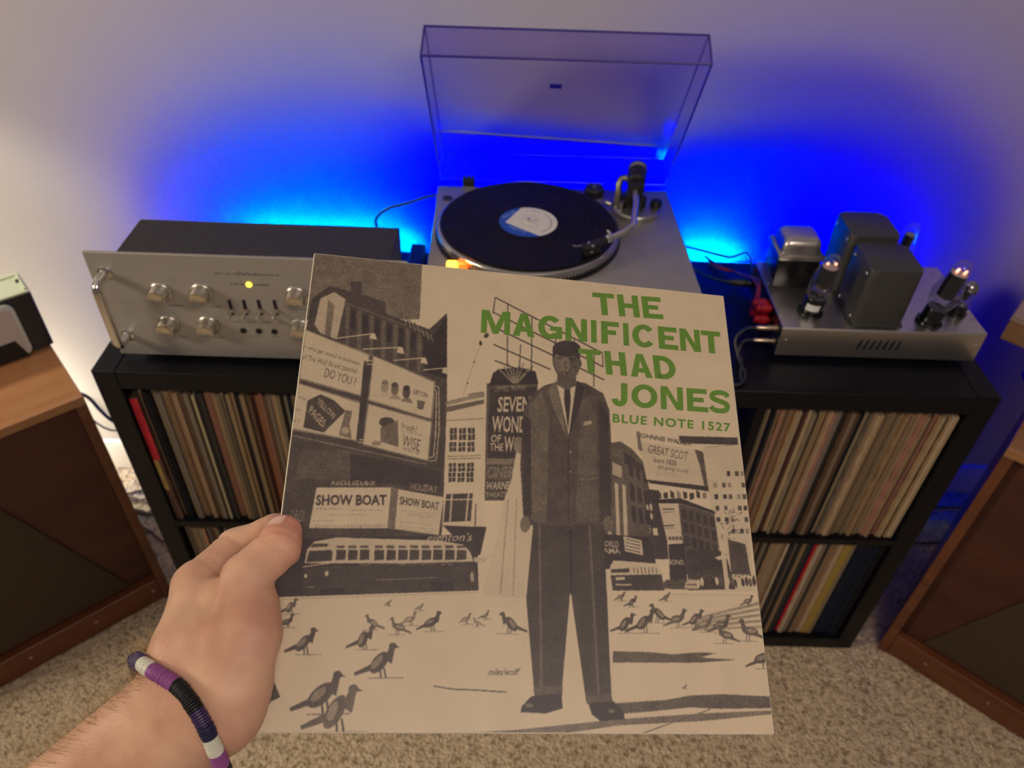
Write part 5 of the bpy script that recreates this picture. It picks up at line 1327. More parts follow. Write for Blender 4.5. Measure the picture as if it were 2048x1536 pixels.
79,990),(82,996),(128,981)]),('L',0.24,3.8,[(142,978),(145,999)]),('L',0.24,3.8,[(151,977),(157,999)]),('L',0.55,3.2,[(115,1001),(200,1000)]),(
'E',0.62,134,965,16.9,7.2,-1.22),('P',0.15,[(8,914),(23,914),(32,929),(39,942),(23,950),(13,964)]),('E',0.22,699,798,16.4,8.1,-0.9),(
'P',0.22,[(706,794),(714,779),(720,780),(715,799)]),('E',0.22,717,779,4.7,3.5,-0.09),('P',0.15,[(721,777),(726,780),(720,780)]),('P',0.22,[(691,800),(
667,811),(668,814),(693,806)]),('L',0.15,1.7,[(700,805),(700,815)]),('L',0.15,1.7,[(705,804),(706,815)]),('L',0.55,1.4,[(684,816),(728,815)]),(
'E',0.5,697,798,9.1,3.5,-1.0),('E',0.24,739,794,17.2,9.3,-0.8),('P',0.24,[(747,789),(756,772),(763,774),(757,795)]),('E',0.24,760,771,5.4,4.5,0.0),(
'P',0.17,[(764,770),(771,773),(763,774)]),('P',0.24,[(729,796),(701,809),(702,813),(732,803)]),('L',0.17,1.9,[(740,802),(740,814)]),(
'L',0.17,1.9,[(745,801),(747,814)]),('L',0.55,1.6,[(721,815),(773,814)]),('E',0.52,736,794,11.6,4.0,-0.89),('E',0.25,775,776,15.2,7.4,0.8),(
'P',0.25,[(769,772),(764,759),(758,761),(760,778)]),('E',0.25,760,759,4.4,3.6,0.0),('P',0.17,[(757,758),(752,761),(758,761)]),('P',0.25,[(783,777),(
804,787),(803,790),(780,784)]),('L',0.17,1.5,[(774,782),(772,793)]),('L',0.17,1.5,[(769,782),(766,793)]),('L',0.55,1.3,[(787,793),(746,794)]),(
'E',0.53,777,776,9.2,3.6,0.8),('E',0.3,812,785,13.8,7.5,-0.2),('P',0.3,[(818,781),(826,767),(832,769),(827,786)]),('E',0.3,830,767,4.4,3.6,0.0),(
'P',0.21,[(833,766),(838,768),(832,769)]),('P',0.3,[(804,787),(781,798),(782,800),(806,793)]),('L',0.21,1.5,[(812,791),(812,801)]),(
'L',0.21,1.5,[(817,791),(818,801)]),('L',0.55,1.3,[(797,803),(839,801)]),('E',0.58,810,785,9.2,3.6,-0.2),('E',0.25,851,784,13.9,6.9,-0.9),(
'P',0.25,[(857,780),(865,767),(870,769),(865,785)]),('E',0.25,868,767,4.0,3.3,0.0),('P',0.17,[(871,766),(876,769),(870,769)]),('P',0.25,[(844,786),(
822,796),(823,798),(846,791)]),('L',0.17,1.4,[(852,790),(852,799)]),('L',0.17,1.4,[(856,789),(857,799)]),('L',0.55,1.3,[(838,800),(876,799)]),(
'E',0.53,849,784,8.5,3.3,-0.9),('E',0.35,872,794,13.9,6.9,-0.4),('P',0.35,[(879,790),(886,777),(891,778),(886,795)]),('E',0.35,889,777,4.0,3.3,0.0),(
'P',0.24,[(892,776),(897,778),(891,778)]),('P',0.35,[(865,795),(843,805),(844,808),(867,800)]),('L',0.24,1.4,[(873,799),(873,808)]),(
'L',0.24,1.4,[(877,799),(878,808)]),('L',0.55,1.3,[(859,810),(897,808)]),('E',0.63,870,793,8.5,3.3,-0.4),('E',0.3,907,795,16.6,7.5,-0.2),(
'P',0.3,[(915,791),(923,776),(929,778),(923,796)]),('E',0.3,926,776,4.4,3.6,0.0),('P',0.21,[(930,775),(935,778),(929,778)]),('P',0.3,[(899,796),(
876,807),(877,810),(901,802)]),('L',0.21,1.5,[(908,801),(908,811)]),('L',0.21,1.5,[(913,800),(914,811)]),('L',0.55,1.3,[(892,812),(935,811)]),(
'E',0.58,905,794,10.1,3.6,-0.2),('E',0.35,919,814,15.2,7.5,0.2),('P',0.35,[(912,810),(907,797),(901,799),(903,816)]),('E',0.35,904,797,4.4,3.6,0.0),(
'P',0.24,[(901,796),(895,799),(901,799)]),('P',0.35,[(926,815),(948,825),(946,828),(923,821)]),('L',0.24,1.5,[(917,820),(915,831)]),(
'L',0.24,1.5,[(912,820),(909,831)]),('L',0.55,1.3,[(930,831),(888,831)]),('E',0.63,921,814,9.2,3.6,0.2),('E',0.28,973,805,17.7,8.7,0.1),(
'P',0.28,[(966,801),(960,785),(953,787),(955,807)]),('E',0.28,956,785,5.1,4.2,-0.09),('P',0.2,[(952,783),(946,787),(953,787)]),('P',0.28,[(982,806),(
1008,818),(1006,821),(978,813)]),('L',0.2,1.8,[(971,812),(968,824)]),('L',0.2,1.8,[(965,812),(961,824)]),('L',0.55,1.5,[(986,825),(936,825)]),(
'E',0.56,976,804,10.8,4.3,0.1),('E',0.25,993,858,19.0,9.3,-0.3),('P',0.25,[(1002,853),(1013,836),(1020,838),(1012,859)]),(
'E',0.25,1017,836,6.0,4.1,-0.08),('P',0.17,[(1022,834),(1028,837),(1020,838)]),('P',0.25,[(983,860),(953,873),(954,876),(985,867)]),(
'L',0.17,1.9,[(994,865),(993,878)]),('L',0.17,1.9,[(1000,865),(1001,878)]),('L',0.55,1.6,[(974,879),(1027,878)]),('E',0.53,991,857,11.6,4.5,-0.3),(
'E',0.3,818,915,3.4,1.7,-0.3),('P',0.3,[(820,914),(821,911),(823,911),(822,915)]),('E',0.3,822,911,1.1,0.8,0.0),('P',0.21,[(823,910),(824,911),(
823,911)]),('P',0.3,[(816,915),(810,918),(811,918),(816,917)]),('L',0.21,1.4,[(818,916),(818,919)]),('L',0.21,1.4,[(819,916),(819,919)]),(
'L',0.55,1.3,[(814,919),(825,919)]),('E',0.58,817,915,2.3,0.8,-0.3),('E',0.25,791,742,7.6,3.7,-0.6),('P',0.25,[(794,740),(798,733),(801,733),(
798,742)]),('E',0.25,800,733,2.2,1.8,-0.09),('P',0.17,[(802,732),(804,733),(801,733)]),('P',0.25,[(787,743),(775,748),(776,750),(788,746)]),(
'L',0.17,1.4,[(791,745),(791,750)]),('L',0.17,1.4,[(794,745),(794,750)]),('L',0.55,1.3,[(784,751),(805,750)]),('E',0.53,790,742,4.6,1.8,-0.69),(
'E',0.2,716,754,8.9,4.3,-0.9),('P',0.2,[(720,752),(724,744),(728,744),(725,755)]),('E',0.2,726,743,2.5,2.3,0.0),('P',0.14,[(728,743),(731,744),(
728,744)]),('P',0.2,[(712,755),(699,761),(699,763),(713,759)]),('L',0.14,1.4,[(717,758),(717,764)]),('L',0.14,1.4,[(719,757),(720,764)]),(
'L',0.55,1.3,[(708,764),(732,763)]),('E',0.48,715,754,5.4,2.1,-0.9),('E',0.3,693,744,7.6,3.7,-0.3),('P',0.3,[(696,742),(700,735),(703,736),(701,744)]),(
'E',0.3,702,735,2.2,1.8,-0.09),('P',0.21,[(703,734),(706,735),(703,736)]),('P',0.3,[(689,745),(678,750),(679,752),(690,748)]),('L',0.21,1.4,[(694,747),(
694,752)]),('L',0.21,1.4,[(696,747),(697,752)]),('L',0.55,1.3,[(686,753),(707,752)]),('E',0.58,692,744,4.6,1.8,-0.39),('E',0.3,974,744,8.9,4.8,-0.2),(
'P',0.3,[(978,742),(983,733),(987,734),(983,745)]),('E',0.3,985,733,2.8,2.3,0.0),('P',0.21,[(987,732),(990,734),(987,734)]),('P',0.3,[(969,745),(
955,752),(955,754),(970,749)]),('L',0.21,1.4,[(974,748),(974,754)]),('L',0.21,1.4,[(977,748),(977,754)]),('L',0.55,1.3,[(965,755),(990,754)]),(
'E',0.58,973,744,5.4,2.1,-0.2),('P',0.92,[(473,446),(463,508),(448,552),(432,637),(404,748),(442,753),(504,753),(507,438)]),(
'E',0.5,482,430,13.3,19.2,-0.09),('L',0.6,2.1,[(456,552),(442,747)]),('L',0.65,2.1,[(474,551),(468,748)]),('P',0.17,[(513,570),(663,562),(664,730),(
665,940),(614,947),(587,732),(565,927),(511,934),(495,755)]),('L',0.34,5.3,[(523,602),(525,923)]),('L',0.34,5.3,[(632,596),(639,935)]),(
'L',0.06,5.3,[(590,609),(589,742)]),('P',0.3,[(509,921),(567,915),(567,932),(511,936)]),('P',0.28,[(615,935),(665,929),(667,943),(615,949)]),(
'P',0.07,[(505,936),(565,930),(566,957),(533,966),(484,964),(486,954)]),('E',0.4,501,952,8.0,3.6,0.0),('P',0.07,[(618,947),(669,943),(688,961),(
690,975),(641,979),(624,967)]),('E',0.45,664,961,7.0,3.6,0.0),('P',0.23,[(537,284),(507,308),(489,348),(482,473),(489,593),(504,605),(670,597),(
681,583),(689,460),(688,333),(675,292),(634,270),(586,265)]),('P',0.34,[(500,335),(530,300),(548,353),(538,597),(506,598),(504,438)]),(
'P',0.3,[(621,311),(656,296),(652,591),(601,594)]),('P',0.13,[(663,308),(685,342),(681,572),(656,591)]),('P',0.14,[(487,358),(505,368),(506,581),(
490,588)]),('P',0.92,[(565,271),(612,267),(591,399)]),('P',0.1,[(584,280),(596,279),(598,313),(590,388),(582,314)]),('P',0.4,[(565,269),(546,293),(
555,331),(588,409)]),('P',0.12,[(614,265),(631,283),(620,326),(591,409)]),('L',0.08,2.1,[(590,409),(586,596)]),('E',0.5,594,438,3.0,2.8,-0.08),(
'E',0.5,593,483,2.8,2.8,-0.09),('L',0.45,2.1,[(615,499),(651,494)]),('P',0.75,[(626,365),(645,360),(645,369),(627,374)]),(
'E',0.45,493,603,11.0,17.6,0.1),('E',0.4,674,594,11.0,17.6,-0.1),('P',0.3,[(568,247),(611,244),(612,277),(588,292),(566,279)]),(
'E',0.3,589,219,32.5,46.9,-0.08),('E',0.46,579,217,19.3,35.1,-0.08),('E',0.13,591,186,34.1,20.9,-0.17),('P',0.14,[(557,194),(567,178),(612,173),(
624,193),(621,224),(615,206),(600,195),(566,198),(559,219)]),('L',0.12,3.2,[(567,213),(579,211)]),('L',0.12,3.2,[(596,211),(609,211)]),(
'L',0.2,2.7,[(587,217),(585,233),(591,235)]),('L',0.14,2.7,[(576,248),(599,246)]),('E',0.28,621,220,4.8,10.4,-0.08)]
TXT = [('n who get ahead in business',(4,232),(124,262),(2,244),0.35,0,0),('of The Wall Street Journal',(3,255),(120,279),(1,271),0.35,0,0),(
'DO YOU ?',(54,284),(121,301),(52,305),0.28,0.0,0),('way',(5,353),(21,358),(5,360),0.3,0,0),('and',(1,378),(11,381),(1,386),0.35,0,0),('it !',(0,404),(
12,406),(0,412),0.35,0,0),('YELLOW',(47,354),(86,389),(43,367),0.86,0.01,0),('PAGES',(33,372),(67,405),(28,389),0.86,0.01,0),('LIPTON',(245,317),(
276,325),(245,328),0.3,0.01,0),('fresh!',(224,395),(257,404),(223,410),0.3,0,0),('you might go for',(225,413),(270,421),(224,419),0.45,0,0),(
'WISE',(229,423),(266,433),(227,449),0.28,0.0,0),('POTATO CHIPS',(231,452),(265,460),(231,459),0.35,0,0),('General Outdoor Adv Co',(89,462),(187,477),(
90,468),0.42,0,0.2),('HOLIDAY',(90,531),(180,528),(89,543),0.72,0.0,0.2),('SHOW BOAT',(63,564),(203,556),(64,586),0.15,0.03,0),('SHOW BOAT',(230,558),(
311,566),(230,575),0.2,0.02,0),('HOLIDAY',(250,528),(306,531),(250,543),0.75,0,0.1),('ARD',(14,596),(44,597),(13,620),0.5,0.0,0.2),(
"eighton's",(291,631),(383,625),(290,654),0.92,0,0.3),('LOWELL THOMAS',(423,297),(493,286),(423,309),0.7,0,0),('SEVEN',(432,320),(505,313),(
430,357),0.88,0.02,0),('WONDERS',(419,366),(531,360),(418,405),0.88,0.02,0),('OF',(418,410),(440,409),(416,428),0.88,0.02,0),('THE',(415,430),(445,429),(
414,447),0.88,0.02,0),('WORLD',(447,412),(521,407),(445,448),0.88,0.02,0),('CINERAMA',(411,483),(515,475),(409,508),0.5,0.02,0),('WARNER',(409,516),(
469,512),(407,534),0.85,0.02,0),('THEATRE',(408,539),(461,535),(407,550),0.7,0.01,0),('JOHNNIE WALKER',(754,381),(880,393),(753,396),0.22,0.02,0.15),(
'GREAT SCOT',(776,408),(870,420),(773,428),0.28,0.0,0.1),('born 1820',(788,437),(840,442),(786,449),0.25,0.01,0),('still going strong!',(794,453),(
866,460),(793,466),0.3,0,0.1),('WORLD',(651,629),(695,630),(651,642),0.85,0.02,0),('CINERAMA',(611,646),(696,644),(613,658),0.8,0.02,0),(
'BOND.',(804,663),(840,663),(804,674),0.9,0.02,0),('NEW YORK CITY OMNIBUS CORPORATION',(164,698),(339,688),(164,701),0.5,0,0),('miles/wolff',(421,887),(
484,885),(419,900),0.1,0.0,0.35)]
TITLE = [('THE',(657,30),(832,25),(660,90)),('MAGNIFICENT',(390,106),(978,105),(389,166)),('THAD',(618,184),(853,184),(621,244)),('JONES',(695,263),(
986,261),(692,321)),('BLUE NOTE 1527',(695,340),(979,342),(693,362))]

# ---------------------------------------------------------------- cables and small boxes
m_cable = mat('black_cable_jacket', (0.010, 0.010, 0.014), 0.45)
m_cable_g = mat('grey_cable_jacket', (0.03, 0.03, 0.04), 0.5)
m_cable_r = mat('red_wire_jacket', (0.42, 0.035, 0.03), 0.45)
m_cable_br = mat('brown_cable_jacket', (0.10, 0.045, 0.04), 0.5)


def cable(name, pts, r, m, label, group=None, n=10):
    g = G(); g.tube(bez(pts, n), r, 8)
    return tag(g.obj(name, m, angle=None), label, 'cable', group)


cable('power_cable', [(-0.312, 0.345, H + .0045), (-0.320, 0.385, 0.785), (-0.330, 0.405, 0.803), (-0.3335, 0.41, 0.828), (-0.309, 0.41, 0.851), (-0.270, 0.412, 0.8635), (-0.215, 0.434, 0.871), (-0.15, 0.440, 0.860), (-0.10, 0.436, 0.80)], 0.0034, m_cable, 'black cable arching from behind the silver amplifier to the turntable back')
cable('signal_cable', [(0.18, 0.440, 0.80), (0.235, 0.425, 0.793), (0.274, 0.418, 0.787), (0.314, 0.418, 0.778), (0.354, 0.402, 0.7765), (0.372, 0.392, 0.7800), (0.399, 0.400, 0.7860), (0.4075, 0.398, 0.7800), (0.410, 0.376, 0.7740), (0.402, 0.33, 0.7735)], 0.0030, m_cable, 'black cable looping over the shelf back edge right of the turntable')
cable('phono_cable', [(0.245, 0.410, 0.778), (0.280, 0.363, 0.779), (0.2956, 0.330, 0.782), (0.3154, 0.306, 0.785), (0.336, 0.293, 0.787)], 0.0024, m_cable_g, 'grey cable with dark plug sleeve lying between turntable and valve amplifier')
plug = thing('inline_plug', 'dark tapered plug sleeve on the grey cable beside the valve amplifier', 'plug', (0.336, 0.293, 0.787))
g = G(); g.lathe((0.3355, 0.2932, 0.7868), (1, -0.16, 0.05), [(0.0026, 0), (0.0045, 0.006), (0.0078, 0.022), (0.0078, 0.042), (0.0070, 0.045)], 16); g.obj('sleeve', m_dark_case, plug, world=True)
g = G(); g.lathe((0.380, 0.2862, 0.789), (1, -0.16, 0.05), [(0.0040, 0), (0.0040, 0.012)], 12); g.obj('tip', m_steel, plug, world=True)
for k, (p1, p2, lab_) in enumerate((((0.3705, 0.2120, 0.828), (0.357, 0.172, 0.8245), 'red speaker wire twisting to the rear binding posts, outer strand'), ((0.3790, 0.2320, 0.826), (0.358, 0.1535, 0.828), 'red speaker wire twisting to the front binding posts, inner strand'))):
    cable('speaker_wire', [(0.322, 0.402 + .004 * k, 0.7725), (0.340, 0.3575, 0.774 + .006 * k), (0.366, 0.335, 0.782), (0.3775 - .006 * k, 0.300, 0.797), (0.376 + .004 * k, 0.262, 0.815), p1, p2], 0.0019, m_cable_r, lab_, 'red speaker wires')
rc = thing('phono_lead', 'grey lead with silver plugs hanging from the valve amplifier left side', 'cable', (0.36, 0.10, 0.81))
for y, z, i in ((0.104, 0.8205, 0), (0.100, 0.797, 1)):
    g = G(); g.lathe((AX0 - 0.010, y, z), (-1, 0, 0), [(0.0052, 0), (0.0052, 0.006), (0.0042, 0.007), (0.0042, 0.024), (0.0030, 0.026)], 16); g.obj('plug_barrel', m_gold, rc, world=True)
for k, (x0, y0, z0) in enumerate(((AX0 - 0.034, 0.104, 0.8205), (AX0 - 0.034, 0.100, 0.797))):
    g = G(); g.tube(bez([(x0, y0, z0), (x0 - 0.018, y0 - 0.002, z0 - 0.001), (x0 - 0.034 + .01 * k, y0 - 0.010, z0 - 0.018), (0.318 + .004 * k, 0.070, 0.780), (0.322 - .008 * k, 0.035, 0.7755), (0.310, 0.012, 0.7755), (0.286, 0.006, 0.7755), (0.262, 0.012 + 0.006 * k, 0.7755)], 8), 0.0026, 8); g.obj('wire', m_cable_g, rc, world=True)
# little phono stage with red lights between amplifier and turntable
m_redled = mat('red_indicator', (0.9, 0.1, 0.15), 0.3, emit=(1.0, 0.13, 0.20), estr=3.0)
m_pinkled = mat('pink_indicator', (1, 0.3, 0.25), 0.3, emit=(1.0, 0.30, 0.22), estr=4.0)
pb = thing('phono_stage', 'small black box with red lights left of the turntable', 'box', (-0.2435, 0.315, H))
g = G(); g.box(-0.2590, -0.2305, 0.272, 0.356, H + 0.002, 0.8095, 0.002, 1); bx = g.obj('case', m_black_plastic, pb, world=True)
for y in (0.285, 0.343):
    g = G(); g.box(-0.256, -0.2335, y - .005, y + .005, H, H + 0.002); g.obj('foot', m_rubber, pb, world=True)
g = G(); g.sphere((-0.2515, 0.2755, 0.8095), 0.0026, 12, 8); g.obj('indicator', m_redled, pb, world=True)
g = G(); g.sphere((-0.2370, 0.2735, 0.8095), 0.0038, 12, 8); g.obj('indicator', m_pinkled, pb, world=True, label='bright pinkish indicator')
# cables on the floor and behind the left speaker
cable('mains_cable', [(-1.105, 0.36, 0.40), (-1.0726, 0.42, 0.325), (-1.050, 0.42, 0.277), (-1.03, 0.42, 0.241), (-0.98, 0.44, 0.16), (-0.90, 0.455, 0.05), (-0.80, 0.45, 0.004)], 0.0042, m_cable, 'dark blue black cable slanting down between left speaker and shelf')
cable('wall_cable', [(-1.16, 0.481, 0.24), (-1.1146, 0.48, 0.170), (-1.0957, 0.48, 0.152), (-1.075, 0.48, 0.147), (-1.02, 0.48, 0.155), (-0.96, 0.478, 0.12), (-0.90, 0.478, 0.004)], 0.0026, m_cable_g, 'thin grey cable sagging along the wall above the baseboard at left')
cable('floor_cable', [(-1.10, 0.375, 0.003), (-1.045, 0.393, 0.004), (-1.005, 0.405, 0.004), (-0.985, 0.380, 0.004), (-1.02, 0.3686, 0.004), (-1.06, 0.358, 0.004)], 0.0028, m_cable_g, 'grey cable loop on the carpet beside the left speaker, nearest the wall')
cable('floor_cable', [(-1.09, 0.385, 0.004), (-1.025, 0.372, 0.008), (-0.972, 0.344, 0.006), (-0.984, 0.326, 0.004), (-1.03, 0.337, 0.004)], 0.0028, m_cable_br, 'brown cable loop on the carpet between left speaker and shelf')
cable('floor_cable', [(-1.07, 0.345, 0.004), (-1.00, 0.334, 0.004), (-0.966, 0.323, 0.005), (-0.93, 0.345, 0.004), (-0.88, 0.36, 0.004)], 0.0036, m_cable, 'thick black cable curving on the bright carpet beside the shelf')
cable('floor_cable', [(-1.02, 0.310, 0.003), (-0.9505, 0.270, 0.004), (-0.925, 0.251, 0.004), (-0.899, 0.238, 0.004), (-0.84, 0.24, 0.004), (-0.78, 0.28, 0.004)], 0.0030, m_cable_br, 'reddish brown cable crossing the shaded carpet gap at the left')
cable('floor_cable', [(0.76, 0.31, 0.004), (0.90, 0.298, 0.004), (1.011, 0.302, 0.004), (1.063, 0.306, 0.004), (1.2, 0.33, 0.004)], 0.0026, m_cable, 'dark cable on the carpet between shelf and right speaker, nearer one')
cable('floor_cable', [(0.78, 0.40, 0.004), (0.95, 0.41, 0.004), (1.113, 0.4222, 0.004), (1.169, 0.426, 0.004), (1.3, 0.44, 0.004)], 0.0030, m_cable, 'dark cable along the baseboard between shelf and right speaker')

# ---------------------------------------------------------------- the held record sleeve
SLV = thing('record_sleeve', 'held record sleeve with green title lettering over a grey street picture', 'record sleeve', SL_POS)
SLV.rotation_euler = Matrix(SL_ROT).to_euler()
S = 0.3135
TH = 0.0030
m_card_edge = mat('sleeve_card_edge', (0.70, 0.64, 0.52), 0.6)
g = G(); g.box(-S / 2, S / 2, -S / 2, S / 2, -TH / 2, TH / 2, 0.0006, 1); g.obj('sleeve_card', m_card_edge, SLV)


class Raster:
    """Tiny polygon filler for the printed picture (values 0 = ink, 1 = paper)."""

    def __init__(self, n):
        self.n = n
        self.a = np.full((n, n), 0.97, np.float32)

    def poly(self, t, pts):
        n = self.n
        p = np.array(pts, float) * n / 1000
        x0, y0 = np.floor(p.min(0)).astype(int) - 1
        x1, y1 = np.ceil(p.max(0)).astype(int) + 1
        x0, y0, x1, y1 = max(x0, 0), max(y0, 0), min(x1, n), min(y1, n)
        if x1 <= x0 or y1 <= y0:
            return
        X, Y = np.meshgrid(np.arange(x0, x1) + 0.5, np.arange(y0, y1) + 0.5)
        ins = np.zeros(X.shape, bool)
        k = len(p)
        for i in range(k):
            ax, ay = p[i]; bx, by = p[(i + 1) % k]
            if ay == by:
                continue
            c = ((ay <= Y) != (by <= Y)) & (X < (bx - ax) * (Y - ay) / (by - ay) + ax)
            ins ^= c
        self.a[y0:y1, x0:x1][ins] = t

    def line(self, t, w, pts):
        for (ax, ay), (bx, by) in zip(pts[:-1], pts[1:]):
            d = math.hypot(bx - ax, by - ay) or 1
            ox, oy = -(by - ay) / d * w / 2, (bx - ax) / d * w / 2
            self.poly(t, [(ax + ox, ay + oy), (bx + ox, by + oy), (bx - ox, by - oy), (ax - ox, ay - oy)])

    def ell(self, t, cx, cy, rx, ry, ro):
        c, s = math.cos(ro), math.sin(ro)
        self.poly(t, [(cx + rx * math.cos(a) * c - ry * math.sin(a) * s, cy + rx * math.cos(a) * s + ry * math.sin(a) * c) for a in [2 * math.pi * k / 24 for k in range(24)]])


NG = 660
ra = Raster(NG * 2)


def draw_text(body, tl, tr, bl, t, bold, shear):
    v, tri = text_mesh(body, bold, shear, res=2)
    tl, tr, bl = np.array(tl, float), np.array(tr, float), np.array(bl, float)
    q = bl + np.outer(v[:, 0], tr - tl) + np.outer(v[:, 1], tl - bl)
    for f in tri:
        ra.poly(t, q[f])


NT = next(i for i, a in enumerate(ART) if a[0] == 'P' and a[1] == 0.92 and len(a[2]) == 8)   # figures stand in front of the lettering
for i, a in enumerate(ART):
    if i == NT:
        for tx in TXT:
            draw_text(*tx)
    if a[0] == 'P':
        ra.poly(a[1], a[2])
    elif a[0] == 'L':
        ra.line(a[1], a[2], a[3])
    else:
        ra.ell(*a[1:])
img = ra.a
sm = lambda z, k: (lambda y: (np.roll(y, k, 1) + y + np.roll(y, -k, 1)) / 3)((np.roll(z, k, 0) + z + np.roll(z, -k, 0)) / 3)
nr = np.random.default_rng(8)


def cloud(n, m):
    c = nr.random((m + 1, m + 1)); t = np.linspace(0, m - 1e-6, n); i = t.astype(int); f = t - i; f = f * f * (3 - 2 * f)
    r0 = c[i][:, i] * (1 - f)[None, :] + c[i][:, i + 1] * f[None, :]; r1 = c[i + 1][:, i] * (1 - f)[None, :] + c[i + 1][:, i + 1] * f[None, :]
    return r0 * (1 - f)[:, None] + r1 * f[:, None]


img = sm(img, 1)
img = img.reshape(NG, 2, NG, 2).mean((1, 3))
mid = 4 * img * (1 - img)                               # grain shows in the half-tones
img = img + mid * nr.normal(0, 0.075, img.shape) + nr.normal(0, 0.012, img.shape)
img = img + (cloud(NG, 60) - .5) * 0.10 * mid + (cloud(NG, 24) - .5) * 0.05
# scuffs of the old print
for k in range(260):
    x, y = nr.integers(8, NG - 8, 2)
    l = nr.integers(2, 9)
    img[y, x:x + l] += nr.choice((0.16, -0.12)) * nr.random()
img = img.clip(0, 1)
ink = np.array([0.040, 0.030, 0.036]); pap = np.array([0.63, 0.51, 0.36])
colr = ink + (pap - ink) * (img ** 1.7)[..., None]
pv = np.linspace(-S / 2 + 0.0007, S / 2 - 0.0007, NG)
XX, YY = np.meshgrid(pv, -pv)
co = np.stack([XX, YY, np.full_like(XX, TH / 2 + 0.00012)], -1).reshape(-1, 3).astype(np.float32)
idx = np.arange(NG * NG).reshape(NG, NG)
fc = np.stack([idx[1:, :-1], idx[1:, 1:], idx[:-1, 1:], idx[:-1, :-1]], -1).reshape(-1, 4).astype(np.int32)
me = bpy.data.meshes.new('printed_picture')
me.vertices.add(len(co)); me.vertices.foreach_set('co', co.ravel())
me.loops.add(fc.size); me.loops.foreach_set('vertex_index', fc.ravel())
me.polygons.add(len(fc)); me.polygons.foreach_set('loop_start', np.arange(0, fc.size, 4, dtype=np.int32))
me.update(calc_edges=True); me.validate()
ca = me.color_attributes.new('print', 'FLOAT_COLOR', 'POINT')
ca.data.foreach_set('color', np.concatenate([colr.reshape(-1, 3), np.ones((NG * NG, 1))], 1).astype(np.float32).ravel())
m, nt, out = nodes_of('printed_paper')
b = nt.nodes.new('ShaderNodeBsdfPrincipled'); b.inputs['Roughness'].default_value = 0.42; b.inputs['Specular IOR Level'].default_value = 0.35
at = nt.nodes.new('ShaderNodeAttribute'); at.attribute_name = 'print'
nt.links.new(at.outputs['Color'], b.inputs['Base Color']); nt.links.new(b.outputs[0], out.inputs[0])
me.materials.append(m)
po = bpy.data.objects.new('printed_picture', me); COL.objects.link(po); po.parent = SLV
m_green = mat('green_print_ink', (0.115, 0.245, 0.030), 0.5, var=0.10, vscale=(900, 900, 900))


def ribbon(pts, w):
    """Quads along a centre line; w may vary per point (x thickness, y thickness)."""
    out = []
    n = len(pts)
    L_, R_ = [], []
    for i in range(n):
        p0, p1 = pts[max(i - 1, 0)], pts[min(i + 1, n - 1)]
        dx, dy = p1[0] - p0[0], p1[1] - p0[1]
        l = math.hypot(dx, dy) or 1
        L_.append((pts[i][0] - dy / l * w[0] / 2, pts[i][1] + dx / l * w[1] / 2)); R_.append((pts[i][0] + dy / l * w[0] / 2, pts[i][1] - dx / l * w[1] / 2))
    return [[L_[i], L_[i + 1], R_[i + 1], R_[i]] for i in range(n - 1)]


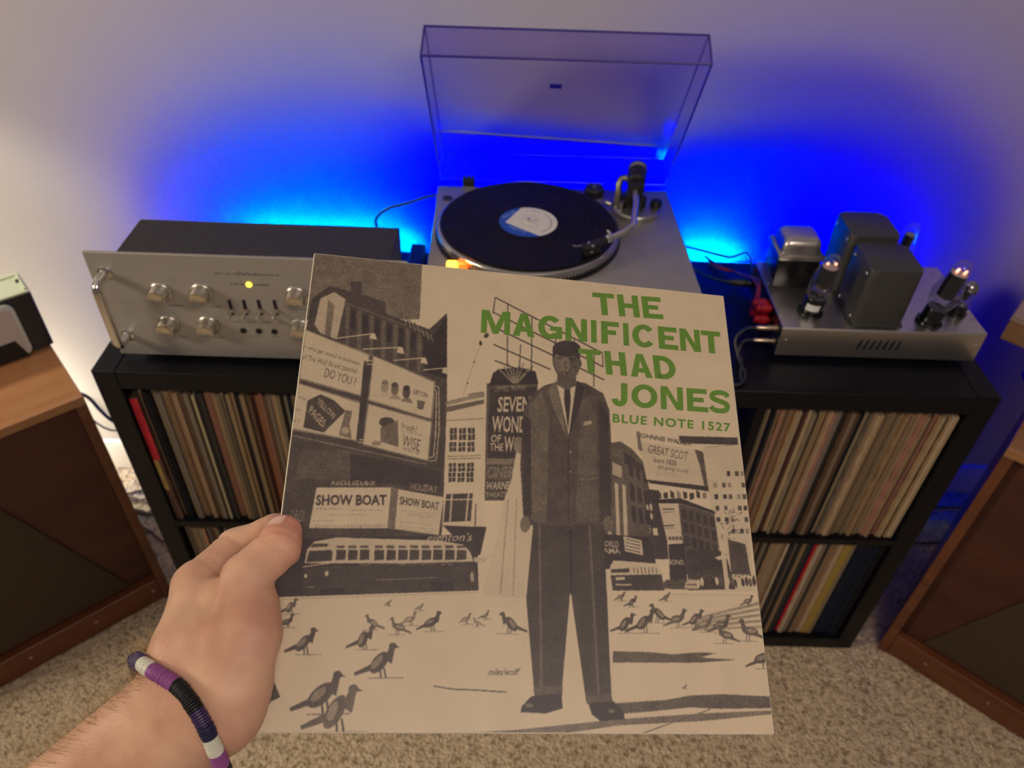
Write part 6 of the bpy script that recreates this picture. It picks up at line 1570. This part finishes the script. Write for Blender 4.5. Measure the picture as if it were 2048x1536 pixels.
def glyph(ch, w):
    """Bold grotesque capital: list of polygons, cap height 1, width w."""
    t, h = 0.265, 0.215
    R4 = lambda x0, x1, y0, y1: [(x0, y0), (x1, y0), (x1, y1), (x0, y1)]
    arc = lambda cx, cy, rx, ry, a0, a1, n=22: [(cx + rx * math.cos(math.radians(a0 + (a1 - a0) * k / n)), cy + ry * math.sin(math.radians(a0 + (a1 - a0) * k / n))) for k in range(n + 1)]
    if ch == 'T':
        return [R4(0, w, 1 - h, 1), R4(w / 2 - t / 2, w / 2 + t / 2, 0, 1 - h)]
    if ch == 'H':
        return [R4(0, t, 0, 1), R4(w - t, w, 0, 1), R4(t, w - t, .40, .40 + h * .95)]
    if ch in 'EF':
        q = [R4(0, t, 0, 1), R4(t, w * .97, 1 - h, 1), R4(t, w * .80, .415, .415 + h * .92)]
        return q + ([R4(t, w, 0, h)] if ch == 'E' else [])
    if ch == 'I':
        return [R4(0, w, 0, 1)]
    if ch == 'M':
        m = w / 2
        return [R4(0, t * .86, 0, 1), R4(w - t * .86, w, 0, 1), [(t * .35, 1), (t * 1.12, 1), (m + .02, .30), (m, 0), (m - t * .40, 0)], [(w - t * .35, 1), (w - t * 1.12, 1), (m - .02, .30), (m, 0), (m + t * .40, 0)]]
    if ch == 'N':
        return [R4(0, t * .92, 0, 1), R4(w - t * .92, w, 0, 1), [(0.05, 1), (t * 1.05, 1), (w - .05, 0), (w - t * 1.05, 0)]]
    if ch == 'A':
        m = w / 2
        return [[(0, 0), (t * 1.02, 0), (m + .02, .80), (m + t * .50, 1), (m - t * .50, 1)], [(w, 0), (w - t * 1.02, 0), (m - .02, .80), (m - t * .50, 1), (m + t * .50, 1)], R4(w * .24, w * .76, .20, .20 + h * .88)]
    rx, ry = w / 2 - t / 2, 0.5 - h / 2 + .012
    if ch == 'O':
        return ribbon(arc(w / 2, .5, rx, ry, 0, 360, 44), (t, h))
    if ch == 'C':
        return ribbon(arc(w / 2, .5, rx, ry, 38, 322, 36), (t, h))
    if ch == 'G':
        return ribbon(arc(w / 2, .5, rx, ry, 40, 318, 36), (t, h)) + [R4(w * .50, w, .36, .36 + h * .9), R4(w - t * .92, w, 0.02, .40)]
    if ch == 'D':
        return [R4(0, t, 0, 1)] + ribbon([(t * .8, 1 - h / 2), (w * .42, 1 - h / 2)] + arc(w * .42, .5, w * .58 - t / 2, .5 - h / 2, 88, -88, 24) + [(w * .42, h / 2), (t * .8, h / 2)], (t, h))
    if ch == 'J':
        return [R4(w - t, w, .30, 1)] + ribbon(arc(w / 2, .34, w / 2 - t / 2, .34 - h / 2 + .012, 0, -172, 24), (t, h))
    if ch == 'S':
        c = [(w * .90, .74), (w * .80, .855), (w * .62, .90), (w * .42, .895), (w * .235, .84), (w * .165, .73), (w * .21, .625), (w * .40, .555), (w * .62, .49), (w * .80, .415), (w * .845, .285), (w * .78, .165), (w * .60, .105), (w * .40, .105), (w * .20, .155), (w * .09, .27)]
        c = [tuple(p)[:2] for p in bez([(x, y, 0) for x, y in c], 3)]
        return ribbon(c, (.23, .215))
    return []


def slv(p, z=TH / 2 + 0.00026):
    return Vector(((p[0] / 1000 - .5) * S, (.5 - p[1] / 1000) * S, z))


XT = {'THE': [(905, 1072), (1097, 1258), (1285, 1442)],
      'MAGNIFICENT': [(43, 255), (275, 437), (462, 642), (667, 832), (862, 905), (940, 1083), (1110, 1153), (1180, 1362), (1385, 1538), (1555, 1718), (1728, 1885)],
      'THAD': [(792, 962), (993, 1157), (1185, 1357), (1375, 1548)],
      'JONES': [(1044, 1165), (1195, 1393), (1418, 1590), (1620, 1783), (1790, 1960)]}
for body, tl, tr, bl in TITLE:
    TL, TR, BL = slv(tl), slv(tr), slv(bl)
    ex, ey = TR - TL, TL - BL
    g = G()
    if body in XT:
        xs_ = XT[body]; x0, x1 = xs_[0][0], xs_[-1][1]
        for k, (ch, (a, c)) in enumerate(zip(body, xs_)):
            f0, f1 = (a - x0) / (x1 - x0), (c - x0) / (x1 - x0)
            wd = (f1 - f0) * ex.length / ey.length
            for q, poly in enumerate(glyph(ch, wd)):
                z = Vector((0, 0, 0.00001 * (q % 7)))
                g.add([BL + ex * (f0 + p[0] / wd * (f1 - f0)) + ey * p[1] + z for p in poly], [tuple(range(len(poly)))])
    else:
        v, tri = text_mesh(body, 0.030, spacing=1.2, res=6)
        g.add([BL + ex * float(a) + ey * float(c) for a, c in v], [tuple(int(i) for i in t_) for t_ in tri])
    g.obj('title_word', m_green, SLV, angle=None)

# ---------------------------------------------------------------- the arm and hand that hold the sleeve
HM = Matrix(((HAND_CAM_AX[0][0], HAND_CAM_AX[1][0], HAND_CAM_AX[2][0], HAND_O[0]), (HAND_CAM_AX[0][1], HAND_CAM_AX[1][1], HAND_CAM_AX[2][1], HAND_O[1]), (HAND_CAM_AX[0][2], HAND_CAM_AX[1][2], HAND_CAM_AX[2][2], HAND_O[2]), (0, 0, 0, 1)))


def seg_d(Pn, a, b, ra_, rb):
    """Distance to a tapered capsule."""
    a = np.array(a, np.float32); b = np.array(b, np.float32)
    ab = b - a
    t = ((Pn - a) @ ab / float(ab @ ab)).clip(0, 1)
    q = Pn - a - t[..., None] * ab
    return np.sqrt((q * q).sum(-1)) - (ra_ + (rb - ra_) * t)


def smin(a, b, k):
    h = (0.5 + 0.5 * (b - a) / k).clip(0, 1)
    return b + (a - b) * h - k * h * (1 - h)


def chain(Pn, name, k=0.004):
    c = HAND[name]; d = None
    for p, q in zip(c[:-1], c[1:]):
        e = seg_d(Pn, p[:3], q[:3], p[3], q[3])
        d = e if d is None else smin(d, e, k)
    return d


def hand_sdf(Pn):
    body = chain(Pn, 'dorsum', 0.006)
    for nm, k in (('wristA', 0.014), ('wristB', 0.014), ('wristC', 0.014), ('thenar', 0.012), ('web', 0.008)):
        body = smin(body, chain(Pn, nm, 0.008), k)
    body = smin(body, chain(Pn, 'thumb', 0.005), 0.0045)
    fing = chain(Pn, 'index', 0.005)
    for nm in ('middle', 'ring', 'pinky'):
        fing = smin(fing, chain(Pn, nm, 0.005), 0.0016)
    d = smin(body, fing, 0.0045)
    # skin folds: shallow grooves across the thumb joint and the index joints
    for (pa, pb, t0, w, dep) in ((HAND['thumb'][1], HAND['thumb'][2], 0.80, 0.0010, 0.0010), (HAND['thumb'][1], HAND['thumb'][2], 0.93, 0.0010, 0.0012), (HAND['thumb'][2], HAND['thumb'][3], 0.14, 0.0010, 0.0011),
                                 (HAND['index'][1], HAND['index'][2], 0.90, 0.0011, 0.0014), (HAND['index'][1], HAND['index'][2], 0.25, 0.0012, 0.0007), (HAND['index'][2], HAND['index'][3], 0.92, 0.0012, 0.0008)):
        a = np.array(pa[:3]); bq = np.array(pb[:3]); ax = (bq - a); ln = np.linalg.norm(ax); ax = ax / ln
        s_ = (Pn - a) @ ax - t0 * ln
        r_ = np.sqrt((((Pn - a) - ((Pn - a) @ ax)[..., None] * ax) ** 2).sum(-1))
        d = d + dep * np.exp(-(s_ / w) ** 2) * (r_ < 0.019)
    # hollow and tendon on the back of the hand, thumb side
    for (a, b_, w, dep) in HAND_RELIEF:
        a = np.array(a); b_ = np.array(b_); ab = b_ - a; Q2 = Pn[..., :2]
        t = ((Q2 - a) @ ab / (ab @ ab)).clip(0, 1)
        e = Q2 - a - t[..., None] * ab
        d = d + dep * np.exp(-(e * e).sum(-1) / (w * w)) * (Pn[..., 2] > -0.03)
    return d


def surface_nets(lo, hi, h, fn):
    n = np.ceil((np.array(hi) - np.array(lo)) / h).astype(int) + 1
    ax = [np.arange(k) * h + l for k, l in zip(n, lo)]
    val = np.empty(tuple(n), np.float32)
    for i in range(n[0]):
        Pn = np.stack(np.meshgrid([ax[0][i]], ax[1], ax[2], indexing='ij'), -1).astype(np.float32)[0]
        val[i] = fn(Pn)
    ins = val < 0
    c = [ins[i:n[0] - 1 + i, j:n[1] - 1 + j, k:n[2] - 1 + k] for i in (0, 1) for j in (0, 1) for k in (0, 1)]
    cnt = sum(x.astype(np.int8) for x in c)
    act = (cnt > 0) & (cnt < 8)
    ids = np.full(act.shape, -1, np.int64)
    cells = np.argwhere(act)
    ids[act] = np.arange(len(cells))
    acc = np.zeros((len(cells), 3)); num = np.zeros(len(cells))
    offs = [(i, j, k) for i in (0, 1) for j in (0, 1) for k in (0, 1)]
    for a in range(8):
        for b_ in range(a + 1, 8):
            if sum(abs(p - q) for p, q in zip(offs[a], offs[b_])) != 1:
                continue
            va_ = val[tuple((cells + offs[a]).T)]; vb = val[tuple((cells + offs[b_]).T)]
            m_ = (va_ < 0) != (vb < 0)
            t = np.where(m_, va_ / np.where(m_, va_ - vb, 1), 0)
            pt_ = np.array(offs[a]) + t[:, None] * (np.array(offs[b_]) - np.array(offs[a]))
            acc[m_] += pt_[m_]; num[m_] += 1
    V = (cells + acc / num[:, None]) * h + np.array(lo)
    F = []
    for d_ in range(3):
        e = np.zeros(3, int); e[d_] = 1
        u_, w__ = (d_ + 1) % 3, (d_ + 2) % 3
        a = ins; sl0 = [slice(None)] * 3; sl1 = [slice(None)] * 3
        sl0[d_] = slice(0, n[d_] - 1); sl1[d_] = slice(1, n[d_])
        ch_ = np.argwhere(a[tuple(sl0)] != a[tuple(sl1)])
        ch_ = ch_[(ch_[:, u_] > 0) & (ch_[:, w__] > 0) & (ch_[:, u_] < n[u_] - 1) & (ch_[:, w__] < n[w__] - 1)]
        eu = np.zeros(3, int); eu[u_] = 1; ew = np.zeros(3, int); ew[w__] = 1
        q = np.stack([ids[tuple((ch_ - eu - ew).T)], ids[tuple((ch_ - ew).T)], ids[tuple(ch_.T)], ids[tuple((ch_ - eu).T)]], 1)
        fl_ = ~a[tuple(ch_.T)]
        q[fl_] = q[fl_][:, ::-1]
        F.append(q)
    return V, np.concatenate(F)


def skin_mat():
    m, nt, out = nodes_of('skin')
    N, L = nt.nodes.new, nt.links.new
    b = N('ShaderNodeBsdfPrincipled')
    b.inputs['Roughness'].default_value = 0.48
    b.inputs['Specular IOR Level'].default_value = 0.35
    b.inputs['Subsurface Weight'].default_value = 0.18
    b.inputs['Subsurface Radius'].default_value = (0.009, 0.003, 0.0015)
    b.inputs['Subsurface Scale'].default_value = 0.7
    tc = N('ShaderNodeTexCoord')
    n1 = N('ShaderNodeTexNoise'); n1.inputs['Scale'].default_value = 28; n1.inputs['Detail'].default_value = 3
    n2 = N('ShaderNodeTexNoise'); n2.inputs['Scale'].default_value = 420; n2.inputs['Detail'].default_value = 3
    v = N('ShaderNodeTexVoronoi'); v.inputs['Scale'].default_value = 900
    for x in (n1, n2, v):
        L(tc.outputs['Object'], x.inputs['Vector'])
    r = N('ShaderNodeValToRGB')
    r.color_ramp.elements[0].position = 0.35; r.color_ramp.elements[0].color = (0.54, 0.285, 0.20, 1)
    r.color_ramp.elements[1].position = 0.68; r.color_ramp.elements[1].color = (0.69, 0.43, 0.30, 1)
    L(n1.outputs['Fac'], r.inputs[0])
    # redder finger ends
    at = N('ShaderNodeAttribute'); at.attribute_name = 'blush'
    mx = N('ShaderNodeMix'); mx.data_type = 'RGBA'; mx.inputs[7].default_value = (0.74, 0.30, 0.215, 1)
    L(at.outputs['Fac'], mx.inputs[0]); L(r.outputs[0], mx.inputs[6]); L(mx.outputs[2], b.inputs['Base Color'])
    ad = N('ShaderNodeMath'); ad.operation = 'ADD'
    L(n2.outputs['Fac'], ad.inputs[0]); L(v.outputs['Distance'], ad.inputs[1])
    bp = N('ShaderNodeBump'); bp.inputs['Strength'].default_value = 0.22; bp.inputs['Distance'].default_value = 0.0008
    L(ad.outputs[0], bp.inputs['Height']); L(bp.outputs[0], b.inputs['Normal'])
    L(b.outputs[0], out.inputs[0])
    return m


V, F = surface_nets((-0.33, -0.31, -0.095), (-0.10, -0.066, 0.042), 0.00145, hand_sdf)
person = thing('person', 'bare left hand and forearm pinching the left edge of the record sleeve', 'person', HM.to_translation())
person.rotation_euler = HM.to_euler()
me = bpy.data.meshes.new('arm_and_hand')
me.from_pydata(V.tolist(), [], F.tolist())
tips = np.array([HAND[k][-1][:3] for k in ('thumb', 'index', 'middle', 'ring', 'pinky')])
bl = np.exp(-((np.linalg.norm(V[:, None, :] - tips[None], axis=2).min(1)) / 0.020) ** 2) * 0.85
at = me.attributes.new('blush', 'FLOAT', 'POINT'); at.data.foreach_set('value', bl.astype(np.float32))
me.materials.append(skin_mat())
bm = bmesh.new(); bm.from_mesh(me)
for _ in range(2):
    bmesh.ops.smooth_vert(bm, verts=bm.verts, factor=0.5, use_axis_x=True, use_axis_y=True, use_axis_z=True)
bmesh.ops.recalc_face_normals(bm, faces=bm.faces)
bm.to_mesh(me); bm.free()
me.polygons.foreach_set('use_smooth', [True] * len(me.polygons))
arm_o = bpy.data.objects.new('arm_and_hand', me); COL.objects.link(arm_o); arm_o.parent = person


def on_skin(p, d, far=0.06):
    """Walk from outside along -d to the skin."""
    p = np.array(p, float); d = np.array(d, float) / np.linalg.norm(d)
    q = p + d * far
    for _ in range(60):
        s_ = float(hand_sdf(q[None].astype(np.float32))[0])
        q = q - d * s_
        if abs(s_) < 5e-5:
            break
    return q


# thumb nail
m_nail = mat('fingernail', (0.80, 0.50, 0.40), 0.25, coat=0.3)
t3 = np.array(HAND['thumb'][3][:3]); t2 = np.array(HAND['thumb'][2][:3])
ax_t = (t3 - t2) / np.linalg.norm(t3 - t2)
dn = np.array((-0.22, 0.10, 0.95)); dn -= ax_t * (dn @ ax_t); dn /= np.linalg.norm(dn)
sd = np.cross(dn, ax_t)
rows_ = []
for i in range(9):
    row = []
    for j in range(9):
        a = (j / 8 - .5) * 2; b_ = i / 8
        ww = 0.0060 * (1 - 0.25 * (2 * b_ - 1) ** 4)
        ctr = t3 + ax_t * (-0.0045 + 0.0110 * b_) + sd * a * ww
        q = on_skin(ctr - dn * 0.002, dn, 0.03)
        edge = 1 - max(abs(a) ** 6, abs(2 * b_ - 1) ** 6)
        row.append(q + dn * (0.00035 * edge - 0.00025))
    rows_.append(row)
g = G(); g.add([p for row in rows_ for p in row], [(i * 9 + j, i * 9 + j + 1, i * 9 + j + 10, i * 9 + j + 9) for i in range(8) for j in range(8)], smooth=True)
g.obj('thumbnail', m_nail, person, angle=None)
# fine hair on the outer side of wrist and forearm
m_hair = mat('fair_arm_hair', (0.46, 0.32, 0.16), 0.5)
hr = random.Random(2)
axf = Vector(HAND['wristA'][2][:3]) - Vector(HAND['wristA'][1][:3])
g = G()
for k in range(420):
    s_ = hr.uniform(-0.55, 0.85)
    base = np.array(Vector(HAND['wristA'][1][:3]) + axf * s_ if s_ > 0 else Vector(HAND['wristA'][1][:3]).lerp(Vector(HAND['wristA'][0][:3]) + Vector((-0.004, 0, 0)), -s_ * 1.2))
    ang = hr.uniform(-0.7, 1.1)
    n0 = Vector((-0.66, 0.74, 0)) * math.cos(ang) + Vector((0, 0, 1)) * math.sin(ang)
    q = Vector(on_skin(base, n0, 0.05))
    ln_ = hr.uniform(0.005, 0.013)
    t_ = Vector((hr.uniform(-.3, .5) - 0.35, hr.uniform(-.3, .5), hr.uniform(-.4, .4)))
    g.tube([q - n0 * .0006, q + n0 * ln_ * .45 + t_ * ln_ * .25, q + n0 * ln_ * .75 + t_ * ln_ * .85], 0.00011, 3, taper=[1, .8, .25])
g.obj('arm_hair', m_hair, person, angle=None, kind='stuff')

# ---------------------------------------------------------------- bead bracelet
BEAD = {'white': mat('bead_white', (0.66, 0.66, 0.56), 0.45), 'lilac': mat('bead_lilac', (0.27, 0.075, 0.28), 0.45), 'black': mat('bead_black', (0.008, 0.008, 0.012), 0.5),
        'violet': mat('bead_violet', (0.055, 0.030, 0.12), 0.45), 'navy': mat('bead_navy', (0.020, 0.018, 0.060), 0.45)}
w0 = Vector(HAND['wristA'][1][:3]).lerp(Vector(HAND['wristC'][1][:3]), 0.5) + Vector((0, 0, -0.004))
axd = axf.normalized()
e1 = (Vector(HAND['wristC'][1][:3]) - Vector(HAND['wristA'][1][:3])); e1 -= axd * e1.dot(axd); e1.normalize()
e2 = axd.cross(e1)
if e2.z < 0:
    e2 = -e2
loop = []
for k in range(240):
    a = 2 * math.pi * k / 240
    d_ = e1 * math.cos(a) + e2 * math.sin(a)
    o_ = w0 + axd * (0.013 - 0.009 * math.cos(a) - 0.036 * math.sin(a))
    loop.append(Vector(on_skin(np.array(o_), np.array(d_), 0.06)) + d_ * 0.0044)
cum = [0]
for i in range(240):
    cum.append(cum[-1] + (loop[(i + 1) % 240] - loop[i]).length)


def at_len(s_):
    s_ %= cum[-1]
    i = int(np.searchsorted(cum, s_, side='right')) - 1
    i = min(i, 239)
    f_ = (s_ - cum[i]) / (cum[i + 1] - cum[i])
    return loop[i].lerp(loop[(i + 1) % 240], f_)


brace = thing('bracelet', 'bracelet of purple, white and black disc beads around the wrist', 'bracelet', HM.to_translation())
brace.rotation_euler = HM.to_euler()
# colour runs along the visible front, measured from the outer (left) side of the wrist
start = cum[120]
RUN = BEAD_RUN
pos = start - BEAD_SHIFT
sgn = -1
disc = {}
for cname, ln_ in list(RUN) + [('navy', max(0.002, cum[-1] - sum(q[1] for q in RUN)))]:
    n_ = max(1, round(ln_ / 0.00135)); st = ln_ / n_
    for k in range(n_):
        c0 = at_len(pos + sgn * (k + .5) * st); c1 = at_len(pos + sgn * (k + .5) * st + 0.0015)
        if cname not in disc:
            g = G(); g.lathe((0, 0, -0.00062), (0, 0, 1), [(0.0037, 0), (0.0042, 0.0002), (0.0042, 0.00104), (0.0037, 0.00124)], 16)
            o = g.obj('bead', BEAD[cname], brace); disc[cname] = o
        else:
            o = disc[cname].copy(); COL.objects.link(o)
        o.parent = brace
        o.location = c0
        o.rotation_euler = (c1 - c0).to_track_quat('Z', 'Y').to_euler()
        j = hr.uniform(0.94, 1.06); o.scale = (j, j, st / 0.00130)
    pos += sgn * ln_
g = G(); g.tube(loop[::3], 0.0006, 6, closed=True); g.obj('elastic_cord', m_cable, brace, angle=None)
